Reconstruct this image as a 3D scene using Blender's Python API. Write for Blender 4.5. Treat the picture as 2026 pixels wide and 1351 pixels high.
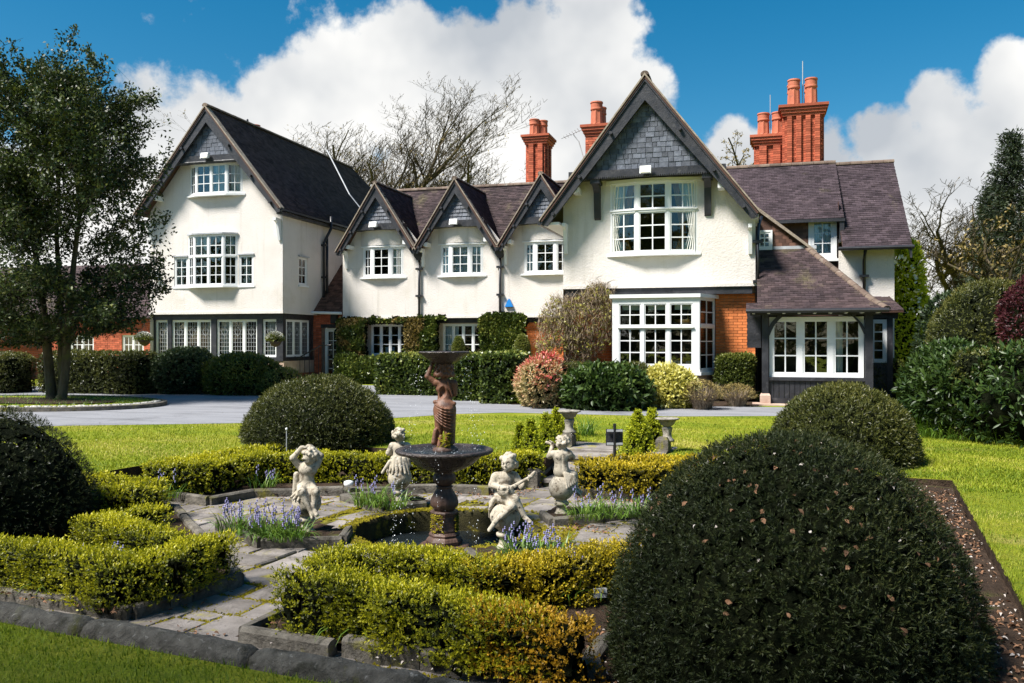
# Country house with sunken fountain garden -- procedural Blender scene
import bpy, math, random
import numpy as np
from mathutils import Vector, Matrix
from mathutils.geometry import tessellate_polygon
R = math.radians
for _o in list(bpy.data.objects): bpy.data.objects.remove(_o)
scene = bpy.context.scene
COL = scene.collection

# ------------------------------------------------------------------ camera
CAMH, YAW, FPX = 1.5, R(16.0), 1688.0
cam_d = bpy.data.cameras.new('camera')
cam_d.sensor_width = 36.0
cam_d.lens = 36.0 * FPX / 2026.0
cam_d.clip_end = 2000.0
cam_d.clip_start = 0.05
cam = bpy.data.objects.new('camera', cam_d)
cam.location = (0, 0, CAMH)
cam.rotation_euler = (R(90), 0, YAW)
COL.objects.link(cam)
scene.camera = cam

# ------------------------------------------------------------------ light
SUN_EL, SUN_AZ = 53.0, 224.0      # azimuth clockwise from +Y
SUN_DIR = Vector((math.sin(R(SUN_AZ)) * math.cos(R(SUN_EL)), math.cos(R(SUN_AZ)) * math.cos(R(SUN_EL)), math.sin(R(SUN_EL))))
sun_d = bpy.data.lights.new('sun', 'SUN')
sun_d.energy = 5.0
sun_d.angle = R(14)
sun_d.color = (1.0, 0.965, 0.905)
sun = bpy.data.objects.new('sun', sun_d)
sun.rotation_euler = SUN_DIR.to_track_quat('Z', 'Y').to_euler()
sun.location = (-10, -20, 40)
COL.objects.link(sun)
scene.view_settings.view_transform = 'Standard'
scene.view_settings.look = 'None'
scene.view_settings.exposure = 1.0
scene.view_settings.gamma = 1.0

# ------------------------------------------------------------------ picture <-> place helpers (metres)
_s, _c = math.sin(YAW), math.cos(YAW)
def G(px, py, z=0.0):                       # point of the level z seen at a pixel
    zc = (CAMH - z) * FPX / (py - 675.5); r = (px - 1013) / FPX
    return np.array((zc * (-_s + r * _c), zc * (_c + r * _s), z))
def F(px, py, Y):                           # point of the frontal plane Y seen at a pixel
    r = (px - 1013) / FPX; zc = Y / (_c + r * _s)
    return np.array((zc * (-_s + r * _c), Y, CAMH - (py - 675.5) * zc / FPX))
def SX(px, py, X):                          # point of the side plane X seen at a pixel
    r = (px - 1013) / FPX; zc = X / (-_s + r * _c)
    return np.array((X, zc * (_c + r * _s), CAMH - (py - 675.5) * zc / FPX))
def D(px, py, zc):                          # point at depth zc
    r = (px - 1013) / FPX
    return np.array((zc * (-_s + r * _c), zc * (_c + r * _s), CAMH - (py - 675.5) * zc / FPX))
def pdir(px, py):
    v = np.array((-_s + (px - 1013) / FPX * _c, _c + (px - 1013) / FPX * _s, -(py - 675.5) / FPX)); return v / np.linalg.norm(v)
PHI = R(-7.0); GO = np.array((-2.985, 7.97))      # garden frame, origin at the fountain
def W(x, y, z=0.0):
    c, s = math.cos(PHI), math.sin(PHI)
    return np.array((GO[0] + x * c - y * s, GO[1] + x * s + y * c, z))

# ------------------------------------------------------------------ world
world = bpy.data.worlds.new('World'); scene.world = world; world.use_nodes = True
nt = world.node_tree; nt.nodes.clear()
def wn(t, **k):
    n = nt.nodes.new(t)
    for a, b in k.items(): setattr(n, a, b)
    return n
def wl(a, b): nt.links.new(a, b)
def wmath(op, a, b=None, clamp=False):
    n = wn('ShaderNodeMath', operation=op, use_clamp=clamp)
    for i, v in enumerate((a, b)):
        if v is None: continue
        if isinstance(v, (int, float)): n.inputs[i].default_value = v
        else: wl(v, n.inputs[i])
    return n.outputs[0]
w_out = wn('ShaderNodeOutputWorld'); w_bg = wn('ShaderNodeBackground'); w_bg.inputs[1].default_value = 0.1
w_tc = wn('ShaderNodeTexCoord')
w_sky = wn('ShaderNodeTexSky', sky_type='NISHITA'); w_sky.sun_disc = False
w_sky.sun_elevation = R(SUN_EL); w_sky.sun_rotation = R(SUN_AZ); w_sky.air_density = 1.0; w_sky.dust_density = 0.5; w_sky.ozone_density = 3.0
w_hsv = wn('ShaderNodeHueSaturation'); w_hsv.inputs['Saturation'].default_value = 1.45; w_hsv.inputs['Value'].default_value = 0.60
w_hsv.inputs['Hue'].default_value = 0.485
wl(w_sky.outputs[0], w_hsv.inputs['Color'])
w_dir = w_tc.outputs['Generated']
# cumulus: soft lobes in sky direction, their outline broken by noise
blobs = [(600, 225, 130), (680, 170, 120), (800, 130, 130), (930, 120, 110), (1060, 110, 130), (1180, 80, 110), (1210, 190, 110), (430, 290, 130), (900, 300, 260), (1120, 250, 180), (600, 330, 200), (330, 300, 90),
         (1440, 300, 60), (1490, 330, 70), (1760, 270, 70), (1870, 200, 75), (1990, 160, 80), (1800, 350, 110), (1930, 300, 140), (2060, 280, 170), (1170, -10, 90),
         (380, 12, 110, .1), (300, 40, 60, .0), (640, 20, 80, .0), (1820, 110, 60, .1), (200, 400, 170), (60, 450, 160), (1700, 520, 230), (1900, 520, 260), (2300, 300, 260), (-300, 300, 220), (650, 560, 480), (1500, 560, 240)]
acc = None
for (bx, by, br, *bw) in blobs:
    d = pdir(bx, by)
    dp = wn('ShaderNodeVectorMath', operation='DOT_PRODUCT'); wl(w_dir, dp.inputs[0]); dp.inputs[1].default_value = d
    a = br / FPX
    # (1-dot) ~ ang^2/2 ; value 1 at centre, 0 at 1.0 radius
    v = wmath('MULTIPLY_ADD', wmath('SUBTRACT', 1.0, dp.outputs['Value']), -2.0 / (a * a)); v.node.inputs[2].default_value = bw[0] if bw else 1.0
    v = wmath('MAXIMUM', v, -1.0)
    acc = v if acc is None else wmath('SMOOTH_MAX', acc, v)
    if acc.node.operation == 'SMOOTH_MAX': acc.node.inputs[2].default_value = 0.25
def wnoise(scale, detail, rough, off):
    mp = wn('ShaderNodeVectorMath', operation='ADD'); wl(w_dir, mp.inputs[0]); mp.inputs[1].default_value = off
    n = wn('ShaderNodeTexNoise'); n.inputs['Scale'].default_value = scale; n.inputs['Detail'].default_value = detail; n.inputs['Roughness'].default_value = rough
    wl(mp.outputs[0], n.inputs['Vector']); return n.outputs['Fac']
n1 = wnoise(7.0, 9.0, 0.58, (3.1, 1.7, 0.4)); n2 = wnoise(3.0, 5.0, 0.5, (8.0, 2.0, 5.0)); n3 = wnoise(2.2, 6.0, 0.6, (1.0, 7.0, 2.0)); n4 = wnoise(16.0, 6.0, 0.6, (2.0, 2.0, 9.0))
base = wmath('MULTIPLY_ADD', n3, 5.0); base.node.inputs[2].default_value = -3.3       # loose cloud everywhere else in the sky
cl = wmath('MAXIMUM', acc, base)
ns = wmath('MULTIPLY_ADD', n1, 3.4); ns.node.inputs[2].default_value = -1.7
cl = wmath('ADD', cl, ns)
ns = wmath('MULTIPLY_ADD', n4, 1.3); ns.node.inputs[2].default_value = -0.65
cl = wmath('ADD', cl, ns)
mr = wn('ShaderNodeMapRange', interpolation_type='SMOOTHSTEP'); mr.inputs['From Min'].default_value = -0.08; mr.inputs['From Max'].default_value = 0.38
wl(cl, mr.inputs['Value'])
w_cl = wn('ShaderNodeMix', data_type='RGBA')
w_cl.inputs[6].default_value = (2.7, 2.9, 3.15, 1); w_cl.inputs[7].default_value = (5.4, 5.35, 5.2, 1)
sh = wn('ShaderNodeMapRange'); sh.inputs['From Min'].default_value = 0.36; sh.inputs['From Max'].default_value = 0.55
wl(n2, sh.inputs['Value']); wl(sh.outputs[0], w_cl.inputs[0])
w_mx = wn('ShaderNodeMix', data_type='RGBA')
wl(mr.outputs[0], w_mx.inputs[0]); wl(w_hsv.outputs[0], w_mx.inputs[6]); wl(w_cl.outputs[2], w_mx.inputs[7])
wl(w_mx.outputs[2], w_bg.inputs[0]); wl(w_bg.outputs[0], w_out.inputs[0])

# ------------------------------------------------------------------ materials
MATS = {}
def _new(name):
    m = bpy.data.materials.new(name); m.use_nodes = True; t = m.node_tree; t.nodes.clear(); MATS[name] = m
    o = t.nodes.new('ShaderNodeOutputMaterial'); p = t.nodes.new('ShaderNodeBsdfPrincipled'); t.links.new(p.outputs[0], o.inputs[0])
    return m, t, p, o
def _ramp(t, cols, lo=0.32, hi=0.68):
    r = t.nodes.new('ShaderNodeValToRGB'); e = r.color_ramp.elements
    n = len(cols)
    for i, c in enumerate(cols):
        pos = lo + (hi - lo) * i / max(1, n - 1)
        if i < 2: el = e[i]; el.position = pos
        else: el = e.new(pos)
        el.color = (*c, 1)
    return r
def _noise(t, scale, detail=6, rough=0.6, vec=None, dist=0.0):
    n = t.nodes.new('ShaderNodeTexNoise'); n.inputs['Scale'].default_value = scale; n.inputs['Detail'].default_value = detail
    n.inputs['Roughness'].default_value = rough; n.inputs['Distortion'].default_value = dist
    if vec is not None: t.links.new(vec, n.inputs['Vector'])
    return n
def _mix(t, fac, a, b, mode='MIX'):
    m = t.nodes.new('ShaderNodeMix'); m.data_type = 'RGBA'; m.blend_type = mode
    for i, v in ((0, fac), (6, a), (7, b)):
        if isinstance(v, (int, float)): m.inputs[i].default_value = v
        elif isinstance(v, tuple): m.inputs[i].default_value = (*v, 1)
        else: t.links.new(v, m.inputs[i])
    return m.outputs[2]
def _range(t, v, a, b, c, d):
    m = t.nodes.new('ShaderNodeMapRange'); m.inputs[1].default_value = a; m.inputs[2].default_value = b; m.inputs[3].default_value = c; m.inputs[4].default_value = d
    t.links.new(v, m.inputs[0]); return m.outputs[0]
def pmat(name, cols, scale=4.0, rough=0.8, bump=0.0, bscale=60.0, spec=0.3, orand=0.0, attr=0.0, stains=(), metal=0.0, stretch=None, bdist=0.02, rvar=0.0, streak=None):
    m, t, p, o = _new(name)
    g = t.nodes.new('ShaderNodeNewGeometry'); vec = g.outputs['Position']
    if stretch:
        mp = t.nodes.new('ShaderNodeMapping'); mp.inputs['Scale'].default_value = stretch; t.links.new(vec, mp.inputs[0]); vec = mp.outputs[0]
    col = _ramp(t, cols); t.links.new(_noise(t, scale, vec=vec).outputs['Fac'], col.inputs[0]); c = col.outputs[0]
    for (sc, ss, lo, hi) in stains:
        c = _mix(t, _range(t, _noise(t, ss, 8, 0.65, g.outputs['Position'], 0.4).outputs['Fac'], lo, hi, 0, 1), c, sc)
    if streak:      # rain marks running down a wall
        mp2 = t.nodes.new('ShaderNodeMapping'); mp2.inputs['Scale'].default_value = (3.2, 3.2, 0.22); t.links.new(g.outputs['Position'], mp2.inputs[0])
        c = _mix(t, _range(t, _noise(t, 1.6, 6, 0.6, mp2.outputs[0]).outputs['Fac'], streak[1], streak[2], 0, 0.8), c, streak[0])
    if orand or attr:
        if attr:
            a = t.nodes.new('ShaderNodeAttribute'); a.attribute_name = 'rnd'; src = a.outputs['Fac']; k = attr
        else:
            a = t.nodes.new('ShaderNodeObjectInfo'); src = a.outputs['Random']; k = orand
        v = _range(t, src, 0, 1, 1 - k, 1 + k)
        cb = t.nodes.new('ShaderNodeCombineColor')
        for i in range(3): t.links.new(v, cb.inputs[i])
        c = _mix(t, 1.0, c, cb.outputs[0], 'MULTIPLY')
    t.links.new(c, p.inputs['Base Color'])
    p.inputs['Roughness'].default_value = rough; p.inputs['Specular IOR Level'].default_value = spec; p.inputs['Metallic'].default_value = metal
    if rvar: t.links.new(_range(t, _noise(t, scale * 2.3, vec=vec).outputs['Fac'], 0.3, 0.7, rough - rvar, rough + rvar), p.inputs['Roughness'])
    if bump:
        b = t.nodes.new('ShaderNodeBump'); b.inputs['Strength'].default_value = bump; b.inputs['Distance'].default_value = bdist
        t.links.new(_noise(t, bscale, 5, 0.65, g.outputs['Position']).outputs['Fac'], b.inputs['Height']); t.links.new(b.outputs[0], p.inputs['Normal'])
    return m
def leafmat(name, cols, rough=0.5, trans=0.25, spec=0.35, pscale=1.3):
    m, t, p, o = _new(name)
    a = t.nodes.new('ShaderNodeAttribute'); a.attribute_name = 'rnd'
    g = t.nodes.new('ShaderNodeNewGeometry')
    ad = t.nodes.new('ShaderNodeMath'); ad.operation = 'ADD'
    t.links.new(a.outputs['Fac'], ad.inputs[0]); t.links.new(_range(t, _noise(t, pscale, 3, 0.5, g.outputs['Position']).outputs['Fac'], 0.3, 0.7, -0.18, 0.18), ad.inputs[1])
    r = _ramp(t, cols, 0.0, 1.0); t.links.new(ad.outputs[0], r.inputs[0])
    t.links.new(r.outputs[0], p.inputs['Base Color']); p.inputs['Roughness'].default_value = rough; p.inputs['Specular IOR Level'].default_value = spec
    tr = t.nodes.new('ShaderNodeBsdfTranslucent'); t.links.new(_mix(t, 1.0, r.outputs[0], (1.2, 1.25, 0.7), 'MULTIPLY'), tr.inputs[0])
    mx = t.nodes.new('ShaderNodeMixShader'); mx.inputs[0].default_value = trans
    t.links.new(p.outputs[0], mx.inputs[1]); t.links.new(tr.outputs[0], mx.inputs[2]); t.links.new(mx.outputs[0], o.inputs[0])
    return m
def glassmat(name, tint=(0.9, 0.95, 0.95), wav=0.0):
    m, t, p, o = _new(name); t.nodes.remove(p)
    tr = t.nodes.new('ShaderNodeBsdfTransparent'); tr.inputs[0].default_value = (*tint, 1)
    gl = t.nodes.new('ShaderNodeBsdfGlossy'); gl.inputs['Roughness'].default_value = 0.02
    fr = t.nodes.new('ShaderNodeFresnel'); fr.inputs[0].default_value = 1.5
    g = t.nodes.new('ShaderNodeNewGeometry'); oi = t.nodes.new('ShaderNodeObjectInfo')
    b = t.nodes.new('ShaderNodeBump'); b.inputs['Strength'].default_value = 0.12; b.inputs['Distance'].default_value = 0.02
    n = _noise(t, 3.0, 2, 0.5, g.outputs['Position']); t.links.new(n.outputs['Fac'], b.inputs['Height']); t.links.new(b.outputs[0], gl.inputs['Normal'])
    mx = t.nodes.new('ShaderNodeMixShader'); t.links.new(_range(t, fr.outputs[0], 0, 1, 0.03, 1.0), mx.inputs[0])
    t.links.new(tr.outputs[0], mx.inputs[1]); t.links.new(gl.outputs[0], mx.inputs[2]); t.links.new(mx.outputs[0], o.inputs[0])
    return m

pmat('render', [(0.615, 0.565, 0.515), (0.67, 0.62, 0.58)], 1.2, 0.9, 0.55, 22.0, 0.2, streak=((0.47, 0.43, 0.37), 0.56, 0.80), stains=(((0.56, 0.51, 0.44), 0.9, 0.56, 0.78), ((0.50, 0.46, 0.40), 7.0, 0.68, 0.80)), bdist=0.03)
pmat('white_paint', [(0.70, 0.70, 0.69), (0.77, 0.77, 0.76)], 3.0, 0.42, 0.08, 30.0, 0.4, stains=(((0.6, 0.58, 0.53), 4.0, 0.68, 0.85),))
pmat('black_timber', [(0.012, 0.012, 0.015), (0.03, 0.03, 0.036)], 3.0, 0.5, 0.35, 26.0, 0.45, stains=(((0.075, 0.072, 0.075), 5.0, 0.58, 0.75),), stretch=(1, 1, 1), rvar=0.15)
pmat('black_iron', [(0.010, 0.010, 0.012), (0.022, 0.022, 0.025)], 6.0, 0.4, 0.1, 40.0, 0.5)
pmat('slate', [(0.052, 0.058, 0.075), (0.105, 0.115, 0.14)], 9.0, 0.5, 0.35, 40.0, 0.45, orand=0.38)
pmat('slate_joined', [(0.052, 0.058, 0.075), (0.105, 0.115, 0.14)], 9.0, 0.5, 0.35, 40.0, 0.45, attr=0.38)
pmat('roof_tile', [(0.047, 0.034, 0.041), (0.078, 0.057, 0.065)], 2.2, 0.8, 0.5, 40.0, 0.15, attr=0.34, stains=(((0.10, 0.085, 0.05), 1.7, 0.62, 0.78), ((0.015, 0.012, 0.013), 0.9, 0.55, 0.75), ((0.30, 0.29, 0.27), 9.0, 0.74, 0.80)))
pmat('roof_tile_old', [(0.040, 0.027, 0.030), (0.074, 0.049, 0.049)], 2.2, 0.75, 0.5, 40.0, 0.2, attr=0.4, stains=(((0.13, 0.11, 0.06), 1.1, 0.55, 0.72), ((0.02, 0.015, 0.015), 2.5, 0.58, 0.75), ((0.35, 0.33, 0.30), 9.0, 0.70, 0.78)))
pmat('tile_brown', [(0.10, 0.05, 0.035), (0.16, 0.08, 0.055)], 3.2, 0.7, 0.4, 40.0, 0.3, attr=0.45)
pmat('ridge_tile', [(0.10, 0.065, 0.05), (0.16, 0.12, 0.09)], 5.0, 0.8, 0.5, 30.0, 0.3, orand=0.3, stains=(((0.25, 0.23, 0.2), 4.0, 0.6, 0.75),))
pmat('verge', [(0.20, 0.16, 0.12), (0.36, 0.30, 0.24)], 7.0, 0.9, 0.6, 40.0, 0.2)
pmat('lead', [(0.30, 0.31, 0.33), (0.42, 0.43, 0.45)], 5.0, 0.55, 0.2, 30.0, 0.4)
pmat('brick_orange', [(0.50, 0.145, 0.045), (0.62, 0.20, 0.065)], 12.0, 0.85, 0.5, 70.0, 0.2, orand=0.22, bdist=0.008)
pmat('brick_orange_joined', [(0.46, 0.13, 0.045), (0.58, 0.18, 0.06)], 12.0, 0.85, 0.5, 70.0, 0.2, attr=0.25, bdist=0.008)
pmat('brick_red', [(0.36, 0.085, 0.045), (0.50, 0.135, 0.07)], 10.0, 0.85, 0.5, 60.0, 0.2, attr=0.32, stains=(((0.10, 0.06, 0.05), 3.0, 0.60, 0.78),), bdist=0.008)
pmat('mortar', [(0.42, 0.33, 0.25), (0.55, 0.46, 0.36)], 8.0, 0.95, 0.5, 60.0, 0.1)
pmat('mortar_dark', [(0.16, 0.10, 0.075), (0.24, 0.16, 0.12)], 8.0, 0.95, 0.5, 60.0, 0.1)
pmat('terracotta', [(0.40, 0.11, 0.06), (0.50, 0.16, 0.085)], 6.0, 0.75, 0.3, 40.0, 0.3, stains=(((0.12, 0.08, 0.07), 5.0, 0.6, 0.8),))
pmat('sandstone', [(0.40, 0.27, 0.21), (0.55, 0.42, 0.34)], 3.0, 0.9, 0.5, 30.0, 0.2, stains=(((0.30, 0.16, 0.12), 2.0, 0.55, 0.75),))
pmat('statue_stone', [(0.34, 0.295, 0.225), (0.54, 0.48, 0.385)], 9.0, 0.9, 0.5, 70.0, 0.2, stains=(((0.15, 0.12, 0.085), 9.0, 0.50, 0.64), ((0.05, 0.042, 0.032), 22.0, 0.56, 0.66)), bdist=0.01)
pmat('fountain_stone', [(0.050, 0.028, 0.020), (0.115, 0.062, 0.042)], 7.0, 0.55, 0.6, 45.0, 0.45, stains=(((0.06, 0.035, 0.028), 9.0, 0.55, 0.72), ((0.22, 0.15, 0.04), 5.0, 0.64, 0.76)), bdist=0.012, rvar=0.15)
pmat('fountain_bowl', [(0.018, 0.013, 0.012), (0.055, 0.040, 0.034)], 9.0, 0.32, 0.7, 45.0, 0.5, stains=(((0.13, 0.075, 0.05), 7.0, 0.60, 0.74), ((0.16, 0.15, 0.15), 22.0, 0.66, 0.76)), rvar=0.12)
pmat('urn_stone', [(0.20, 0.18, 0.15), (0.36, 0.33, 0.28)], 9.0, 0.9, 0.6, 60.0, 0.2, stains=(((0.08, 0.07, 0.05), 10.0, 0.52, 0.66),))
pmat('fountain_figure', [(0.10, 0.042, 0.022), (0.20, 0.088, 0.048)], 9.0, 0.55, 0.5, 45.0, 0.45, stains=(((0.05, 0.025, 0.02), 8.0, 0.54, 0.70), ((0.48, 0.40, 0.34), 17.0, 0.72, 0.78)), bdist=0.01, rvar=0.12)
pmat('kerb_stone', [(0.075, 0.066, 0.054), (0.165, 0.148, 0.124)], 10.0, 0.92, 0.8, 50.0, 0.2, orand=0.2, stains=(((0.04, 0.036, 0.028), 6.0, 0.52, 0.68), ((0.17, 0.155, 0.02), 4.0, 0.56, 0.68)))
pmat('coping_stone', [(0.055, 0.05, 0.042), (0.12, 0.112, 0.095)], 16.0, 0.92, 1.0, 60.0, 0.2, stains=(((0.26, 0.25, 0.23), 26.0, 0.60, 0.72), ((0.025, 0.024, 0.016), 5.0, 0.52, 0.66), ((0.07, 0.07, 0.015), 3.0, 0.60, 0.72)))
pmat('paving_stone', [(0.135, 0.118, 0.104), (0.27, 0.24, 0.22)], 4.0, 0.9, 0.6, 45.0, 0.22, orand=0.28, stains=(((0.085, 0.075, 0.064), 3.0, 0.52, 0.70), ((0.25, 0.22, 0.03), 3.3, 0.58, 0.68), ((0.06, 0.055, 0.045), 14.0, 0.60, 0.72), ((0.40, 0.37, 0.33), 20.0, 0.66, 0.76)))
pmat('soil', [(0.035, 0.023, 0.016), (0.075, 0.05, 0.034)], 9.0, 0.95, 1.0, 30.0, 0.1, stains=(((0.09, 0.10, 0.02), 2.2, 0.58, 0.72),), bdist=0.05)
pmat('moss_soil', [(0.05, 0.038, 0.022), (0.085, 0.07, 0.03)], 8.0, 0.95, 1.0, 40.0, 0.1, stains=(((0.26, 0.24, 0.028), 3.0, 0.44, 0.58),), bdist=0.04)
pmat('basin_stone', [(0.022, 0.020, 0.010), (0.06, 0.052, 0.018)], 9.0, 0.9, 1.0, 60.0, 0.2, stains=(((0.20, 0.165, 0.015), 6.0, 0.56, 0.68),))
pmat('moss', [(0.16, 0.135, 0.012), (0.36, 0.30, 0.02)], 14.0, 0.95, 1.0, 160.0, 0.1, attr=0.35, stains=(((0.05, 0.045, 0.012), 7.0, 0.58, 0.72),), bdist=0.03)
pmat('asphalt', [(0.155, 0.155, 0.165), (0.22, 0.22, 0.235), (0.25, 0.25, 0.268)], 1.1, 0.75, 0.5, 220.0, 0.35, stains=(((0.13, 0.13, 0.14), 0.55, 0.58, 0.70), ((0.17, 0.17, 0.185), 2.2, 0.60, 0.72), ((0.34, 0.34, 0.36), 60.0, 0.66, 0.74), ((0.12, 0.12, 0.125), 45.0, 0.68, 0.74)), bdist=0.01, stretch=(0.45, 1.7, 1))
pmat('cobble', [(0.30, 0.28, 0.25), (0.50, 0.48, 0.44)], 9.0, 0.85, 0.4, 40.0, 0.25, orand=0.35)
pmat('bark', [(0.055, 0.045, 0.028), (0.125, 0.105, 0.066)], 9.0, 0.9, 1.0, 30.0, 0.15, stretch=(1, 1, 0.3), stains=(((0.11, 0.13, 0.03), 3.0, 0.5, 0.7),))
pmat('bark_bare', [(0.055, 0.042, 0.026), (0.11, 0.088, 0.055)], 5.0, 0.9, 0.6, 20.0, 0.15, stains=(((0.10, 0.11, 0.03), 1.5, 0.55, 0.75),))
pmat('twig', [(0.17, 0.125, 0.085), (0.32, 0.255, 0.18)], 8.0, 0.9, 0.2, 40.0, 0.15, attr=0.4)
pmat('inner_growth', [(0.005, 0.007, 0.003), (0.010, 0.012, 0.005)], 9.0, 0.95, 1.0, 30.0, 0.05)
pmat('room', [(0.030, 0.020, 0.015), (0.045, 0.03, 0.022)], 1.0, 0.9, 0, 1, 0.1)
pmat('curtain', [(0.74, 0.71, 0.64), (0.82, 0.80, 0.74)], 3.0, 0.9, 0, 1, 0.1)
pmat('curtain_lining', [(0.50, 0.22, 0.05), (0.60, 0.30, 0.08)], 3.0, 0.9, 0, 1, 0.1)
pmat('cloth', [(0.70, 0.72, 0.78), (0.78, 0.80, 0.84)], 3.0, 0.9, 0, 1, 0.1)
pmat('brass', [(0.60, 0.35, 0.08), (0.75, 0.45, 0.12)], 3.0, 0.35, 0, 1, 0.5, metal=0.7)
pmat('floodlight_glass', [(0.66, 0.60, 0.45), (0.75, 0.70, 0.58)], 3.0, 0.3, 0, 1, 0.5)
pmat('blue_plastic', [(0.01, 0.17, 0.50), (0.015, 0.21, 0.58)], 3.0, 0.4, 0, 1, 0.5)
pmat('grey_plastic', [(0.34, 0.35, 0.36), (0.42, 0.43, 0.44)], 3.0, 0.5, 0, 1, 0.4)
pmat('flower_blue', [(0.17, 0.15, 0.31), (0.33, 0.31, 0.52)], 30.0, 0.7, 0, 1, 0.2)
pmat('flower_yellow', [(0.75, 0.50, 0.02), (0.85, 0.62, 0.05)], 30.0, 0.7, 0, 1, 0.2)
pmat('flower_white', [(0.72, 0.70, 0.66), (0.82, 0.80, 0.76)], 30.0, 0.7, 0, 1, 0.2)
pmat('dead_leaf', [(0.10, 0.048, 0.024), (0.25, 0.135, 0.075)], 25.0, 0.75, 0, 1, 0.25, attr=0.5)
pmat('petal', [(0.36, 0.30, 0.26), (0.52, 0.47, 0.43)], 25.0, 0.7, 0, 1, 0.25)
pmat('dark_wood', [(0.035, 0.022, 0.016), (0.06, 0.04, 0.03)], 5.0, 0.6, 0.2, 30, 0.3)
glassmat('glass')
leafmat('leaf_yew', [(0.007, 0.011, 0.004), (0.018, 0.026, 0.008), (0.042, 0.052, 0.015), (0.095, 0.092, 0.03)], 0.5, 0.12, 0.22)
leafmat('leaf_yew_olive', [(0.012, 0.016, 0.005), (0.032, 0.040, 0.009), (0.075, 0.082, 0.016), (0.15, 0.14, 0.03)], 0.45, 0.15, 0.35)
leafmat('leaf_box', [(0.016, 0.022, 0.004), (0.10, 0.115, 0.010), (0.33, 0.32, 0.014), (0.60, 0.54, 0.025)], 0.45, 0.3, 0.35, 2.5)
leafmat('leaf_box_gold', [(0.024, 0.024, 0.004), (0.16, 0.135, 0.010), (0.44, 0.34, 0.015), (0.64, 0.48, 0.03)], 0.45, 0.3, 0.35, 2.5)
leafmat('leaf_box_orange', [(0.06, 0.035, 0.005), (0.30, 0.17, 0.012), (0.56, 0.31, 0.018), (0.72, 0.46, 0.05)], 0.45, 0.3, 0.35, 2.5)
leafmat('leaf_holly', [(0.010, 0.018, 0.006), (0.030, 0.048, 0.012), (0.075, 0.10, 0.026), (0.18, 0.18, 0.04)], 0.45, 0.15, 0.3)
leafmat('leaf_hedge', [(0.013, 0.018, 0.005), (0.042, 0.052, 0.012), (0.10, 0.105, 0.022), (0.17, 0.16, 0.03)], 0.4, 0.15, 0.4)
leafmat('leaf_dark', [(0.010, 0.018, 0.008), (0.028, 0.046, 0.020), (0.065, 0.095, 0.038), (0.13, 0.155, 0.06)], 0.42, 0.12, 0.3)
leafmat('leaf_laurel', [(0.008, 0.020, 0.005), (0.026, 0.050, 0.010), (0.06, 0.10, 0.020), (0.12, 0.16, 0.035)], 0.42, 0.15, 0.32)
leafmat('leaf_ivy', [(0.014, 0.026, 0.006), (0.046, 0.072, 0.014), (0.115, 0.15, 0.026), (0.40, 0.38, 0.09)], 0.35, 0.15, 0.45)
leafmat('leaf_ivy_dry', [(0.09, 0.075, 0.025), (0.24, 0.175, 0.06), (0.36, 0.27, 0.11), (0.42, 0.36, 0.13)], 0.6, 0.2, 0.2)
leafmat('leaf_shrub', [(0.018, 0.030, 0.006), (0.060, 0.082, 0.015), (0.14, 0.16, 0.028), (0.32, 0.30, 0.06)], 0.42, 0.2, 0.4)
leafmat('leaf_spotted', [(0.10, 0.10, 0.02), (0.34, 0.32, 0.06), (0.62, 0.55, 0.13), (0.75, 0.70, 0.30)], 0.4, 0.2, 0.4)
leafmat('leaf_pieris', [(0.12, 0.13, 0.04), (0.34, 0.28, 0.12), (0.52, 0.38, 0.20), (0.62, 0.09, 0.10)], 0.45, 0.2, 0.4)
leafmat('leaf_gold', [(0.07, 0.10, 0.006), (0.23, 0.27, 0.014), (0.42, 0.44, 0.02), (0.58, 0.56, 0.03)], 0.5, 0.25, 0.3, 4.0)
leafmat('leaf_maple', [(0.018, 0.005, 0.007), (0.04, 0.009, 0.013), (0.075, 0.016, 0.02), (0.11, 0.025, 0.028)], 0.5, 0.15, 0.3)
leafmat('leaf_conifer', [(0.007, 0.012, 0.007), (0.018, 0.028, 0.014), (0.038, 0.052, 0.024), (0.06, 0.075, 0.035)], 0.5, 0.1, 0.3)
leafmat('blade', [(0.03, 0.065, 0.010), (0.07, 0.14, 0.018), (0.13, 0.22, 0.03), (0.22, 0.31, 0.06)], 0.4, 0.25, 0.35)
leafmat('grass', [(0.10, 0.15, 0.008), (0.19, 0.245, 0.012), (0.29, 0.31, 0.02), (0.44, 0.38, 0.10)], 0.6, 0.25, 0.2, 0.5)
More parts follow.
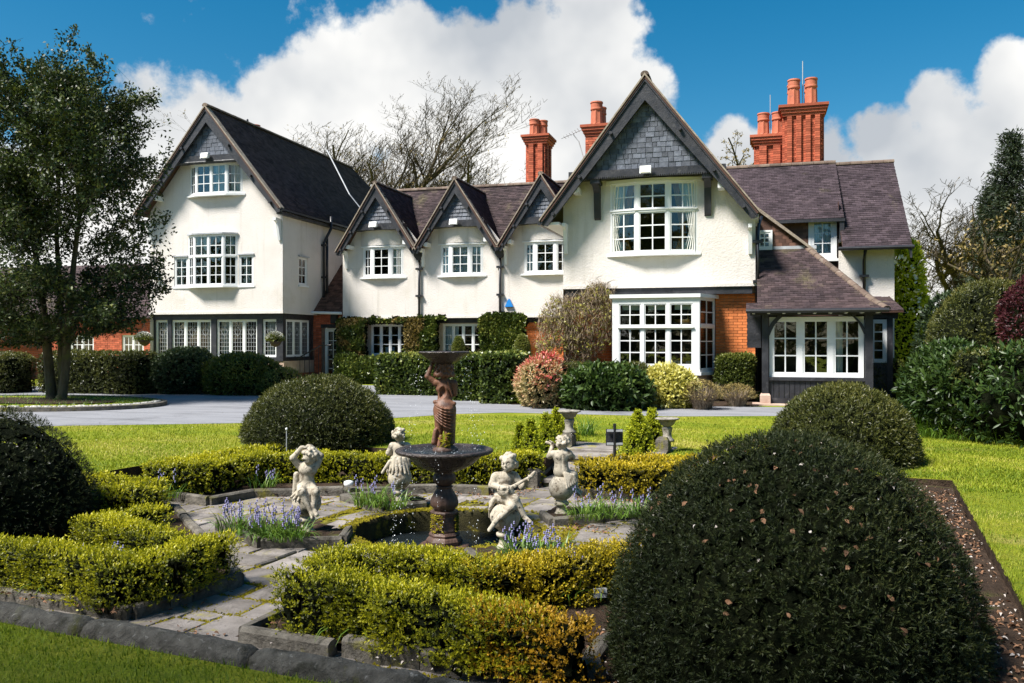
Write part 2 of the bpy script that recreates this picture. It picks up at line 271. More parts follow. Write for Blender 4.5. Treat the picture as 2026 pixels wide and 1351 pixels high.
def lawnmat():
    m, t, p, o = _new('lawn')
    g = t.nodes.new('ShaderNodeNewGeometry'); pos = g.outputs['Position']
    mp = t.nodes.new('ShaderNodeMapping'); mp.inputs['Scale'].default_value = (0.55, 1.1, 1); mp.inputs['Rotation'].default_value = (0, 0, R(12)); t.links.new(pos, mp.inputs[0])
    c = _ramp(t, [(0.13, 0.185, 0.009), (0.205, 0.255, 0.012), (0.29, 0.30, 0.022), (0.42, 0.36, 0.10)], 0.30, 0.70)
    t.links.new(_noise(t, 0.85, 7, 0.62, mp.outputs[0], 0.5).outputs['Fac'], c.inputs[0])
    fine = _noise(t, 55.0, 6, 0.75, pos); v = _range(t, fine.outputs['Fac'], 0.25, 0.75, 0.45, 1.5)
    cb = t.nodes.new('ShaderNodeCombineColor')
    for i in range(3): t.links.new(v, cb.inputs[i])
    cc = _mix(t, 1.0, c.outputs[0], cb.outputs[0], 'MULTIPLY')
    cc = _mix(t, _range(t, _noise(t, 5.0, 5, 0.7, pos).outputs['Fac'], 0.52, 0.70, 0, 0.7), cc, (0.09, 0.145, 0.010))
    cc = _mix(t, _range(t, _noise(t, 17.0, 5, 0.75, pos).outputs['Fac'], 0.5, 0.68, 0, 0.6), cc, (0.31, 0.31, 0.05))
    t.links.new(cc, p.inputs['Base Color']); p.inputs['Roughness'].default_value = 0.85; p.inputs['Specular IOR Level'].default_value = 0.12
    b = t.nodes.new('ShaderNodeBump'); b.inputs['Strength'].default_value = 1.0; b.inputs['Distance'].default_value = 0.03
    t.links.new(_noise(t, 90.0, 5, 0.8, pos).outputs['Fac'], b.inputs['Height']); t.links.new(b.outputs[0], p.inputs['Normal'])
lawnmat()
def watermat():
    m, t, p, o = _new('water')
    p.inputs['Base Color'].default_value = (0.012, 0.016, 0.018, 1); p.inputs['Roughness'].default_value = 0.06; p.inputs['Specular IOR Level'].default_value = 0.7
    g = t.nodes.new('ShaderNodeNewGeometry'); b = t.nodes.new('ShaderNodeBump'); b.inputs['Strength'].default_value = 0.9; b.inputs['Distance'].default_value = 0.02
    t.links.new(_noise(t, 26.0, 4, 0.6, g.outputs['Position'], 1.0).outputs['Fac'], b.inputs['Height']); t.links.new(b.outputs[0], p.inputs['Normal'])
watermat()
def dropmat():
    m, t, p, o = _new('water_drop'); p.inputs['Base Color'].default_value = (0.9, 0.93, 0.95, 1); p.inputs['Roughness'].default_value = 0.08; p.inputs['Specular IOR Level'].default_value = 0.8
dropmat()

# ------------------------------------------------------------------ object helpers
ORG = {}
def _link(o, parent):
    COL.objects.link(o)
    if parent is not None: o.parent = parent; ORG[o.name] = ORG[parent.name]
def tag(o, label=None, cat=None, group=None, kind=None):
    if label: o['label'] = label
    if cat: o['category'] = cat
    if group: o['group'] = group
    if kind: o['kind'] = kind
    return o
def thing(name, label, cat, loc=(0, 0, 0), group=None, kind=None):
    o = bpy.data.objects.new(name, None); o.empty_display_size = 0.2; COL.objects.link(o)
    o.location = loc; ORG[o.name] = np.array(loc, float); return tag(o, label, cat, group, kind)
def mesh_obj(name, V, Fq, mat, parent=None, smooth=False, rnd=None, base=None, kind=None, Ft=None):
    """V in world space; Fq = (n,4) / list of polygons; base = own origin for a top-level mesh"""
    V = np.asarray(V, float)
    org = ORG[parent.name] if parent is not None else (np.array(base, float) if base is not None else np.zeros(3))
    me = bpy.data.meshes.new(name); V = V - org
    if isinstance(Fq, np.ndarray):
        n, k = Fq.shape
        nt_ = 0 if Ft is None else len(Ft)
        me.vertices.add(len(V)); me.vertices.foreach_set('co', V.ravel().astype(np.float32))
        idx = Fq.ravel(); ls = np.arange(n) * k
        if nt_: idx = np.concatenate([idx, Ft.ravel()]); ls = np.concatenate([ls, n * k + np.arange(nt_) * 3])
        me.loops.add(len(idx)); me.loops.foreach_set('vertex_index', idx.astype(np.int32))
        me.polygons.add(len(ls)); me.polygons.foreach_set('loop_start', ls.astype(np.int32))
        me.update(calc_edges=True)
    else:
        me.from_pydata(V.tolist(), [], Fq)
    if rnd is not None:
        at = me.attributes.new('rnd', 'FLOAT', 'FACE'); at.data.foreach_set('value', np.asarray(rnd, np.float32))
    if smooth: me.polygons.foreach_set('use_smooth', np.ones(len(me.polygons), bool))
    me.materials.append(MATS[mat] if isinstance(mat, str) else mat)
    o = bpy.data.objects.new(name, me)
    _link(o, parent)
    if parent is None: o.location = org; ORG[o.name] = org
    if kind: o['kind'] = kind
    return o
class MB:
    def __init__(s): s.v = []; s.f = []; s.r = []
    def add(s, vs, fs, r=0.5):
        b = len(s.v); s.v.extend([tuple(map(float, p)) for p in vs]); s.f.extend([tuple(b + i for i in q) for q in fs]); s.r.extend([r] * len(fs))
    def box(s, x0, x1, y0, y1, z0, z1, r=0.5):
        s.add([(x0, y0, z0), (x1, y0, z0), (x1, y1, z0), (x0, y1, z0), (x0, y0, z1), (x1, y0, z1), (x1, y1, z1), (x0, y1, z1)],
              [(0, 3, 2, 1), (4, 5, 6, 7), (0, 1, 5, 4), (1, 2, 6, 5), (2, 3, 7, 6), (3, 0, 4, 7)], r)
    def fbox(s, o, ang, u0, u1, d0, d1, z0, z1, r=0.5):      # box in a wall frame: u along, d outward, z up
        cu, su = math.cos(ang), math.sin(ang)
        def q(u, d, z): return (o[0] + u * cu + d * su, o[1] + u * su - d * cu, o[2] + z)
        s.add([q(u0, d1, z0), q(u1, d1, z0), q(u1, d0, z0), q(u0, d0, z0), q(u0, d1, z1), q(u1, d1, z1), q(u1, d0, z1), q(u0, d0, z1)],
              [(0, 3, 2, 1), (4, 5, 6, 7), (0, 1, 5, 4), (1, 2, 6, 5), (2, 3, 7, 6), (3, 0, 4, 7)], r)
    def prism(s, poly, off, r=0.5):                          # 3D polygon extruded by off
        n = len(poly); poly = [np.array(p, float) for p in poly]; off = np.array(off, float)
        s.add(poly + [p + off for p in poly], [tuple(range(n - 1, -1, -1)), tuple(range(n, 2 * n))] + [(i, (i + 1) % n, n + (i + 1) % n, n + i) for i in range(n)], r)
    def tube(s, pts, rad, n=8, cap=True, r=0.5):
        pts = [np.array(p, float) for p in pts]; rad = rad if hasattr(rad, '__len__') else [rad] * len(pts)
        ring = []
        for i, p in enumerate(pts):
            t = pts[min(i + 1, len(pts) - 1)] - pts[max(i - 1, 0)]; t /= np.linalg.norm(t) + 1e-9
            a = np.cross(t, (0, 0, 1)) if abs(t[2]) < 0.95 else np.cross(t, (1, 0, 0)); a /= np.linalg.norm(a); b = np.cross(t, a)
            ring += [p + rad[i] * (a * math.cos(2 * math.pi * k / n) + b * math.sin(2 * math.pi * k / n)) for k in range(n)]
        fs = [(i * n + k, i * n + (k + 1) % n, (i + 1) * n + (k + 1) % n, (i + 1) * n + k) for i in range(len(pts) - 1) for k in range(n)]
        if cap: fs += [tuple(range(n - 1, -1, -1)), tuple((len(pts) - 1) * n + k for k in range(n))]
        s.add(ring, fs, r)
    def lathe(s, c, prof, n=24, mod=None, r=0.5, rot=0.0):   # prof [(radius, z)]
        vs = []
        for i, (ra, z) in enumerate(prof):
            for k in range(n):
                a = rot + 2 * math.pi * k / n; q = ra * (1 + (mod(a, i, z) if mod else 0)); vs.append((c[0] + q * math.cos(a), c[1] + q * math.sin(a), c[2] + z))
        fs = [(i * n + k, i * n + (k + 1) % n, (i + 1) * n + (k + 1) % n, (i + 1) * n + k) for i in range(len(prof) - 1) for k in range(n)]
        fs += [tuple(range(n - 1, -1, -1)), tuple((len(prof) - 1) * n + k for k in range(n))]
        s.add(vs, fs, r)
    def build(s, name, mat, parent=None, smooth=False, base=None, rnd=False, kind=None):
        return mesh_obj(name, np.array(s.v), s.f, mat, parent, smooth, s.r if rnd else None, base, kind)
def unit_box(name, mat, ch=0.0):
    b = MB(); b.box(-.5, .5, -.5, .5, -.5, .5); me = bpy.data.meshes.new(name); me.from_pydata(b.v, [], b.f); me.materials.append(MATS[mat]); return me
UB = {}
def piece(name, mat, parent, c, size, rot=(0, 0, 0)):          # one small block that shares its mesh with all alike
    k = (name, mat)
    if k not in UB: UB[k] = unit_box(name, mat)
    o = bpy.data.objects.new(name, UB[k]); _link(o, parent)
    o.location = np.array(c, float) - ORG[parent.name]; o.scale = size; o.rotation_euler = rot
    return o
rng = np.random.default_rng(7); random.seed(7)
def nrm(a): return a / (np.linalg.norm(a, axis=-1, keepdims=True) + 1e-9)
def wob(P, f, seed):                                            # cheap smooth noise -1..1
    r = np.random.default_rng(abs(int(seed))); out = 0
    for k in range(5):
        d = r.normal(size=3); d /= np.linalg.norm(d); out = out + np.sin((P @ d) * f * (1 + 0.45 * k) + r.uniform(0, 6.28)) / (1 + 0.35 * k)
    return out / 2.6
# ================================================================== ground
def fill(name, outer, holes, z, mat, parent=None, kind=None, base=None, **kw):
    loops = [outer] + list(holes); V = [(p[0], p[1], z if len(p) < 3 else p[2]) for l in loops for p in l]
    T = tessellate_polygon([[Vector((p[0], p[1], 0)) for p in l] for l in loops])
    fs = []
    for t in T:
        a, b, c = (np.array(V[i][:2]) for i in t)
        fs.append(tuple(t) if (b - a)[0] * (c - a)[1] - (b - a)[1] * (c - a)[0] > 0 else tuple(reversed(t)))
    return mesh_obj(name, V, fs, mat, parent, kind=kind, base=base, **kw)
def wpoly(pts): return [tuple(W(x, y)[:2]) for x, y in pts]
GX0, GX1, GY0, GY1 = -4.24, 4.72, -4.42, 2.80
ST0, ST1, STY = 0.02, 1.22, 3.95                       # notch for the steps
garden_outline = wpoly([(GX0, GY0), (GX1, GY0), (GX1, GY1), (ST1, GY1), (ST1, STY), (ST0, STY), (ST0, GY1), (GX0, GY1)])
lawn = fill('lawn', [(-160, -60), (160, -60), (160, 260), (-160, 260)], [garden_outline], 0.0, 'lawn', kind='structure')
# cut turf edge round the sunken garden
e = MB(); n = len(garden_outline)
for i in range(n):
    a, b = garden_outline[i], garden_outline[(i + 1) % n]
    m_ = max(1, int(math.dist(a, b) / 0.25)); prev = None
    for k in range(m_):
        p = [a[0] + (b[0] - a[0]) * k / m_, a[1] + (b[1] - a[1]) * k / m_]; q = [a[0] + (b[0] - a[0]) * (k + 1) / m_, a[1] + (b[1] - a[1]) * (k + 1) / m_]
        e.add([(p[0], p[1], -0.5), (q[0], q[1], -0.5), (q[0], q[1], 0.0), (p[0], p[1], 0.0)], [(0, 1, 2, 3)])
e.build('turf_edge', 'soil', lawn, kind='stuff')
garden_floor = fill('garden_floor', garden_outline, [wpoly([(0.93 * math.cos(t * math.pi / 18), -.07 + 0.93 * math.sin(t * math.pi / 18)) for t in range(36)])], -0.375, 'moss_soil', kind='structure')
# drive: broad sweep from the left, narrowing to a path before the porch
near = [G(-400, 862), G(-200, 852), G(0, 845), G(150, 842), G(300, 840), G(490, 837), G(640, 833), G(780, 827), G(900, 819), G(1000, 816.5), G(1120, 819), G(1323, 824), G(1552, 823), G(1640, 822), G(1760, 822), G(1840, 815), G(1900, 800)]
far = [(8.0, 30.0), (4.6, 27.0), (3.2, 20.6), (-0.2, 20.3), (-5.2, 19.4), (-6.3, 22.5), (-7.6, 25.6), (-14.2, 27.0), (-15.0, 24.4), (-23.5, 23.0), (-30, 25.0), (-60, 25.0), (-60, 6)]
drive = fill('drive', [tuple(p[:2]) for p in near] + far, [], 0.004, 'asphalt', kind='structure')
fill('shrub_bed', [(-5.6, 19.45), (-.25, 20.33), (.05, 20.5), (.05, 22.5), (-5.0, 22.5), (-6.6, 26.0), (-7.3, 25.4)], [], 0.009, 'soil', kind='structure')
# turf island round the holly, with a kerb and a ring of set cobbles
isl = thing('turf_island', None, None, G(110, 787), kind='structure')
ic = G(60, 800)[:2]; ia, ib = np.linalg.norm(G(305, 806)[:2] - ic), 2.1
def ring(k, n=72): return [(ic[0] + k * ia * math.cos(2 * math.pi * i / n + 0.2), ic[1] + (ib + (k - 1) * ia) * math.sin(2 * math.pi * i / n + 0.2)) for i in range(n)]
fill('island_turf', ring(0.93), [], 0.075, 'lawn', isl)
fill('island_soil', ring(0.66), [], 0.10, 'soil', isl)
kb = MB(); ro, ri = ring(1.0), ring(0.97)
for i in range(72):
    if i % 6 == 5: continue_gap = 0.02
    a, b, c, d = ro[i], ro[(i + 1) % 72], ri[(i + 1) % 72], ri[i]
    kb.add([(*a, 0.0), (*b, 0.0), (*b, 0.09), (*a, 0.09), (*c, 0.10), (*d, 0.10), (*c, 0.0), (*d, 0.0)], [(0, 1, 2, 3), (3, 2, 4, 5), (5, 4, 6, 7)])
kb.build('kerb', 'kerb_stone', isl)
cb_me = MB(); cb_me.lathe((0, 0, 0), [(0.02, -0.3), (0.45, -0.2), (0.5, 0.1), (0.34, 0.36), (0.05, 0.42)], 7); me = bpy.data.meshes.new('cobble'); me.from_pydata(cb_me.v, [], cb_me.f); me.materials.append(MATS['cobble'])
rc = ring(0.945, 230); rc2 = ring(0.92, 230)
for i in range(230):
    if not (118 < i or i < 8): continue
    for rr_ in (rc, rc2):
        if random.random() < 0.12: continue
        o = bpy.data.objects.new('cobble', me); _link(o, isl); s_ = random.uniform(0.07, 0.12)
        o.location = np.array((rr_[i][0] + random.uniform(-.02, .02), rr_[i][1] + random.uniform(-.02, .02), 0.09)) - ORG[isl.name]; o.scale = (s_, s_ * random.uniform(.7, 1.2), s_ * .7); o.rotation_euler = (0, 0, random.uniform(0, 6))

# ================================================================== sunken garden: paving, beds, kerbs
B_FL = [(-4.2, -0.62), (-2.94, -0.55), (-0.50, -2.40), (-0.62, -3.30), (-4.2, -3.42)]
B_FR = [(0.36, -3.36), (0.33, -2.55), (1.0, -1.85), (2.75, -0.75), (4.70, -0.75), (4.70, -4.1), (2.75, -4.1), (2.60, -3.27)]
B_BL = [(-4.2, 0.08), (-3.73, 0.07), (-2.98, -0.02), (-2.87, 0.60), (-1.96, 1.13), (-0.85, 1.80), (-0.33, 1.82), (-0.10, 2.78), (-4.2, 2.78)]
B_BR = [(0.67, 2.09), (1.67, 2.20), (2.6, 1.4), (4.70, 1.2), (4.70, 2.78), (1.30, 2.78), (0.70, 2.60)]
B_lf = [(-2.0, -0.95), (-1.13, -1.38), (-0.51, -1.02), (-0.72, -0.62), (-1.35, -0.45)]
B_lb = [(-1.77, 0.83), (-0.97, 0.48), (-0.62, 0.86), (-1.0, 1.25), (-1.5, 1.22)]
B_rb = [(0.72, 0.85), (0.97, 0.48), (1.65, 1.20), (1.35, 1.5), (0.75, 1.25)]
B_rf = [(0.70, -0.92), (0.98, -1.22), (1.75, -0.80), (1.45, -0.25), (1.02, -0.45)]
BEDS = dict(FL=B_FL, FR=B_FR, BL=B_BL, BR=B_BR, lf=B_lf, lb=B_lb, rb=B_rb, rf=B_rf)
def inpoly(x, y, P):
    c = False; j = len(P) - 1
    for i in range(len(P)):
        if (P[i][1] > y) != (P[j][1] > y) and x < (P[j][0] - P[i][0]) * (y - P[i][1]) / (P[j][1] - P[i][1]) + P[i][0]: c = not c
        j = i
    return c
bed_root = {}
bed_info = dict(FL='stone edging of the bed round the left foreground yew dome', FR='stone edging of the big bed in the right foreground', BL='stone edging of the long bed behind the fountain on the left',
                BR='stone edging of the bed right of the garden steps', lf='low stone edging round the putto with arms raised', lb='low stone edging round the putto behind the fountain bowl',
                rb='low stone edging round the putto turned away by the steps', rf='low stone edging by the lute playing putto')
def soil_bed(key, poly, z):
    """bed of soil, finely divided and lumpy"""
    xs = [p[0] for p in poly]; ys = [p[1] for p in poly]; st = 0.10 if key.isupper() else 0.06
    X = np.arange(min(xs) - st, max(xs) + st, st); Y = np.arange(min(ys) - st, max(ys) + st, st)
    V = []; idx = {}
    ins = {(i, j): inpoly(x + st / 2, y + st / 2, poly) for i, x in enumerate(X) for j, y in enumerate(Y)}
    fs = []
    for (i, j), b in ins.items():
        if not b: continue
        q = []
        for (a, c) in ((i, j), (i + 1, j), (i + 1, j + 1), (i, j + 1)):
            if (a, c) not in idx:
                idx[(a, c)] = len(V); lx_ = X[0] + a * st; p = W(lx_, Y[0] + c * st, z + .215 * min(1, max(0, (lx_ - 3.7) / .6))); p[2] += 0.02 * float(wob(p[None, :], 9, 3)[0]) + random.uniform(-.008, .008); V.append(p)
            q.append(idx[(a, c)])
        fs.append(tuple(q))
    return mesh_obj('soil_bed', V, fs, 'soil', kind='structure', base=W(np.mean(xs), np.mean(ys), z))
def kerb_run(root, pts, w=0.085, top=-0.25, bot=-0.40, L=0.55):
    for (a, b) in zip(pts[:-1], pts[1:]):
        a, b = np.array(a), np.array(b); ln = np.linalg.norm(b - a); k = max(1, round(ln / L)); d = (b - a) / ln; nn = np.array((-d[1], d[0]))
        for i in range(k):
            p0 = a + d * (ln * i / k + 0.004); p1 = a + d * (ln * (i + 1) / k - 0.004); t = top + random.uniform(-.012, .012); j = lambda s=.006: random.uniform(-s, s); ch = 0.018
            prof = [(-w / 2, bot), (w / 2, bot), (w / 2, t - ch), (w / 2 - ch, t), (-w / 2 + ch, t), (-w / 2, t - ch)]
            vs = []
            for q, s_ in ((p0, 1), (p1, -1)):
                for (o_, z) in prof:
                    pp = q + nn * (o_ + j()); vs.append(W(pp[0], pp[1], z + j()))
            mesh_obj('kerb_stone', vs, [(5, 4, 3, 2, 1, 0), (6, 7, 8, 9, 10, 11)] + [(i2, (i2 + 1) % 6, 6 + (i2 + 1) % 6, 6 + i2) for i2 in range(6)], 'kerb_stone', root)
soil_bed('S', [(4.0, -4.1), (4.70, -4.1), (4.70, 2.78), (4.0, 2.78)], -0.285)
for k_, poly in BEDS.items():
    soil_bed(k_, poly, -0.295)
    cx, cy = np.mean([p[0] for p in poly]), np.mean([p[1] for p in poly])
    bed_root[k_] = thing('bed_edging', bed_info[k_], 'edging', W(cx, cy, -0.37), 'stone bed edgings of the sunken garden')
kerb_run(bed_root['FL'], [(-4.15, -0.58), (-2.94, -0.55), (-0.50, -2.40), (-0.62, -3.30), (-3.4, -3.40)])
kerb_run(bed_root['FR'], [(1.0, -1.85), (0.33, -2.55), (0.36, -3.36)]); kerb_run(bed_root['FR'], [(0.36, -3.36), (1.02, -3.36)]); kerb_run(bed_root['FR'], [(1.06, -3.29), (2.60, -3.25)], 0.10, -0.235)
kerb_run(bed_root['FR'], [(2.60, -3.25), (2.48, -3.02), (2.46, -2.75), (2.56, -2.5)], 0.10, -0.235, L=0.4); kerb_run(bed_root['FR'], [(1.0, -1.85), (2.75, -0.75)])
kerb_run(bed_root['BL'], [(-4.15, 0.08), (-3.73, 0.07), (-2.98, -0.02), (-2.87, 0.60), (-1.96, 1.13), (-0.85, 1.80), (-0.33, 1.82), (-0.14, 2.6)])
kerb_run(bed_root['BR'], [(0.70, 2.60), (0.67, 2.09), (1.67, 2.20), (2.6, 1.4), (4.2, 1.25)])
kerb_run(bed_root['lf'], [(-2.0, -0.95), (-1.13, -1.38), (-0.51, -1.02), (-0.68, -0.66)], 0.08, -0.265); kerb_run(bed_root['lb'], [(-1.5, 1.22), (-1.77, 0.83), (-0.97, 0.48), (-0.66, 0.82)], 0.08, -0.265)
kerb_run(bed_root['rb'], [(0.74, 0.80), (0.97, 0.48), (1.65, 1.20), (1.4, 1.45)], 0.08, -0.265); kerb_run(bed_root['rf'], [(0.74, -0.97), (0.98, -1.22), (1.75, -0.80)], 0.08, -0.265)
# paving: random coursed slabs, each a stone of its own
slabs = []
def split(x0, x1, y0, y1, d=0):
    w, h = x1 - x0, y1 - y0
    if (w < 0.85 and h < 0.62 and (random.random() < 0.5 or (w < 0.5 and h < 0.42))) or d > 9: slabs.append((x0, x1, y0, y1)); return
    if w / 1.3 > h: m = x0 + w * random.uniform(.4, .6); split(x0, m, y0, y1, d + 1); split(m, x1, y0, y1, d + 1)
    else: m = y0 + h * random.uniform(.4, .6); split(x0, x1, y0, m, d + 1); split(x0, x1, m, y1, d + 1)
split(-4.2, 4.6, -4.15, 2.75)
def slab(name, corners, top, thick, parent, mat='paving_stone', jit=0.03):
    c = np.mean(corners, axis=0); out = []
    for (x, y) in corners: out.append(((x - c[0]) * .95 + c[0] + random.uniform(-jit, jit), (y - c[1]) * .94 + c[1] + random.uniform(-jit, jit)))
    n = len(out); t = [top + random.uniform(-.006, .006) for _ in out]; inn = [((x - c[0]) * .95 + c[0], (y - c[1]) * .94 + c[1]) for x, y in out]
    vs = [W(x, y, top - thick) for x, y in out] + [W(x, y, z - .012) for (x, y), z in zip(out, t)] + [W(x, y, z) for (x, y), z in zip(inn, t)]
    fs = [(i, (i + 1) % n, n + (i + 1) % n, n + i) for i in range(n)] + [(n + i, n + (i + 1) % n, 2 * n + (i + 1) % n, 2 * n + i) for i in range(n)] + [tuple(2 * n + i for i in range(n))]
    return mesh_obj(name, vs, fs, mat, parent)
for (x0, x1, y0, y1) in slabs:
    cx, cy = (x0 + x1) / 2, (y0 + y1) / 2
    cs = [(x0, y0), (x1, y0), (x1, y1), (x0, y1)]
    if any(all(inpoly(x, y, P) for x, y in cs) for P in BEDS.values()): continue
    if min(math.hypot(x, y) for x, y in cs + [(cx, cy)]) < 1.16: continue
    slab('paving_slab', cs, -0.35, 0.05, garden_floor)
# pool: mossy masonry ring, rim stones, water
pool = thing('fountain_basin', 'round mossy stone basin set in the paving under the fountain', 'basin', W(0, 0, -0.75))
pw = MB(); N_ = 72; vs = []
for (ra, z) in ((0.95, -0.38), (0.985, -0.345), (0.94, -0.335), (0.885, -0.345), (0.87, -0.40), (0.88, -0.52), (0.88, -0.75)):
    for k in range(N_):
        a = 2 * math.pi * k / N_; q = ra + 0.012 * math.sin(7 * a + z * 20) + random.uniform(-.006, .006); vs.append(W(q * math.cos(a), -.07 + q * math.sin(a), z + 0.01 * math.sin(5 * a) + random.uniform(-.006, .006)))
pw.add(vs, [(i * N_ + k, (i + 1) * N_ + k, (i + 1) * N_ + (k + 1) % N_, i * N_ + (k + 1) % N_) for i in range(6) for k in range(N_)])
pw.build('basin_wall', 'basin_stone', pool, True)
for k in range(16):
    a0, a1 = 2 * math.pi * (k + 0.04) / 16, 2 * math.pi * (k + 0.96) / 16; ro_ = random.uniform(1.18, 1.28)
    slab('rim_stone', [(0.985 * math.cos(a0), -.07 + 0.985 * math.sin(a0)), (ro_ * math.cos(a0), -.07 + ro_ * math.sin(a0)), (ro_ * math.cos(a1), -.07 + ro_ * math.sin(a1)), (0.985 * math.cos(a1), -.07 + 0.985 * math.sin(a1))], -0.346, 0.06, pool)
wv = MB(); vs = [W(0, -.07, -0.56)]
for i in range(1, 15):
    for k in range(48): a = 2 * math.pi * k / 48; q = 0.89 * i / 14; vs.append(W(q * math.cos(a), -.07 + q * math.sin(a), -0.56 + random.uniform(-.004, .004)))
wv.add(vs, [(0, 1 + k, 1 + (k + 1) % 48) for k in range(48)] + [(1 + (i - 1) * 48 + k, 1 + i * 48 + k, 1 + i * 48 + (k + 1) % 48, 1 + (i - 1) * 48 + (k + 1) % 48) for i in range(1, 14) for k in range(48)])
wv.build('pool_water', 'water', None, True, base=W(0, 0, -0.56)); bpy.data.objects['pool_water']['kind'] = 'structure'
# moss cushions in the joints and on the rim
def moss_tufts(name, pts, size, parent=None, base=None, mat='moss'):
    P = np.array(pts); n = len(P); k = 5
    ang = rng.uniform(0, 6.28, (n, k)) ; s_ = size * rng.uniform(.5, 1.3, (n, 1))
    rim = np.stack([P[:, None, 0] + np.cos(ang) * s_, P[:, None, 1] + np.sin(ang) * s_, np.repeat(P[:, None, 2], k, 1) - 0.004], -1)
    ang.sort(axis=1); rim[..., 0] = P[:, None, 0] + np.cos(ang) * s_; rim[..., 1] = P[:, None, 1] + np.sin(ang) * s_
    top = P.copy(); top[:, 2] += s_[:, 0] * rng.uniform(.35, .9, n)
    V = np.concatenate([rim, top[:, None, :]], 1).reshape(-1, 3); b = np.arange(n)[:, None] * 6
    fs = np.stack([np.stack([b[:, 0] + i, b[:, 0] + (i + 1) % k, b[:, 0] + 5], 1) for i in range(k)], 1).reshape(-1, 3)
    return mesh_obj(name, V, fs, mat, parent, True, np.repeat(rng.uniform(0, 1, n), k), base, 'stuff')
pts = []
for (x0, x1, y0, y1) in slabs:
    cx, cy = (x0 + x1) / 2, (y0 + y1) / 2
    if any(inpoly(cx, cy, P) for P in BEDS.values()) or math.hypot(cx, cy) < 1.0: continue
    for _ in range(int(190 * ((x1 - x0) + (y1 - y0)))):
        if random.random() < .5: x, y = random.uniform(x0, x1), random.choice((y0, y1)) + random.gauss(0, .012)
        else: x, y = random.choice((x0, x1)) + random.gauss(0, .012), random.uniform(y0, y1)
        w_ = float(wob(np.array([[x, y, 0]]), 2.6, 21)[0])
        if random.random() < 0.62 + 0.9 * w_: pts.append(W(x + random.gauss(0, .012), y + random.gauss(0, .012), -0.356))
for _ in range(7000):          # yellow cushion patches
    x, y = random.uniform(-5, 4.5), random.uniform(-4.1, 2.7)
    if float(wob(np.array([[x, y, 0]]), 1.7, 40)[0]) > 0.5 and math.hypot(x, y) > 1.0 and not any(inpoly(x, y, P) for k_, P in BEDS.items()): pts.append(W(x, y, -0.352))
for _ in range(2600):
    a = random.uniform(0, 6.283); q = random.gauss(0.93, 0.04); pts.append(W(q * math.cos(a), -.07 + q * math.sin(a), -0.333))
for _ in range(900):          # heavy moss where the basin meets the bed on the right
    a = random.gauss(0.15, 0.25); q = random.uniform(0.92, 1.35); pts.append(W(q * math.cos(a), -.07 + q * math.sin(a), -0.345))
for _ in range(900):
    a = random.gauss(2.2, 0.28); q = random.uniform(0.92, 1.16); pts.append(W(q * math.cos(a), -.07 + q * math.sin(a), -0.345))
moss_tufts('moss', pts, 0.016)
tag(bpy.data.objects['moss'], 'yellow green moss in the paving joints and on the basin rim', 'moss')
# near coping: long rounded stones along the front of the garden
cop = thing('garden_coping', 'weathered rounded stone coping along the near edge of the sunken garden', 'coping', W(-1, -4.2, -0.2))
xs = [-4.6, -3.55, -2.3, -1.1, 0.05, 1.15, 2.1, 2.95, 3.9]
for a, b in zip(xs[:-1], xs[1:]):
    prof = [(-.11, -.30), (.10, -.30), (.085, -.075)] + [(0.085 * math.cos(t), -.075 + 0.085 * math.sin(t)) for t in np.linspace(.15, math.pi - .1, 9)] + [(-.09, -.085)]
    m_ = 17; vs = []
    for i in range(m_):
        x = a + .009 + (b - a - .018) * i / (m_ - 1)
        for (y, z) in prof: vs.append(W(x, -4.2 + 0.015 * x * 0.3 + y * (.93 if i in (0, m_ - 1) else 1) + random.uniform(-.006, .006), z * 1 - (.012 if i in (0, m_ - 1) else 0) + .008 * float(wob(np.array([[x, y, z]]), 9, 31)[0]) + random.uniform(-.005, .005)))
    k = len(prof); fs = [(i * k + j, i * k + (j + 1) % k, (i + 1) * k + (j + 1) % k, (i + 1) * k + j) for i in range(m_ - 1) for j in range(k)] + [tuple(range(k - 1, -1, -1)), tuple((m_ - 1) * k + j for j in range(k))]
    mesh_obj('coping_stone', vs, fs, 'coping_stone', cop, True)
fill('trench_soil', wpoly([(GX0, -4.42), (4.70, -4.42), (4.70, -4.05), (GX0, -4.05)]), [], -0.13, 'soil', kind='structure')
# steps up to the lawn
steps = thing('garden_steps', 'worn stone steps from the sunken garden up to the lawn', 'steps', W(0.6, 3.2, -0.37))
zz = [-0.24, -0.13, -0.02, 0.02]; yy = [2.62, 2.98, 3.34, 3.66, 4.45]
for i in range(4):
    x0, x1 = (ST0, ST1) if i < 3 else (-0.15, 1.4)
    xm = [x0, x0 + (x1 - x0) * random.uniform(.35, .6), x1]
    for a, b in zip(xm[:-1], xm[1:]): slab('tread', [(a, yy[i] - .03), (b, yy[i] - .03), (b, yy[i + 1] + .03), (a, yy[i + 1] + .03)], zz[i], 0.055, steps, jit=.006)
    r_ = MB(); p = [W(x0 + .03, yy[i] + .01, zz[i] - .2), W(x1 - .03, yy[i] + .01, zz[i] - .2), W(x1 - .03, yy[i] + .01, zz[i] - .045), W(x0 + .03, yy[i] + .01, zz[i] - .045)]
    r_.prism(p, W(0, .08) - W(0, 0)); r_.build('riser', 'kerb_stone', steps)
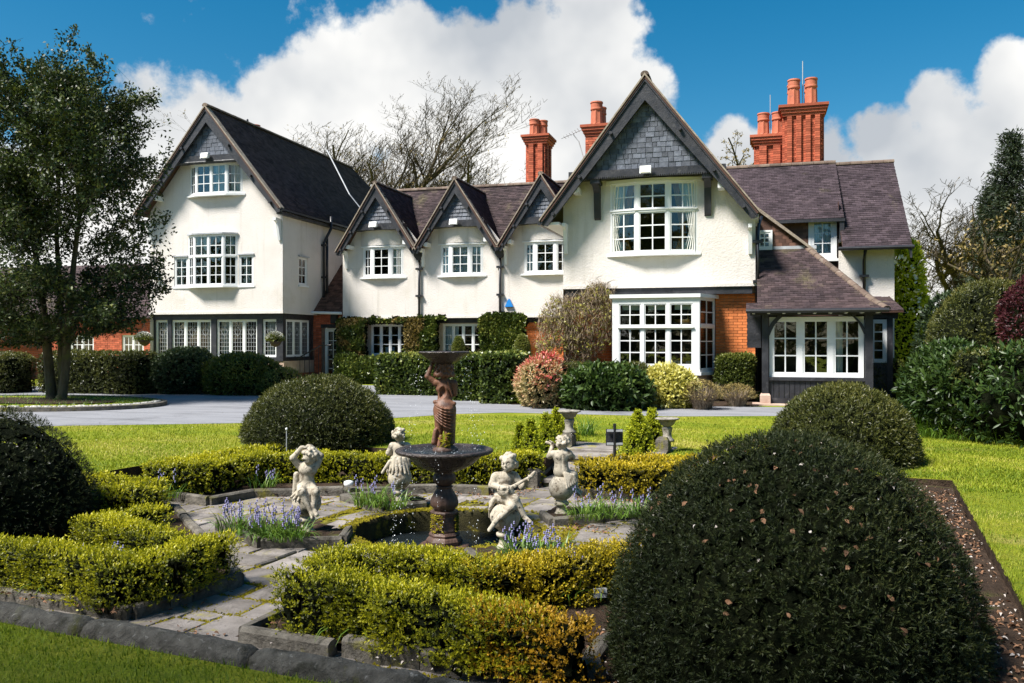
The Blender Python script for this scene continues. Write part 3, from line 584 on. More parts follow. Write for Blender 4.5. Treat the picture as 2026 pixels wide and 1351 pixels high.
for xw, nm in ((-0.06, 'left'), (1.30, 'right')):
    b_ = MB(); b_.prism([W(xw - .07, 2.62, -.36), W(xw - .07, 3.9, -.36), W(xw - .07, 3.9, .02), W(xw - .07, 2.62, -.26)], W(.14, 0) - W(0, 0)); b_.build('side_wall', 'kerb_stone', steps)
    b_ = MB(); b_.prism([W(xw - .09, 2.58, -.255), W(xw - .09, 3.92, .025), W(xw - .09, 3.92, .065), W(xw - .09, 2.58, -.215)], W(.18, 0) - W(0, 0)); b_.build('sloping_coping', 'kerb_stone', steps)
    for (y, zb, zt) in ((2.56, -.37, -.13), (3.9, -.1, .19)):
        c = W(xw, y, 0); b_ = MB(); b_.lathe((c[0], c[1], 0), [(.125, zb), (.125, zt - .05), (.12, zt - .02), (.08, zt + .015), (.03, zt + .02)], 4, rot=PHI + math.pi / 4); b_.build('pier', 'kerb_stone', steps)
# ================================================================== sculpture (signed distance field -> one continuous mesh)
def smin(a, b, k):
    h = np.clip(0.5 + 0.5 * (b - a) / k, 0, 1); return b * (1 - h) + a * h - k * h * (1 - h)
def sdf_mesh(prims, lo, hi, vox):
    lo, hi = np.array(lo), np.array(hi); n = np.ceil((hi - lo) / vox).astype(int) + 1
    ax = [lo[i] + vox * np.arange(n[i]) for i in range(3)]
    P = np.stack(np.meshgrid(*ax, indexing='ij'), -1); D_ = np.full(n, 1e3)
    for p in prims:
        t, k = p[0], p[-1]
        if t == 'c':                                   # tapered capsule a, b, ra, rb
            a, b, ra, rb = np.array(p[1]), np.array(p[2]), p[3], p[4]; pad = max(ra, rb) + 4 * abs(k) + 2 * vox; l, h = np.minimum(a, b) - pad, np.maximum(a, b) + pad
        elif t == 'e': a, rad = np.array(p[1]), np.array(p[2]); pad = rad.max() + 4 * abs(k) + 2 * vox; l, h = a - pad, a + pad
        i0 = np.clip(((l - lo) / vox).astype(int), 0, n - 1); i1 = np.clip(((h - lo) / vox).astype(int) + 2, 1, n)
        sl = tuple(slice(i0[i], i1[i]) for i in range(3)); Q = P[sl]
        if Q.size == 0: continue
        if t == 'c':
            ba = b - a; hh = np.clip(((Q - a) @ ba) / (ba @ ba + 1e-12), 0, 1); d = np.linalg.norm(Q - a - hh[..., None] * ba, axis=-1) - (ra + (rb - ra) * hh)
        else:
            q = Q - a
            if len(p) > 4: q = q @ p[3]
            k0 = np.linalg.norm(q / rad, axis=-1); k1 = np.linalg.norm(q / rad ** 2, axis=-1); d = k0 * (k0 - 1) / np.maximum(k1, 1e-6)
        if k < 0: D_[sl] = -smin(-D_[sl], d, -k)        # carve
        else: D_[sl] = smin(D_[sl], d, k)
    s = D_ < 0; c = np.zeros(n - 1, int); idx8 = [(i, j, k) for i in (0, 1) for j in (0, 1) for k in (0, 1)]
    for (i, j, k) in idx8: c += s[i:n[0] - 1 + i, j:n[1] - 1 + j, k:n[2] - 1 + k]
    act = (c > 0) & (c < 8); ids = np.full(n - 1, -1); ids[act] = np.arange(act.sum()); I = np.argwhere(act)
    sm = np.zeros((len(I), 3)); ct = np.zeros(len(I))
    for A in idx8:
        for d in range(3):
            if A[d]: continue
            B = list(A); B[d] = 1
            va = D_[tuple((I + A).T)]; vb = D_[tuple((I + B).T)]; m = (va < 0) != (vb < 0); t = np.where(m, va / (va - vb + 1e-12), 0)
            p = np.array(A, float)[None] + t[:, None] * (np.array(B) - np.array(A))[None]; sm += p * m[:, None]; ct += m
    V = lo + (I + sm / ct[:, None]) * vox; fs = []
    for d in range(3):
        e, f = (d + 1) % 3, (d + 2) % 3
        sl0 = [slice(None)] * 3; sl1 = [slice(None)] * 3; sl0[d] = slice(0, -1); sl1[d] = slice(1, None)
        for x in (sl0, sl1): x[e] = slice(1, -1); x[f] = slice(1, -1)
        a, b = s[tuple(sl0)], s[tuple(sl1)]
        for inv, msk in ((False, a & ~b), (True, ~a & b)):
            J = np.argwhere(msk); off = np.zeros(3, int); off[e] = 1; off[f] = 1; J = J + off
            q = []
            for (de, df) in ((-1, -1), (0, -1), (0, 0), (-1, 0)):
                K = J.copy(); K[:, e] += de; K[:, f] += df; q.append(ids[tuple(K.T)])
            q = np.stack(q, 1); fs.append(q[:, ::-1] if inv else q)
    return V, np.concatenate(fs)
def rot_z(V, a): c, s = math.cos(a), math.sin(a); return np.stack([V[:, 0] * c - V[:, 1] * s, V[:, 0] * s + V[:, 1] * c, V[:, 2]], 1)
def hair(c, r, n, seed, br, face=None):
    """curls scattered over the skull, leaving the face free"""
    g = random.Random(seed); out = []
    while len(out) < n:
        v = np.array([g.gauss(0, 1) for _ in range(3)]); v /= np.linalg.norm(v)
        if v[2] < -0.45: continue
        if face is not None and v @ np.array(face) > 0.35 and v[2] < 0.62: continue
        out.append(('e', c + v * r * np.array((.98, 1, 1)), np.array((br, br, br)) * g.uniform(.75, 1.25), 0.002))
    return out
def head(c, r, face, seed, hairn=26):
    """head with brow, nose, cheeks, mouth, eyes, ears and curls; face = unit direction it looks in"""
    c = np.array(c, float); f = np.array(face, float); f /= np.linalg.norm(f); up = np.array((0, 0, 1.0)); up = up - f * (up @ f); up /= np.linalg.norm(up); sd = np.cross(f, up)
    q = lambda a, b, h: c + sd * a * r + f * b * r + up * h * r
    p = [('e', c, np.array((.93, .97, 1.08)) * r, 0.01), ('e', q(0, .35, -.45), np.array((.62, .62, .55)) * r, .02)]
    p += [('e', q(s * .42, .52, -.35), np.array((.36, .34, .34)) * r, .012) for s in (-1, 1)]           # cheeks
    p += [('e', q(0, .82, .2), np.array((.5, .22, .16)) * r, .015)]                                        # brow
    p += [('e', q(s * .34, .97, .0), np.array((.22, .2, .16)) * r, -.010) for s in (-1, 1)]             # sockets
    p += [('e', q(s * .34, .84, -.01), np.array((.14, .14, .12)) * r, .004) for s in (-1, 1)]            # eyes
    p += [('c', q(0, .93, .08), q(0, 1.06, -.22), .08 * r, .14 * r, .008)]                                 # nose
    p += [('e', q(0, 1.0, -.52), np.array((.26, .12, .05)) * r, .006), ('e', q(0, .99, -.60), np.array((.20, .12, .06)) * r, .006), ('e', q(0, 1.12, -.555), np.array((.26, .11, .04)) * r, -.003)]
    p += [('e', q(0, .82, -.82), np.array((.24, .22, .16)) * r, .012)]                                     # chin
    p += [('e', q(s * .95, .02, -.08), np.array((.14, .22, .26)) * r, .008) for s in (-1, 1)]            # ears
    return p + hair(c, r * 1.02, hairn, seed, r * .29, f)
def hand(w, d, side, s=0.021):
    """small closed-up hand: palm, four bent fingers of unequal length, a thumb leaving the side of the palm"""
    w = np.array(w, float); d = np.array(d, float); d /= np.linalg.norm(d); sd = np.cross(d, side); sd /= np.linalg.norm(sd); nn = np.cross(sd, d)
    pm = w + d * s * .9; out = [('e', pm, np.array((s, s, s)) * .95, .006)]
    for i, L in enumerate((.8, 1.0, .95, .72)):
        a = pm + sd * s * (i - 1.5) * .55 + d * s * .7; b = a + d * s * L * .8 - nn * s * .15; e_ = b + d * s * L * .35 - nn * s * .6
        out += [('c', a, b, s * .30, s * .27, .003), ('c', b, e_, s * .27, s * .22, .003)]
    t0 = pm - sd * s * .7; t1 = t0 - sd * s * .55 + d * s * .6; out += [('c', t0, t1, s * .34, s * .28, .004), ('c', t1, t1 + d * s * .5 + sd * s * .2, s * .28, s * .22, .003)]
    return out
def foot(a, d, s=0.03):
    a = np.array(a, float); d = np.array(d, float); d /= np.linalg.norm(d); sd = np.cross(d, (0, 0, 1)); sd /= np.linalg.norm(sd); b = a + d * s * 2.1 - np.array((0, 0, s * .45))
    out = [('c', a, b, s * .75, s * .62, .008)]
    for i in range(5): out.append(('e', b + sd * s * (i - 2) * .27 + d * s * (.55 - .1 * abs(i - 1)), np.array((.19, .19, .17)) * s * (1.25 if i == 0 else 1), .004))
    return out
ST = dict(base=[('r', 0)])
def putto(pos, ang, label, prims, ballc=(0, 0, .34), ballr=.135, vox=.0066):
    t = thing('putto_statue', label, 'statue', pos, 'four stone putti round the basin')
    V, Fq = sdf_mesh(prims, (-.27, -.27, .14), (.29, .27, .97), vox)
    c, s = math.cos(ang), math.sin(ang)
    mesh_obj('figure', rot_z(V, ang) + np.array(pos), Fq, 'statue_stone', t, True)
    b = MB(); bc = (pos[0], pos[1], pos[2])
    b.lathe(bc, [(.002, ballc[2] - ballr)] + [(ballr * math.sin(a), ballc[2] - ballr * math.cos(a)) for a in np.linspace(.12, math.pi - .12, 16)] + [(.002, ballc[2] + ballr)], 32); b.build('ball', 'statue_stone', t, True)
    b = MB(); b.lathe(bc, [(.13, 0), (.132, .025), (.115, .035), (.095, .05), (.062, .085), (.050, .13), (.050, .15), (.072, .16), (.080, .175), (.078, .19), (.060, .2), (.058, .215), (.066, .225), (.05, .232)], 28); b.build('socle', 'statue_stone', t, True)
    b = MB(); b.lathe(bc, [(.165, -.03), (.165, .004), (.155, .012), (.01, .012)], 8, rot=math.pi / 8 + ang); b.build('plinth', 'statue_stone', t)
    return t
Ey = lambda x, y, z: np.array((x, y, z), float)
# --- lute player (front right), faces the camera, head turned to his right
lute = [('e', (-.012, .005, .52), Ey(.088, .075, .075), .02), ('e', (-.01, 0, .585), Ey(.076, .062, .075), .03), ('e', (-.006, .005, .66), Ey(.084, .060, .062), .03),
        ('c', (-.075, .0, .69), (.075, .0, .695), .035, .035, .02), ('c', (.015, .0, .70), (.028, -.01, .755), .036, .034, .015)]
lute += head((.034, -.02, .812), .070, (-.45, -.85, -.12), 5)
lute += [('c', (-.09, 0, .682), (-.115, -.02, .612), .036, .031, .012), ('c', (-.115, -.02, .612), (-.02, -.115, .600), .030, .021, .012)] + hand((-.02, -.115, .600), (1, -.2, -.1), (0, 1, .2))
lute += [('c', (.085, 0, .688), (.150, -.03, .60), .036, .030, .012), ('c', (.150, -.03, .60), (.195, -.085, .662), .029, .021, .012)] + hand((.195, -.085, .662), (.3, -.5, .6), (1, 0, 0))
lute += [('e', (.005, -.105, .575), Ey(.075, .028, .058), .004), ('c', (.05, -.11, .605), (.225, -.105, .700), .016, .013, .004), ('c', (.225, -.105, .70), (.255, -.10, .735), .020, .014, .004), ('e', (0, -.136, .58), Ey(.02, .012, .02), -.004)]
for k in range(4): lute.append(('c', (-.03 + k * .004, -.131, .562 - k * .006), (.225, -.118, .705 - k * .005), .0022, .0022, .001))
lute += [('c', (-.05, -.02, .495), (.085, -.115, .505), .050, .041, .02), ('c', (.085, -.115, .505), (.165, -.125, .365), .038, .026, .015)] + foot((.168, -.128, .352), (.75, -.55, -.3))
lute += [('c', (.04, -.03, .48), (.055, -.145, .445), .048, .040, .02), ('c', (.055, -.145, .445), (-.085, -.150, .315), .036, .025, .015)] + foot((-.09, -.152, .305), (-.7, -.4, -.6))
for k in range(5): lute.append(('c', (-.09 - .008 * k, -.05 + .02 * k, .50 - .012 * k), (-.135, -.03 + .02 * k, .40 - .02 * k), .022, .014, .008))
# --- arms raised over the head (front left)
arms = [('e', (.0, .005, .50), Ey(.080, .072, .075), .02), ('e', (.0, 0, .575), Ey(.068, .058, .075), .02), ('e', (.012, -.005, .655), Ey(.088, .070, .075), .018), ('c', (-.06, 0, .69), (.075, 0, .69), .036, .036, .02), ('c', (.02, -.01, .70), (.03, -.03, .745), .036, .034, .015)]
arms += head((.035, -.045, .785), .066, (-.55, -.45, -.55), 9, 34)
arms += [('c', (-.075, 0, .69), (-.125, -.03, .765), .037, .030, .012), ('c', (-.125, -.03, .765), (-.045, -.03, .862), .029, .021, .012)] + hand((-.045, -.03, .862), (.9, 0, .1), (0, 0, 1))
arms += [('c', (.09, .01, .69), (.125, .03, .775), .036, .030, .012), ('c', (.125, .03, .775), (.03, .01, .872), .029, .021, .012)] + hand((.03, .01, .872), (-.9, 0, .0), (0, 0, 1))
arms += [('c', (-.04, -.03, .485), (-.025, -.125, .455), .050, .042, .02), ('c', (-.025, -.125, .455), (.055, -.135, .30), .038, .026, .015)] + foot((.06, -.135, .285), (.35, -.5, -.6))
arms += [('c', (.04, -.02, .485), (.10, -.10, .45), .050, .041, .02), ('c', (.10, -.10, .45), (.085, -.12, .31), .036, .026, .015)] + foot((.085, -.12, .30), (.5, -.5, -.5))
for k in range(7):
    a = -2.4 + k * .32; arms.append(('c', (.075 * math.cos(a), .07 * math.sin(a), .47), (.155 * math.cos(a - .2), .14 * math.sin(a - .2), .40 - .01 * k), .020, .012, .008))
arms += [('c', (-.10, .02, .60), (-.11, .04, .42), .030, .036, .015), ('c', (-.07, -.07, .475), (.06, -.09, .44), .014, .012, .006), ('c', (.06, -.09, .44), (.11, -.04, .485), .012, .012, .006)]
# --- flute player seen from behind (back right)
flute = [('e', (.0, .0, .51), Ey(.085, .075, .078), .02), ('e', (-.002, .0, .585), Ey(.072, .058, .075), .03), ('e', (-.006, -.005, .665), Ey(.088, .058, .065), .03), ('c', (-.08, .0, .695), (.075, .0, .70), .036, .036, .02), ('c', (0, 0, .70), (.012, .01, .755), .036, .034, .015)]
flute += head((.012, .018, .812), .068, (-.75, .6, -.1), 13, 34)
flute += [('c', (-.09, 0, .69), (-.125, .06, .66), .036, .030, .012), ('c', (-.125, .06, .66), (-.085, .10, .775), .029, .021, .012)] + hand((-.085, .10, .775), (-.3, .1, .6), (1, 0, 0))
flute += [('c', (.085, 0, .69), (.12, .07, .65), .036, .030, .012), ('c', (.12, .07, .65), (.03, .125, .745), .029, .021, .012)] + hand((.03, .125, .745), (-.7, .2, .3), (0, 0, 1))
flute += [('c', (.0, .10, .755), (-.15, .12, .80), .011, .016, .003)]
flute += [('c', (.04, .02, .49), (.125, .03, .47), .050, .042, .02), ('c', (.125, .03, .47), (.135, .0, .33), .038, .026, .015)] + foot((.135, -.005, .315), (.7, -.3, -.4))
flute += [('c', (.05, .05, .48), (.14, .10, .46), .048, .040, .02), ('c', (.14, .10, .46), (.155, .08, .33), .036, .026, .015)] + foot((.155, .08, .315), (.8, .2, -.4))
for k in range(6): flute.append(('c', (.03 + .018 * k, -.075, .50 - .004 * k), (.05 + .022 * k, -.13 + .012 * k, .355 + .012 * k), .017, .011, .007))
flute += [('e', (0, -.075, .62), Ey(.008, .02, .09), -.012)]
# --- putto with a basket of fruit (back left)
bask = [('e', (.0, .0, .51), Ey(.085, .075, .078), .02), ('e', (.0, .0, .59), Ey(.075, .062, .078), .03), ('e', (.005, -.005, .67), Ey(.086, .060, .062), .03), ('c', (-.075, .0, .70), (.08, .0, .70), .036, .036, .02), ('c', (0, 0, .70), (.0, -.005, .76), .036, .034, .015)]
bask += head((-.005, -.012, .822), .068, (.75, .55, -.05), 17, 36)
bask += [('c', (-.085, 0, .695), (-.125, .0, .615), .036, .030, .012), ('c', (-.125, .0, .615), (-.03, .09, .58), .029, .021, .012)] + hand((-.03, .09, .58), (.8, .3, 0), (0, 0, 1))
bask += [('c', (.09, 0, .695), (.13, .03, .62), .036, .030, .012), ('c', (.13, .03, .62), (.04, .11, .59), .029, .021, .012)] + hand((.04, .11, .59), (-.8, .3, 0), (0, 0, 1))
bask += [('e', (0, .12, .58), Ey(.06, .04, .045), .006)] + [('e', (-.04 + .02 * k, .12 + .012 * (k % 2), .622), Ey(.018, .018, .018), .004) for k in range(5)]
bask += [('c', (-.03, .04, .49), (-.05, .125, .46), .050, .042, .02), ('c', (-.05, .125, .46), (-.06, .14, .32), .038, .026, .015)] + foot((-.06, .14, .31), (-.2, .6, -.4))
bask += [('c', (.04, .04, .49), (.07, .125, .46), .048, .040, .02), ('c', (.07, .125, .46), (.05, .14, .32), .036, .026, .015)] + foot((.05, .14, .31), (.2, .6, -.4))
for k in range(9):
    a = 2.7 + k * .36; bask.append(('c', (.078 * math.cos(a), .07 * math.sin(a), .56 - .02 * (k % 2)), (.135 * math.cos(a + .1), .125 * math.sin(a + .1), .42 - .02 * (k % 3)), .024, .015, .008))
bask += [('c', (-.10, -.05, .52), (-.185, -.06, .40), .026, .016, .008), ('c', (.09, .0, .70), (.10, -.03, .48), .018, .03, .015)]
zst = -0.37
putto(W(.95, -.67, zst), YAW, 'pale stone putto playing a lute, cross legged on a ball', lute)
putto(W(-1.04, -.83, zst), YAW + .05, 'pale stone putto on a ball with both arms raised over its head', arms)
putto(W(.92, .88, zst), YAW, 'stone putto near the steps with its bare back to the viewer, playing a pipe', flute)
putto(W(-.99, .81, zst), YAW, 'stone putto partly behind the fountain bowl, draped and carrying fruit', bask)
# --- fountain
ft = thing('fountain', 'weathered red brown two tier fountain with a woman holding up a bowl', 'fountain', W(0, 0, -.75))
fc = W(0, 0, 0)
def fl(name, prof, n=48, mod=None, mat='fountain_stone', smooth=True, rot=0.0):
    b = MB(); b.lathe(fc, prof, n, mod, rot=rot); return b.build(name, mat, ft, smooth)
fl('plinth', [(.24, -.75), (.255, -.56), (.255, -.525), (.24, -.51), (.02, -.51)], 32)
fl('foot', [(.178, -.51), (.182, -.47), (.168, -.445), (.150, -.43), (.155, -.41), (.140, -.385), (.02, -.385)], 8, rot=math.pi / 8, smooth=False)
fl('die', [(.128, -.385), (.132, -.37), (.126, -.35), (.124, -.23), (.135, -.21), (.142, -.19), (.135, -.175), (.02, -.175)], 8, rot=math.pi / 8, smooth=False)
leaf = lambda a, i, z: .05 * abs(math.sin(5 * a)) ** .6 + .03 * math.sin(10 * a + z * 60)
fl('vase', [(.10, -.175), (.105, -.16), (.128, -.13), (.134, -.095), (.125, -.055), (.10, -.01), (.078, .035), (.072, .05), (.085, .056), (.085, .066), (.06, .07)], 60, lambda a, i, z: leaf(a, i, z) if -.15 < z < .03 else 0)
fl('knop', [(.06, .068), (.085, .085), (.108, .12), (.110, .15), (.095, .185), (.08, .2), (.095, .21), (.03, .215)], 60, lambda a, i, z: leaf(a, i, z) if .09 < z < .19 else 0)
gad = lambda a, i, z: (.018 * math.sin(36 * a) if i in (7, 8, 9) else .012 * math.sin(18 * a) if 1 < i < 6 else 0)
fl('lower_bowl', [(.08, .205), (.13, .215), (.20, .24), (.28, .285), (.34, .335), (.385, .375), (.42, .388), (.465, .392), (.482, .41), (.478, .428), (.455, .437), (.435, .43), (.40, .405), (.2, .39), (.02, .39)], 108, gad, 'fountain_bowl')
fl('bowl_water', [(.43, .412), (.43, .418), (.02, .418)], 48, mat='water')
fl('figure_base', [(.12, .40), (.125, .43), (.105, .455), (.085, .47), (.02, .472)], 20, lambda a, i, z: .08 * math.sin(3 * a) + .05 * math.sin(7 * a))
rp = lambda a, i, z: .02 * math.sin(22 * a) if i > 3 else .015 * math.sin(9 * a)
fl('upper_bowl', [(.075, 1.275), (.105, 1.285), (.15, 1.31), (.19, 1.345), (.235, 1.378), (.250, 1.386), (.252, 1.397), (.235, 1.402), (.2, 1.385), (.02, 1.375)], 88, rp, 'fountain_bowl')
# the figure: seen from behind, right arm (viewer's left) up to the bowl
wm = [('e', (.005, 0, .86), Ey(.098, .082, .075), .03), ('e', (-.035, -.035, .835), Ey(.055, .055, .055), .02), ('e', (.045, -.035, .835), Ey(.055, .055, .055), .02),
      ('e', (.004, .005, .945), Ey(.072, .056, .07), .03), ('e', (-.002, .005, 1.035), Ey(.084, .056, .065), .03), ('c', (-.078, .0, 1.09), (.085, .0, 1.085), .036, .036, .02), ('c', (.0, .005, 1.10), (.0, .0, 1.165), .036, .036, .015)]
wm += [('e', (.0, .0, 1.215), Ey(.060, .068, .072), .01), ('e', (0, .07, 1.19), Ey(.025, .02, .03), .01)]
for k in range(26):
    a = k * 2.4; h = 1.175 + .0036 * k; wm.append(('c', (.055 * math.cos(a), .06 * math.sin(a), h + .035), (.088 * math.cos(a + .25), .082 * math.sin(a + .25), h - .01), .020, .017, .006))
for k in range(12): a = math.pi + k * math.pi / 11; wm.append(('e', (.086 * math.cos(a), .07 * math.sin(a), 1.175 - .008 * (k % 2)), Ey(.024, .024, .024), .006))
wm += [('c', (-.088, .0, 1.088), (-.168, -.01, 1.155), .033, .026, .012), ('c', (-.168, -.01, 1.155), (-.125, .0, 1.262), .026, .019, .010)] + hand((-.125, .0, 1.262), (.3, 0, 1), (0, 1, 0), .022)
wm += [('c', (.095, .0, 1.08), (.098, .01, .985), .038, .032, .014), ('c', (.098, .01, .985), (.06, .085, .955), .030, .022, .012)] + hand((.06, .085, .955), (-.8, .4, 0), (0, 0, 1), .022)
wm += [('c', (-.045, .0, .82), (-.050, .02, .665), .062, .046, .03), ('c', (-.050, .02, .665), (-.060, .0, .50), .045, .030, .02), ('c', (.05, .0, .82), (.040, .0, .665), .064, .050, .03), ('c', (.040, .0, .665), (.045, .01, .50), .048, .034, .02)]
wm += [('c', (-.06, 0, .49), (-.085, .05, .475), .026, .02, .01), ('c', (.045, 0, .49), (.06, .06, .475), .026, .02, .01)]
wm += [('e', (.004, -.004, .80), Ey(.104, .092, .12), .03), ('c', (-.09, -.03, .90), (.10, -.035, .885), .022, .022, .015)]
for k in range(7):
    z0 = .885 - .022 * k; pts_ = [(-.10 + .205 * u, -.045 - .062 * math.sin(math.pi * u) ** .8, z0 - .05 * u * (1 + .25 * k) - .02 * math.sin(math.pi * u)) for u in np.linspace(.04, .96, 6)]
    wm += [('c', p_, q_, .0075, .0075, .007) for p_, q_ in zip(pts_[:-1], pts_[1:])]
for k in range(4): wm.append(('c', (.075 + .006 * k, -.02 + .02 * k, .78), (.06 + .008 * k, .0 + .02 * k, .49), .022, .018, .012))
wm += [('c', (-.085, -.03, .62), (-.10, -.04, .50), .022, .028, .012), ('c', (-.03, -.05, .56), (-.045, -.06, .47), .02, .026, .01), ('c', (.03, -.055, .60), (.035, -.06, .47), .018, .026, .01)]
wm += [('e', (-.012, -.058, 1.0), Ey(.036, .045, .055), -.008), ('e', (-.03, -.05, .965), Ey(.02, .04, .03), -.006), ('c', (.035, -.055, 1.11), (.08, -.03, .96), .010, .010, .006), ('e', (0, -.055, 1.05), Ey(.006, .012, .05), -.01)]
V, Fq = sdf_mesh(wm, (-.24, -.16, .44), (.2, .16, 1.33), .0068)
mesh_obj('figure', rot_z(V, YAW) + np.array((fc[0], fc[1], 0)), Fq, 'fountain_figure', ft, True)
# moss hanging on figure base and die
mp_ = [np.array((fc[0] + .1 * math.cos(a), fc[1] + .1 * math.sin(a), random.uniform(.46, .60))) for a in (random.gauss(-1.2 + YAW, .35) for _ in range(160))]
mp_ += [np.array((fc[0] + .138 * math.cos(a), fc[1] + .138 * math.sin(a), random.uniform(-.38, -.2))) for a in (random.uniform(0, 6.28) for _ in range(700)) if math.sin(a * 3 + 1) > -.2]
moss_tufts('moss_cushions', mp_, .012, ft)
# falling water: loose drops below both bowls and on the pool
def octas(name, P, S, mat, parent=None, base=None, stretch=1.0):
    P = np.array(P); S = np.array(S)[:, None, None]; o = np.array([(1, 0, 0), (-1, 0, 0), (0, 1, 0), (0, -1, 0), (0, 0, stretch), (0, 0, -stretch)])[None]
    V = (P[:, None, :] + o * S).reshape(-1, 3); b = np.arange(len(P))[:, None, None] * 6; f = np.array([(0, 2, 4), (2, 1, 4), (1, 3, 4), (3, 0, 4), (2, 0, 5), (1, 2, 5), (3, 1, 5), (0, 3, 5)])[None]
    return mesh_obj(name, V, (b + f).reshape(-1, 3), mat, parent, True, None, base, 'stuff')
dp, ds = [], []
for _ in range(260):
    a = random.choice([-2.5, -2.2, -1.9, -1.3, -.6, .2, 1.4, 2.6, 3.4]) + random.gauss(0, .05); z = random.uniform(-.54, .39); q = .475 + (0.39 - z) * .05 + random.gauss(0, .012); dp.append((fc[0] + q * math.cos(a), fc[1] + q * math.sin(a), z)); ds.append(random.uniform(.0015, .0045))
for _ in range(150):
    a = random.choice([-.35, -.2, .1, 2.9, -2.6, 1.2]) + random.gauss(0, .08); z = random.uniform(.43, 1.36); q = .25 + (1.36 - z) * .16 + random.gauss(0, .015); dp.append((fc[0] + q * math.cos(a), fc[1] + q * math.sin(a), z)); ds.append(random.uniform(.0015, .0045))
for _ in range(1900):
    a = random.gauss(-2.1, .5); q = abs(random.gauss(.52, .13)); dp.append((fc[0] + q * math.cos(a), fc[1] + q * math.sin(a), -.558 + abs(random.gauss(0, .012)))); ds.append(random.uniform(.0012, .004))
for _ in range(90):
    a = random.uniform(0, 6.28); q = abs(random.gauss(.25, .12)); dp.append((fc[0] + q * math.cos(a), fc[1] + q * math.sin(a), .42 + abs(random.gauss(0, .008)))); ds.append(random.uniform(.0012, .0028))
o = octas('water_drops', dp, ds, 'water_drop', None, W(0, 0, 0), 1.6); tag(o, 'drops of water falling from the fountain bowls', 'water')
# --- urns at the head of the steps
def urn(pos, label):
    t = thing('stone_urn', label, 'urn', pos, 'stone urns at the head of the garden steps')
    k_ = .86
    for nm, prof, md in (('pedestal', [(.11, 0), (.11, .03), (.075, .06), (.06, .12), (.075, .2), (.085, .22), (.05, .235)], lambda a, i, z: .12 * math.sin(4 * a) * (i in (3, 4))),
                         ('bowl', [(.05, .23), (.07, .245), (.10, .27), (.125, .31), (.14, .335), (.185, .35), (.19, .365), (.17, .372), (.13, .36), (.02, .345)], lambda a, i, z: .04 * math.sin(12 * a + i) if i > 3 else .03 * math.sin(12 * a))):
        b = MB(); b.lathe(pos, [(r_ * k_, z_ * k_) for r_, z_ in prof], 36, md); b.build(nm, 'urn_stone', t, True)
urn(W(-.06, 3.95, .20), 'shallow stone urn on the left pier at the head of the steps')
urn(W(1.34, 3.98, .14), 'shallow stone urn behind the golden conifers right of the steps')
# ================================================================== the house
house = thing('country_house', 'cream rendered country house with black timber gables, dark tiled roofs and brick chimneys', 'house', (-8, 26, 0))
def wallp(name, poly, holes, fmap, mat, parent, reveal, ndir):
    """flat wall polygon (u,z) with window openings and reveals"""
    loops = [poly] + holes; flat = [p for l in loops for p in l]; V = [fmap(*p) for p in flat]; fs = []
    for t in tessellate_polygon([[Vector((p[0], p[1], 0)) for p in l] for l in loops]):
        a, b, c = (np.array(V[i]) for i in t); fs.append(tuple(t) if np.cross(b - a, c - a) @ np.array(ndir) > 0 else tuple(reversed(t)))
    V = list(V)
    for h in holes:
        pts = [fmap(*p) for p in h]; k = len(V); V += pts + [p - np.array(ndir) * reveal for p in pts]; n = len(h)
        fs += [(k + i, k + (i + 1) % n, k + n + (i + 1) % n, k + n + i) for i in range(n)]
    return mesh_obj(name, V, fs, mat, parent)
def rect(x0, x1, z0, z1): return [(x0, z0), (x1, z0), (x1, z1), (x0, z1)]
def wallY(name, Y, poly, holes=(), mat='render', parent=None, reveal=0.14): return wallp(name, poly, list(holes), lambda u, z: np.array((u, Y, z)), mat, parent or house, reveal, (0, -1, 0))
def wallX(name, X, poly, holes=(), mat='render', parent=None, reveal=0.14, nd=1): return wallp(name, poly, list(holes), lambda u, z: np.array((X, u, z)), mat, parent or house, reveal, (nd, 0, 0))

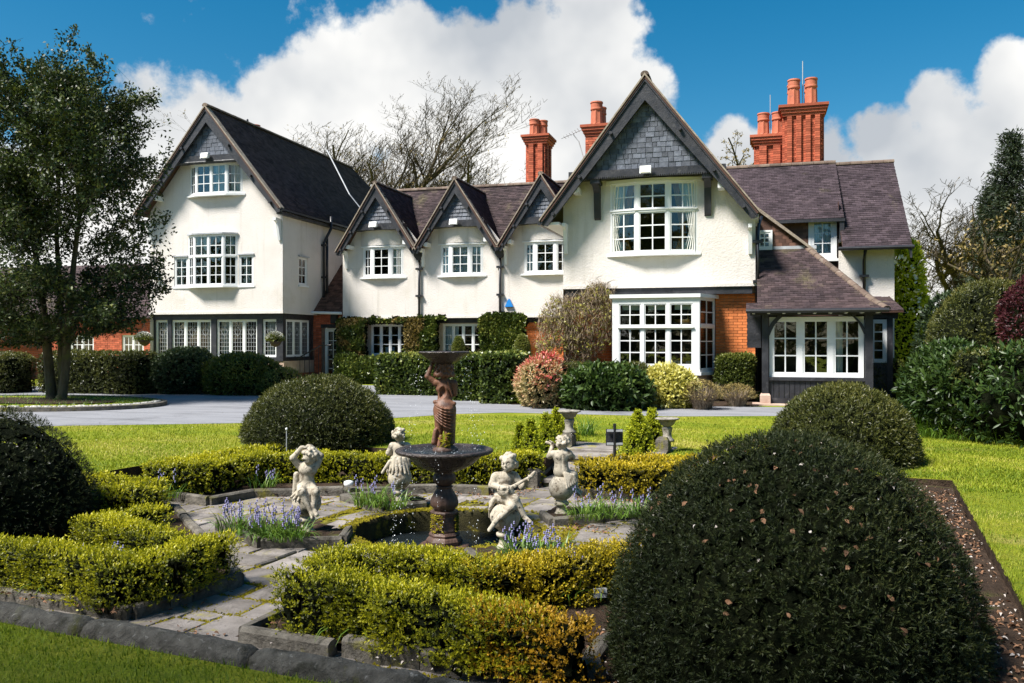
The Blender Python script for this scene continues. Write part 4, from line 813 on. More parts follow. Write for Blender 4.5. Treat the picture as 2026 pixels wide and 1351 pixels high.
class Win:
    """a window: frame mesh (the part) with glazing bars, panes, sill, curtains as sub-parts"""
    def __init__(s, root=None, name='window', mat='white_paint'): s.f = MB(); s.b = MB(); s.p = []; s.extra = []; s.root = root or house; s.name = name; s.mat = mat; s.lead = MB()
    def panel(s, x, y, z, ang, w, h, lights=1, cols=2, tiers=((3, 1.0),), fr=0.06, mu=0.07, ba=0.026, dep=0.09, sash=0.03, lead=False):
        o = (x, y, z); f = s.f
        f.fbox(o, ang, 0, fr, -dep, 0, 0, h); f.fbox(o, ang, w - fr, w, -dep, 0, 0, h); f.fbox(o, ang, fr, w - fr, -dep, .002, h - fr, h); f.fbox(o, ang, fr, w - fr, -dep, .002, 0, fr)
        zs = [fr]; tot = sum(t[1] for t in tiers); H_ = h - 2 * fr - mu * .8 * (len(tiers) - 1); bands = []; zc = fr
        for i, (r_, t_) in enumerate(tiers):
            bands.append((zc, zc + H_ * t_ / tot, r_)); zc += H_ * t_ / tot
            if i < len(tiers) - 1: f.fbox(o, ang, fr, w - fr, -dep, .018, zc, zc + mu * .8); zc += mu * .8
        lw = (w - 2 * fr - mu * (lights - 1)) / lights
        for i in range(lights):
            u0 = fr + i * (lw + mu); u1 = u0 + lw
            if i < lights - 1: f.fbox(o, ang, u1, u1 + mu, -dep, .004, fr, h - fr)
            for (z0, z1, rows) in bands:
                # sash
                a0, a1, b0, b1 = u0 + sash, u1 - sash, z0 + sash, z1 - sash
                for q in ((u0, a0, z0, z1), (a1, u1, z0, z1), (a0, a1, z0, b0), (a0, a1, b1, z1)): s.b.fbox(o, ang, q[0], q[1], -.05, -.012, q[2], q[3])
                if lead:
                    s.p.append((o, ang, a0, a1, b0, b1)); nx, nz = max(2, round((a1 - a0) / .105)), max(3, round((b1 - b0) / .14))
                    for k in range(1, nx): u = a0 + (a1 - a0) * k / nx; s.lead.fbox(o, ang, u - .005, u + .005, -.036, -.022, b0, b1)
                    for k in range(1, nz): zz_ = b0 + (b1 - b0) * k / nz; s.lead.fbox(o, ang, a0, a1, -.036, -.022, zz_ - .005, zz_ + .005)
                    cu_, su_ = math.cos(ang), math.sin(ang); um, zm = (a0 + a1) / 2, b0 + (b1 - b0) * .70; dx, dz = min(.13, (a1 - a0) * .36), .17
                    P_ = [(um, zm + dz), (um + dx, zm), (um, zm - dz), (um - dx, zm)]
                    for (pa, pb) in zip(P_, P_[1:] + P_[:1]):
                        q = [(o[0] + u * cu_ - .029 * su_, o[1] + u * su_ + .029 * cu_, o[2] + zv) for (u, zv) in (pa, pb)]; s.lead.tube(q, .008, 4)
                    continue
                cw, rh = (a1 - a0 - ba * (cols - 1)) / cols, (b1 - b0 - ba * (rows - 1)) / rows
                for k in range(1, cols): u = a0 + k * (cw + ba) - ba; s.b.fbox(o, ang, u, u + ba, -.046, -.016, b0, b1)
                for k in range(1, rows): z_ = b0 + k * (rh + ba) - ba; s.b.fbox(o, ang, a0, a1, -.045, -.017, z_, z_ + ba)
                for k in range(cols):
                    for m in range(rows): s.p.append((o, ang, a0 + k * (cw + ba), a0 + k * (cw + ba) + cw, b0 + m * (rh + ba), b0 + m * (rh + ba) + rh))
    def sill(s, pts, z, h=0.06, out=0.06, back=0.15, name='sill', mat='white_paint'):
        """moulded strip following a plan polyline"""
        b = MB()
        pts = [np.array(p, float) for p in pts]; nn = []
        for i in range(len(pts)):
            d = pts[min(i + 1, len(pts) - 1)] - pts[max(i - 1, 0)]; d /= np.linalg.norm(d); nn.append(np.array((d[1], -d[0])))
        for i in range(len(pts) - 1):
            a, c, na, nc = pts[i], pts[i + 1], nn[i], nn[i + 1]; q = [a + na * out, c + nc * out, c - nc * back, a - na * back]
            b.add([(*p, z) for p in q] + [(*p, z + h) for p in q], [(0, 3, 2, 1), (4, 5, 6, 7), (0, 1, 5, 4), (1, 2, 6, 5), (2, 3, 7, 6), (3, 0, 4, 7)])
        s.extra.append((b, name, mat))
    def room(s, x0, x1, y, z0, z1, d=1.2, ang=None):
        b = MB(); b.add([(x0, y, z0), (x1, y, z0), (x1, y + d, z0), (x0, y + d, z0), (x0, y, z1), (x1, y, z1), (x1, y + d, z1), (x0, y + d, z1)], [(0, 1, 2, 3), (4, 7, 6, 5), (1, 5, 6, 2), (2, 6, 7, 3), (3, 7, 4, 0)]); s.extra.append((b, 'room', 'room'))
    def drape(s, x0, x1, y, z0, z1, mat='curtain', amp=.03, ang=0.0, tie=False, per=.09):
        n = max(6, int((x1 - x0) / .02)); m_ = 10; vs = []
        for j in range(m_ + 1):
            t = j / m_; k = 1.0
            if tie: k = .35 + .65 * abs((t - .28) / .72) if t > .28 else .35 + .45 * (.28 - t) / .28
            for i in range(n + 1):
                u = i / n; xx = x0 + (x1 - x0) * u * k if tie != 'r' else x1 - (x1 - x0) * (1 - u) * k
                vs.append((xx, y + amp * math.sin(2 * math.pi * (x1 - x0) * u / per), z0 + (z1 - z0) * t))
        b = MB(); b.add(vs, [(j * (n + 1) + i, j * (n + 1) + i + 1, (j + 1) * (n + 1) + i + 1, (j + 1) * (n + 1) + i) for j in range(m_) for i in range(n)]); s.extra.append((b, 'curtain', mat))
    def done(s, label=None):
        o = s.f.build(s.name, s.mat, s.root)
        if s.b.v: s.b.build('glazing_bars', s.mat, o)
        if s.lead.v: s.lead.build('lead_cames', 'grey_plastic', o)
        for (b, n, m) in s.extra: b.build(n, m, o, n == 'curtain')
        for (og, ang, u0, u1, z0, z1) in s.p:
            cu, su = math.cos(ang), math.sin(ang); u, d, z = (u0 + u1) / 2, -.03, (z0 + z1) / 2
            piece('pane', 'glass', o, (og[0] + u * cu + d * su, og[1] + u * su - d * cu, og[2] + z), (u1 - u0 + .004, .004, z1 - z0 + .004), (0, 0, ang + random.gauss(0, .004)))
        if label: o['label'] = label
        return o

TILE_N = [0]
def roof(name, poly, mat='roof_tile', gauge=0.105, tw=0.17, root=None, thick=0.05):
    """poly: eave left, eave right, then up and round (world, coplanar). Deck slab + courses of separate tiles"""
    P = [np.array(p, float) for p in poly]; u = P[1] - P[0]; u /= np.linalg.norm(u); nn = np.cross(u, P[-1] - P[0]); nn /= np.linalg.norm(nn)
    if nn[2] < 0: nn = -nn
    v = np.cross(nn, u); 
    if v[2] < 0: v = -v
    Q = [((p - P[0]) @ u, (p - P[0]) @ v) for p in P]; vmax = max(q[1] for q in Q); vmin = min(q[1] for q in Q)
    d = MB(); d.prism([p - nn * .012 for p in P], -nn * thick); deck = d.build(name, 'tile_brown', root or house)
    vs, fs, rn = [], [], []; row = 0; y = vmin
    while y < vmax - .02:
        ym = min(y + gauge * .5, vmax - 1e-3); xs = []
        for (a, b) in zip(Q, Q[1:] + Q[:1]):
            if (a[1] - ym) * (b[1] - ym) < 0: xs.append(a[0] + (b[0] - a[0]) * (ym - a[1]) / (b[1] - a[1]))
        if len(xs) >= 2:
            x0, x1 = min(xs), max(xs); x = x0 - (tw * .5 if row % 2 else 0) + random.uniform(-.01, .01)
            while x < x1 - .01:
                a, b = max(x, x0), min(x + tw - .005, x1)
                if b - a > .02:
                    t = .024 + random.uniform(-.006, .008); y2 = min(y + gauge * 1.3, vmax + .03); k = len(vs); lo_ = y + random.uniform(-.008, .004)
                    for (xx, yy_, h) in ((a, lo_, -.004), (b, lo_, -.004), (b, lo_, t), (a, lo_, t + random.uniform(-.004, .004)), (b, y2, .004), (a, y2, .004)): vs.append(P[0] + u * xx + v * yy_ + nn * h)
                    fs += [(k, k + 1, k + 2, k + 3), (k + 3, k + 2, k + 4, k + 5)]; r_ = random.random(); rn += [r_, r_]; TILE_N[0] += 1
                x += tw
        y += gauge; row += 1
    o = mesh_obj('roof_tiles', np.array(vs), np.array(fs), mat, deck, rnd=rn, kind='stuff')
    return deck
def ridge(a, b, parent, step=.32, r=.11, mat='ridge_tile'):
    a, b = np.array(a, float), np.array(b, float); L = np.linalg.norm(b - a); n = max(1, int(L / step)); d = (b - a) / L; s_ = np.cross(d, (0, 0, 1)); s_ /= np.linalg.norm(s_); up = np.cross(s_, d)
    for i in range(n):
        p, q = a + d * (L * i / n + .004), a + d * (L * (i + 1) / n - .004); vs = []
        for w_, rr in ((p, r), (q, r * .96)):
            rr *= random.uniform(.97, 1.03)
            for t in np.linspace(-.15, math.pi + .15, 8): vs.append(w_ + s_ * rr * math.cos(t) + up * (rr * .85 * math.sin(t) - .05))
        mesh_obj('ridge_tile', vs, [(k, k + 1, 9 + k, 8 + k) for k in range(7)] + [tuple(range(7, -1, -1)), tuple(range(8, 16))], mat, parent)
def barge(x0, xa, x1, ze, za, y0, y1, wd, xl=None, zl=None, pegs=True):
    """pair of bargeboards, apex (xa,za), feet (x0,ze) and (x1,ze); wd = vertical depth of the board"""
    for (xe, s_) in ((x0, -1), (x1, 1)):
        k = (za - ze) / (xa - xe) if xe != xa else 0
        b = MB(); q = wd * .55; dx = q / abs(k)
        poly = [(xa, y0, za), (xe, y0, ze), (xe - s_ * .02, y0, ze - .10), (xe - s_ * dx * .62, y0, ze - .12), (xa, y0, za - wd)]
        b.prism(poly if s_ < 0 else poly[::-1], (0, y1 - y0, 0)); bo = b.build('bargeboard', 'black_timber', house)
        # outer moulding strip along the upper edge
        b = MB(); poly = [(xa, y0 - .035, za + .005), (xe + s_ * .01, y0 - .035, ze), (xe + s_ * .01, y0 - .035, ze - .10), (xa, y0 - .035, za - .13)]
        b.prism(poly if s_ < 0 else poly[::-1], (0, .033, 0)); b.build('moulding', 'black_timber', bo)
        # mortared verge under the tiles
        b = MB(); poly = [(xa, y0 - .07, za + .075), (xe + s_ * .05, y0 - .07, ze + .055), (xe + s_ * .05, y0 - .07, ze + .002), (xa, y0 - .07, za + .012)]
        b.prism(poly if s_ < 0 else poly[::-1], (0, .25, 0)); b.build('verge', 'verge', bo)
        if pegs:
            for t in (.32, .62, .88):
                px_, pz_ = xa + (xe - xa) * t, za - wd * .42 + (ze - za) * t; b = MB(); b.tube([(px_, y0 + .01, pz_), (px_, y0 - .11, pz_)], .045, 8); b.build('purlin_end', 'black_timber', bo)
def slates(parent, xa, za, zb, k, y, rowh=.135, wmin=.12, wmax=.24, joined=False):
    """slate hanging filling a triangle with apex (xa,za), base at zb, half width = (za-z)/k"""
    z = zb; mb = MB()
    while z < za - .08:
        hw = (za - z) / k - .02; x = xa - hw - random.uniform(0, .1)
        while x < xa + hw:
            w_ = random.uniform(wmin, wmax); c = (x + w_ / 2, y - random.uniform(.006, .014), z + rowh * .55)
            if abs(c[0] - xa) < hw + .04:
                if joined: x0_, x1_, q_ = x + .006, x + w_ - .006, random.uniform(0, .006); mb.add([(x0_, y - .03 - q_, z), (x1_, y - .03 - q_, z), (x1_, y - .004, z + rowh * 1.1), (x0_, y - .004, z + rowh * 1.1), (x0_, y + .01, z), (x1_, y + .01, z)], [(0, 1, 2, 3), (4, 5, 1, 0), (4, 0, 3), (1, 5, 2)], random.random())
                else: piece('slate', 'slate', parent, c, (w_ - .012, .02, rowh * 1.04), (R(-4), random.gauss(0, .012), 0))
            x += w_
        z += rowh
    if joined: mb.build('slates', 'slate_joined', parent, rnd=True, kind='stuff')
def bracket(p, h, out, mat, w=.09):
    b = MB(); x, y, z = p; poly = [(x, y, z), (x, y - out, z), (x, y - out, z - .09), (x, y - out * .6, z - .16), (x, y - .07, z - h), (x, y, z - h)]
    b.prism(poly, (w, 0, 0)); return b.build('bracket', mat, house)
def pipe(pts, r=.045, brackets=(), hopper=None):
    b = MB(); b.tube(pts, r, 8); o = b.build('downpipe', 'black_iron', house, True)
    for q in brackets: b = MB(); b.box(q[0] - .12, q[0] + .12, q[1] - r - .012, q[1] + .06, q[2] - .035, q[2] + .035); b.build('pipe_clip', 'black_iron', o)
    if hopper is not None:
        x, y, z = hopper; b = MB(); b.add([(x - .17, y - .14, z + .15), (x + .17, y - .14, z + .15), (x + .17, y + .08, z + .15), (x - .17, y + .08, z + .15), (x - .15, y - .12, z - .05), (x + .15, y - .12, z - .05), (x + .15, y + .08, z - .05), (x - .15, y + .08, z - .05), (x - .06, y - .06, z - .2), (x + .06, y - .06, z - .2), (x + .06, y + .06, z - .2), (x - .06, y + .06, z - .2)],
              [(0, 1, 2, 3)] + [(a, a + 4, (a + 1) % 4 + 4, (a + 1) % 4) for a in range(4)] + [(4 + a, 8 + a, 8 + (a + 1) % 4, 4 + (a + 1) % 4) for a in range(4)] + [(11, 10, 9, 8)]); b.build('hopper', 'black_iron', o)

# ------------------------------------------------------------------ left wing
LX0, LX1, LY, LJ = -21.05, -15.65, 26.0, 2.5
la, lz = -18.36, 9.64; le0, le1, lez = -21.27, -15.45, 6.0; lk = (lz - lez) / (le1 - la)
zR = lambda x: lz - abs(x - la) * lk - .12
wallY('wall', LY, [(LX0, LJ), (LX1, LJ), (LX1, zR(LX1)), (la, lz - .15), (LX0, zR(LX0))], [rect(-20.02, -19.46, 3.45, 4.52), rect(-19.42, -17.42, 3.45, 5.25), rect(-17.38, -16.80, 3.45, 4.52), rect(-19.34, -17.22, 6.66, 7.72)])
wallX('wall', LX1, [(LY, LJ), (38.5, LJ), (38.5, zR(LX1)), (LY, zR(LX1))], [rect(27.06, 27.66, 3.52, 4.52)])
wallX('wall', LX0, [(LY, 0), (38.5, 0), (38.5, zR(LX0)), (LY, zR(LX0))], nd=-1)
b = MB(); b.box(LX0 + .01, LX1 - .01, LY + .01, 38.4, LJ - .02, LJ + .004); b.build('jetty_soffit', 'black_timber', house)
# jetty drip edge
b = MB(); b.box(LX0 - .02, LX1 + .03, LY - .04, LY + .05, LJ - .03, LJ + .05); b.box(LX1 - .05, LX1 + .045, LY + .052, 28.3, LJ - .03, LJ + .05); b.build('jetty_moulding', 'render', house)
w = Win(); zt, zb_ = 5.25, 3.45; pr = .25; bx = [(-19.42, LY), (-19.03, LY - pr), (-17.83, LY - pr), (-17.42, LY)]
for (p, q), L_, c_ in zip(zip(bx[:-1], bx[1:]), (1, 2, 1), (2, 2, 2)):
    w.panel(p[0], p[1], zb_, math.atan2(q[1] - p[1], q[0] - p[0]), math.dist(p, q), zt - zb_, L_, c_, ((3, .56), (2, .40)), fr=.05)
for x0, x1 in ((-20.02, -19.46), (-17.38, -16.80)): w.panel(x0, LY + .02, zb_, 0, x1 - x0, 1.07, 1, 2, ((3, 1),), fr=.05)
w.sill([(-20.08, LY + .02), (-19.44, LY), (-19.03, LY - pr), (-17.83, LY - pr), (-17.40, LY), (-16.74, LY + .02)], zb_ - .06, .06, .045)
w.sill([bx[0], bx[1], bx[2], bx[3]], zt, .05, .07, .25, 'head', 'lead'); w.sill([(-20.06, LY), (-19.44, LY)], 4.52, .04, .05, .1, 'head', 'lead'); w.sill([(-17.40, LY), (-16.76, LY)], 4.52, .04, .05, .1, 'head', 'lead')
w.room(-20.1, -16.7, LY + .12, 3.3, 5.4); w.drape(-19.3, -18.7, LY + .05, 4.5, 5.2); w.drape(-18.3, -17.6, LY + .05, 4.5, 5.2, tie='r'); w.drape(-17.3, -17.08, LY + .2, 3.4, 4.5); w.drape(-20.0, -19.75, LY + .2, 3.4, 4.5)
w.done()
w = Win(); ax_ = [(-19.34, LY), (-18.97, LY - .22), (-17.72, LY - .22), (-17.22, LY)]
for (p, q), L_ in zip(zip(ax_[:-1], ax_[1:]), (1, 2, 1)): w.panel(p[0], p[1], 6.66, math.atan2(q[1] - p[1], q[0] - p[0]), math.dist(p, q), 1.06, L_, 2, ((3, 1),), fr=.05)
w.sill([(-19.46, LY + .02), *ax_[1:3], (-17.12, LY + .02)], 6.60, .06, .045); w.sill(ax_, 7.72, .05, .03, .22, 'head', 'render'); w.room(-19.4, -17.1, LY + .1, 6.55, 7.75); w.drape(-18.35, -17.8, LY - .12, 6.7, 7.7); w.drape(-17.7, -17.3, LY + .0, 6.7, 7.7); w.done()
# open casement in the attic window
w = Win(name='open_casement'); w.panel(-18.40, LY - .23, 6.71, R(-152) + math.pi, .52, .96, 1, 2, ((3, 1),), fr=.035, sash=.012); w.done()
w = Win(); w.panel(LX1 - .02, 27.06, 3.52, math.pi / 2, .60, 1.0, 1, 2, ((3, 1),), fr=.05); w.sill([(LX1, 27.02), (LX1, 27.70)], 3.45, .07, .06); w.sill([(LX1, 27.02), (LX1, 27.72)], 4.52, .05, .07, .1, 'head', 'lead')
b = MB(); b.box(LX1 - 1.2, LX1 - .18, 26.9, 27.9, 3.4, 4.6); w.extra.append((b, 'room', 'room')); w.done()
# ground floor: black timber frame on a sandstone plinth, leaded lights
gy, gx = LY + .22, LX1 - .10
wf = MB()
posts = [(-21.03, -20.98), (-20.45, -20.28), (-18.63, -18.42), (-16.77, -16.57), (-16.01, -15.75)]
for (a, c) in posts: b = MB(); b.box(a, c, gy - .04, gy + .16, .80, 2.40); b.build('timber_post', 'black_timber', house)
b = MB(); b.box(-21.05, gx + .02, gy - .06, gy + .2, 2.28, LJ - .022); b.build('timber_beam', 'black_timber', house)
b = MB(); b.box(-21.05, gx + .02, gy - .065, gy + .2, .82, .95); b.build('timber_sill', 'black_timber', house)
b = MB(); b.box(gx - .2, gx + .022, gy + .21, 28.3, 2.28, LJ - .022); b.build('timber_beam', 'black_timber', house)
b = MB(); b.box(gx - .2, gx + .027, gy + .21, 28.3, .82, .95); b.build('timber_sill', 'black_timber', house)
b = MB(); b.box(gx - .18, gx + .0, 28.05, 28.3, .95, 2.28); b.build('timber_post', 'black_timber', house)
b = MB(); b.box(-21.05, gx + .03, gy - .03, gy + .16, .38, .82); b.box(gx - .16, gx + .035, gy + .165, 28.3, .38, .82); b.build('plinth', 'sandstone', house)
def brickwork(mb, x0, x1, z0, z1, y, dep=.035, ny=-1, L=.225, h=.075, axis='x', jo=.01):
    """bricks on a vertical face, one box per brick"""
    row = 0; z = z0
    while z < z1 - .03:
        x = x0 - (L / 2 if row % 2 else 0)
        while x < x1 - .02:
            a, b = max(x, x0), min(x + L - jo, x1); d = dep + random.uniform(-.005, .005)
            if b - a > .03:
                y0, y1 = sorted((y, y + ny * d))
                if axis == 'x': mb.box(a, b, y0, y1, z, min(z + h - jo, z1), random.random())
                else: mb.box(y0, y1, a, b, z, min(z + h - jo, z1), random.random())
            x += L
        z += h; row += 1
b = MB(); b.box(-21.0, gx - .02, gy + .0, gy + .12, 0, .38); b.box(gx - .15, gx - .02, gy + .12, 28.3, 0, .38); o = b.build('base_wall', 'mortar_dark', house)
b = MB(); brickwork(b, -21.0, gx - .02, 0, .375, gy); brickwork(b, gy, 28.3, 0, .375, gx - .02, ny=1, axis='y'); b.build('brickwork', 'brick_red', o, rnd=True, kind='stuff')
w = Win()
for (a, c, n_) in ((-20.98, -20.45, 1), (-20.28, -18.63, 3), (-18.42, -16.77, 3), (-16.57, -16.01, 1)): w.panel(a, gy + .02, .955, 0, c - a, 1.32, n_, 1, ((1, 1),), fr=.05, mu=.08, lead=True)
w.panel(gx - .04, gy + .23, .955, math.pi / 2, 1.58, 1.32, 3, 1, ((1, 1),), fr=.05, mu=.08, lead=True)
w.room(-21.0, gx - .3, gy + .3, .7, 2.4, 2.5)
for (a, c) in ((-20.8, -20.5), (-18.95, -18.7), (-18.35, -17.9), (-16.5, -16.1), (-20.25, -20.1), (-16.95, -16.8)): w.drape(a, c, gy + .2, .96, 2.28)
for (a, c) in ((26.5, 26.75), (27.5, 27.8)):
    n0 = len(w.extra); b = MB(); vs = [(gx - .22 + .03 * math.sin(i * 1.3), a + (c - a) * i / 12, z) for z in (.96, 2.28) for i in range(13)]; b.add(vs, [(i, i + 1, 14 + i, 13 + i) for i in range(12)]); w.extra.append((b, 'curtain', 'curtain'))
w.done()
# roof, bargeboards, slates
Yf, Yb = 25.5, 38.9
off = 0.02
roof('roof', [(le1, Yf - .05, lez + .02), (le1, 39.2, lez + .02), (la, 36.6, lz + .02), (la, Yf - .05, lz + .02)])
d = roof('roof', [(le0, 39.2, lez + .02), (le0, Yf - .05, lez + .02), (la, Yf - .05, lz + .02), (la, 36.6, lz + .02)])
roof('roof', [(le1, 39.2, lez + .02), (le0, 39.2, lez + .02), (la, 36.6, lz + .02)])
ridge((la, Yf - .06, lz + .08), (la, 36.6, lz + .08), d)
barge(le0, la, le1, lez - .02, lz - .02, Yf, Yf + .08, .52)
b = MB(); zs0 = 7.98; b.box(la - (lz - zs0) / lk - .05, la + (lz - zs0) / lk + .05, Yf + .10, Yf + .5, 7.76, 7.98); b.tube([(la - 1.35, Yf + .16, 7.76), (la + 1.35, Yf + .16, 7.76)], .07, 8); b.build('tie_beam', 'black_timber', house)
b = MB(); b.prism([(la - (lz - zs0) / lk, Yf + .2, zs0), (la + (lz - zs0) / lk, Yf + .2, zs0), (la, Yf + .2, lz - .1)], (0, .05, 0)); gp = b.build('gable_panel', 'black_timber', house); slates(gp, la, lz - .2, zs0 + .01, lk, Yf + .19, .14, .12, .26)
for (x, s_) in ((-20.55, 1), (-16.05, 1)):
    b = MB(); zz_ = zR(x) - .1; b.box(x - .07, x + .07, Yf + .1, LY, zz_ - .16, zz_); b.build('purlin', 'white_paint', house)
bracket((-15.80, LY, 5.72), .75, .35, 'white_paint'); bracket((-20.98, LY, 5.72), .75, .35, 'white_paint')
b = MB(); b.box(le1 - .03, le1 + .07, Yf, 38.9, lez - .07, lez + .0); b.build('gutter', 'black_iron', house)
b = MB(); b.box(LX1, le1, Yf + .1, 38.9, lez - .18, lez - .09); b.build('eaves_soffit', 'black_timber', house)
b = MB(); b.tube([SX(647, 297, la), SX(700, 370, la + 1.4) if False else (la + 1.5, 33.4, lz - 1.5 * lk + .07), (le1 - .05, 33.6, lez + .12)], .03, 6); b.build('lightning_conductor', 'lead', house)
p0 = SX(655, 425, -15.3); x_ = -15.56
b = MB(); pipe([(-15.40, 29.0, 6.2), (-15.40, 29.0, 5.75), (x_, 28.75, 5.2), (x_, 28.75, 2.6)], .055, [(x_, 28.75, z) for z in (5.1, 3.9, 2.9)])
pipe([(x_ + .02, 28.95, 5.4), (x_ + .02, 28.95, 2.6)], .05)
# ------------------------------------------------------------------ link with the side door
o = wallY('wall', 28.3, [(-15.74, 0), (-14.40, 0), (-14.40, 2.55), (-15.74, 2.55)], [rect(-15.30, -14.48, .02, 2.0)], 'mortar_dark')
b = MB(); brickwork(b, -15.74, -15.42, 0, 2.5, 28.3); brickwork(b, -15.42, -14.42, 2.14, 2.5, 28.3); b.build('brickwork', 'brick_red', o, rnd=True, kind='stuff')
b = MB(); b.box(-15.42, -14.40, 28.24, 28.4, 2.0, 2.13); b.build('door_lintel', 'black_timber', house)
w = Win(name='door'); w.panel(-15.30, 28.34, .05, 0, .86, 1.94, 1, 3, ((5, 1),), fr=.07, sash=.06)
w.room(-15.3, -14.45, 28.5, .0, 2.0)
b = MB(); b.tube([(-15.14, 28.30, 1.0), (-15.14, 28.24, 1.0), (-15.05, 28.24, 1.0)], .012, 6); w.extra.append((b, 'handle', 'brass')); w.done('white glazed side door beside the ivy')
d = roof('roof', [(-15.66, 28.05, 2.55), (-14.0, 28.05, 2.55), (-14.0, 31.0, 5.1), (-15.66, 31.0, 5.1)], 'tile_brown'); b = MB(); b.tube([(-15.7, 28.0, 2.56), (-14.45, 28.0, 2.52)], .05, 8); b.build('gutter', 'white_paint', house)
# ------------------------------------------------------------------ middle range with three small gables
MX0, MX1, MY, MJ = -14.40, -4.9, 28.0, 2.35
mg = [-12.89, -9.92, -6.89]; mz, me_, mh = 7.06, 4.70, 1.49; mk = (mz - me_) / mh
wallY('wall', MY, [(MX0, MJ), (MX1, MJ), (MX1, 5.0)] + sum([[(g + mh - .05, 5.0), (g, mz - .2), (g - mh + .05, 5.0)] for g in mg[::-1]], []) + [(MX0, 5.0)],
      [rect(g - .70, g + .86, 3.80, 4.88) for g in mg])
wallX('wall', MX0, [(MY, 0), (33.5, 0), (33.5, 5.0), (MY, 5.0)], nd=-1)
b = MB(); b.box(MX0 + .01, MX1, MY + .01, MY + .5, MJ - .02, MJ + .004); b.build('jetty_soffit', 'black_timber', house)
b = MB(); b.box(MX0 - .02, MX1, MY - .035, MY + .05, MJ - .03, MJ + .04); b.build('jetty_moulding', 'render', house)
o = wallY('wall', MY + .3, rect(MX0, MX1, 0, MJ), [rect(-13.43, -11.95, 1.02, 2.12), rect(-10.66, -9.15, .98, 2.12)], 'mortar'); 
b = MB(); b.box(MX0, MX1, MY + .22, MY + .4, MJ - .20, MJ - .025); b.build('timber_beam', 'black_timber', house)
b = MB(); brickwork(b, -8.6, MX1, 0, MJ - .2, MY + .3); b.build('brickwork', 'brick_orange_joined', o, rnd=True, kind='stuff')
for x0, x1, cv in ((-13.43, -11.95, False), (-10.66, -9.15, True)):
    w = Win(); w.panel(x0, MY + .33, 1.0, 0, x1 - x0, 1.12, 4 if cv else 4, 1 if not cv else 1, ((3, 1),), fr=.05, mu=.05, sash=.03); w.sill([(x0 - .05, MY + .3), (x1 + .05, MY + .3)], .94, .06, .07); w.room(x0, x1, MY + .42, .9, 2.15)
    if cv: w.drape(x0 + .03, x0 + .55, MY + .46, 1.0, 2.1)
    else:
        b = MB(); b.box(x0 + .5, x0 + .85, MY + .46, MY + .5, 1.05, 1.3); w.extra.append((b, 'table_card', 'cloth'))
    w.done()
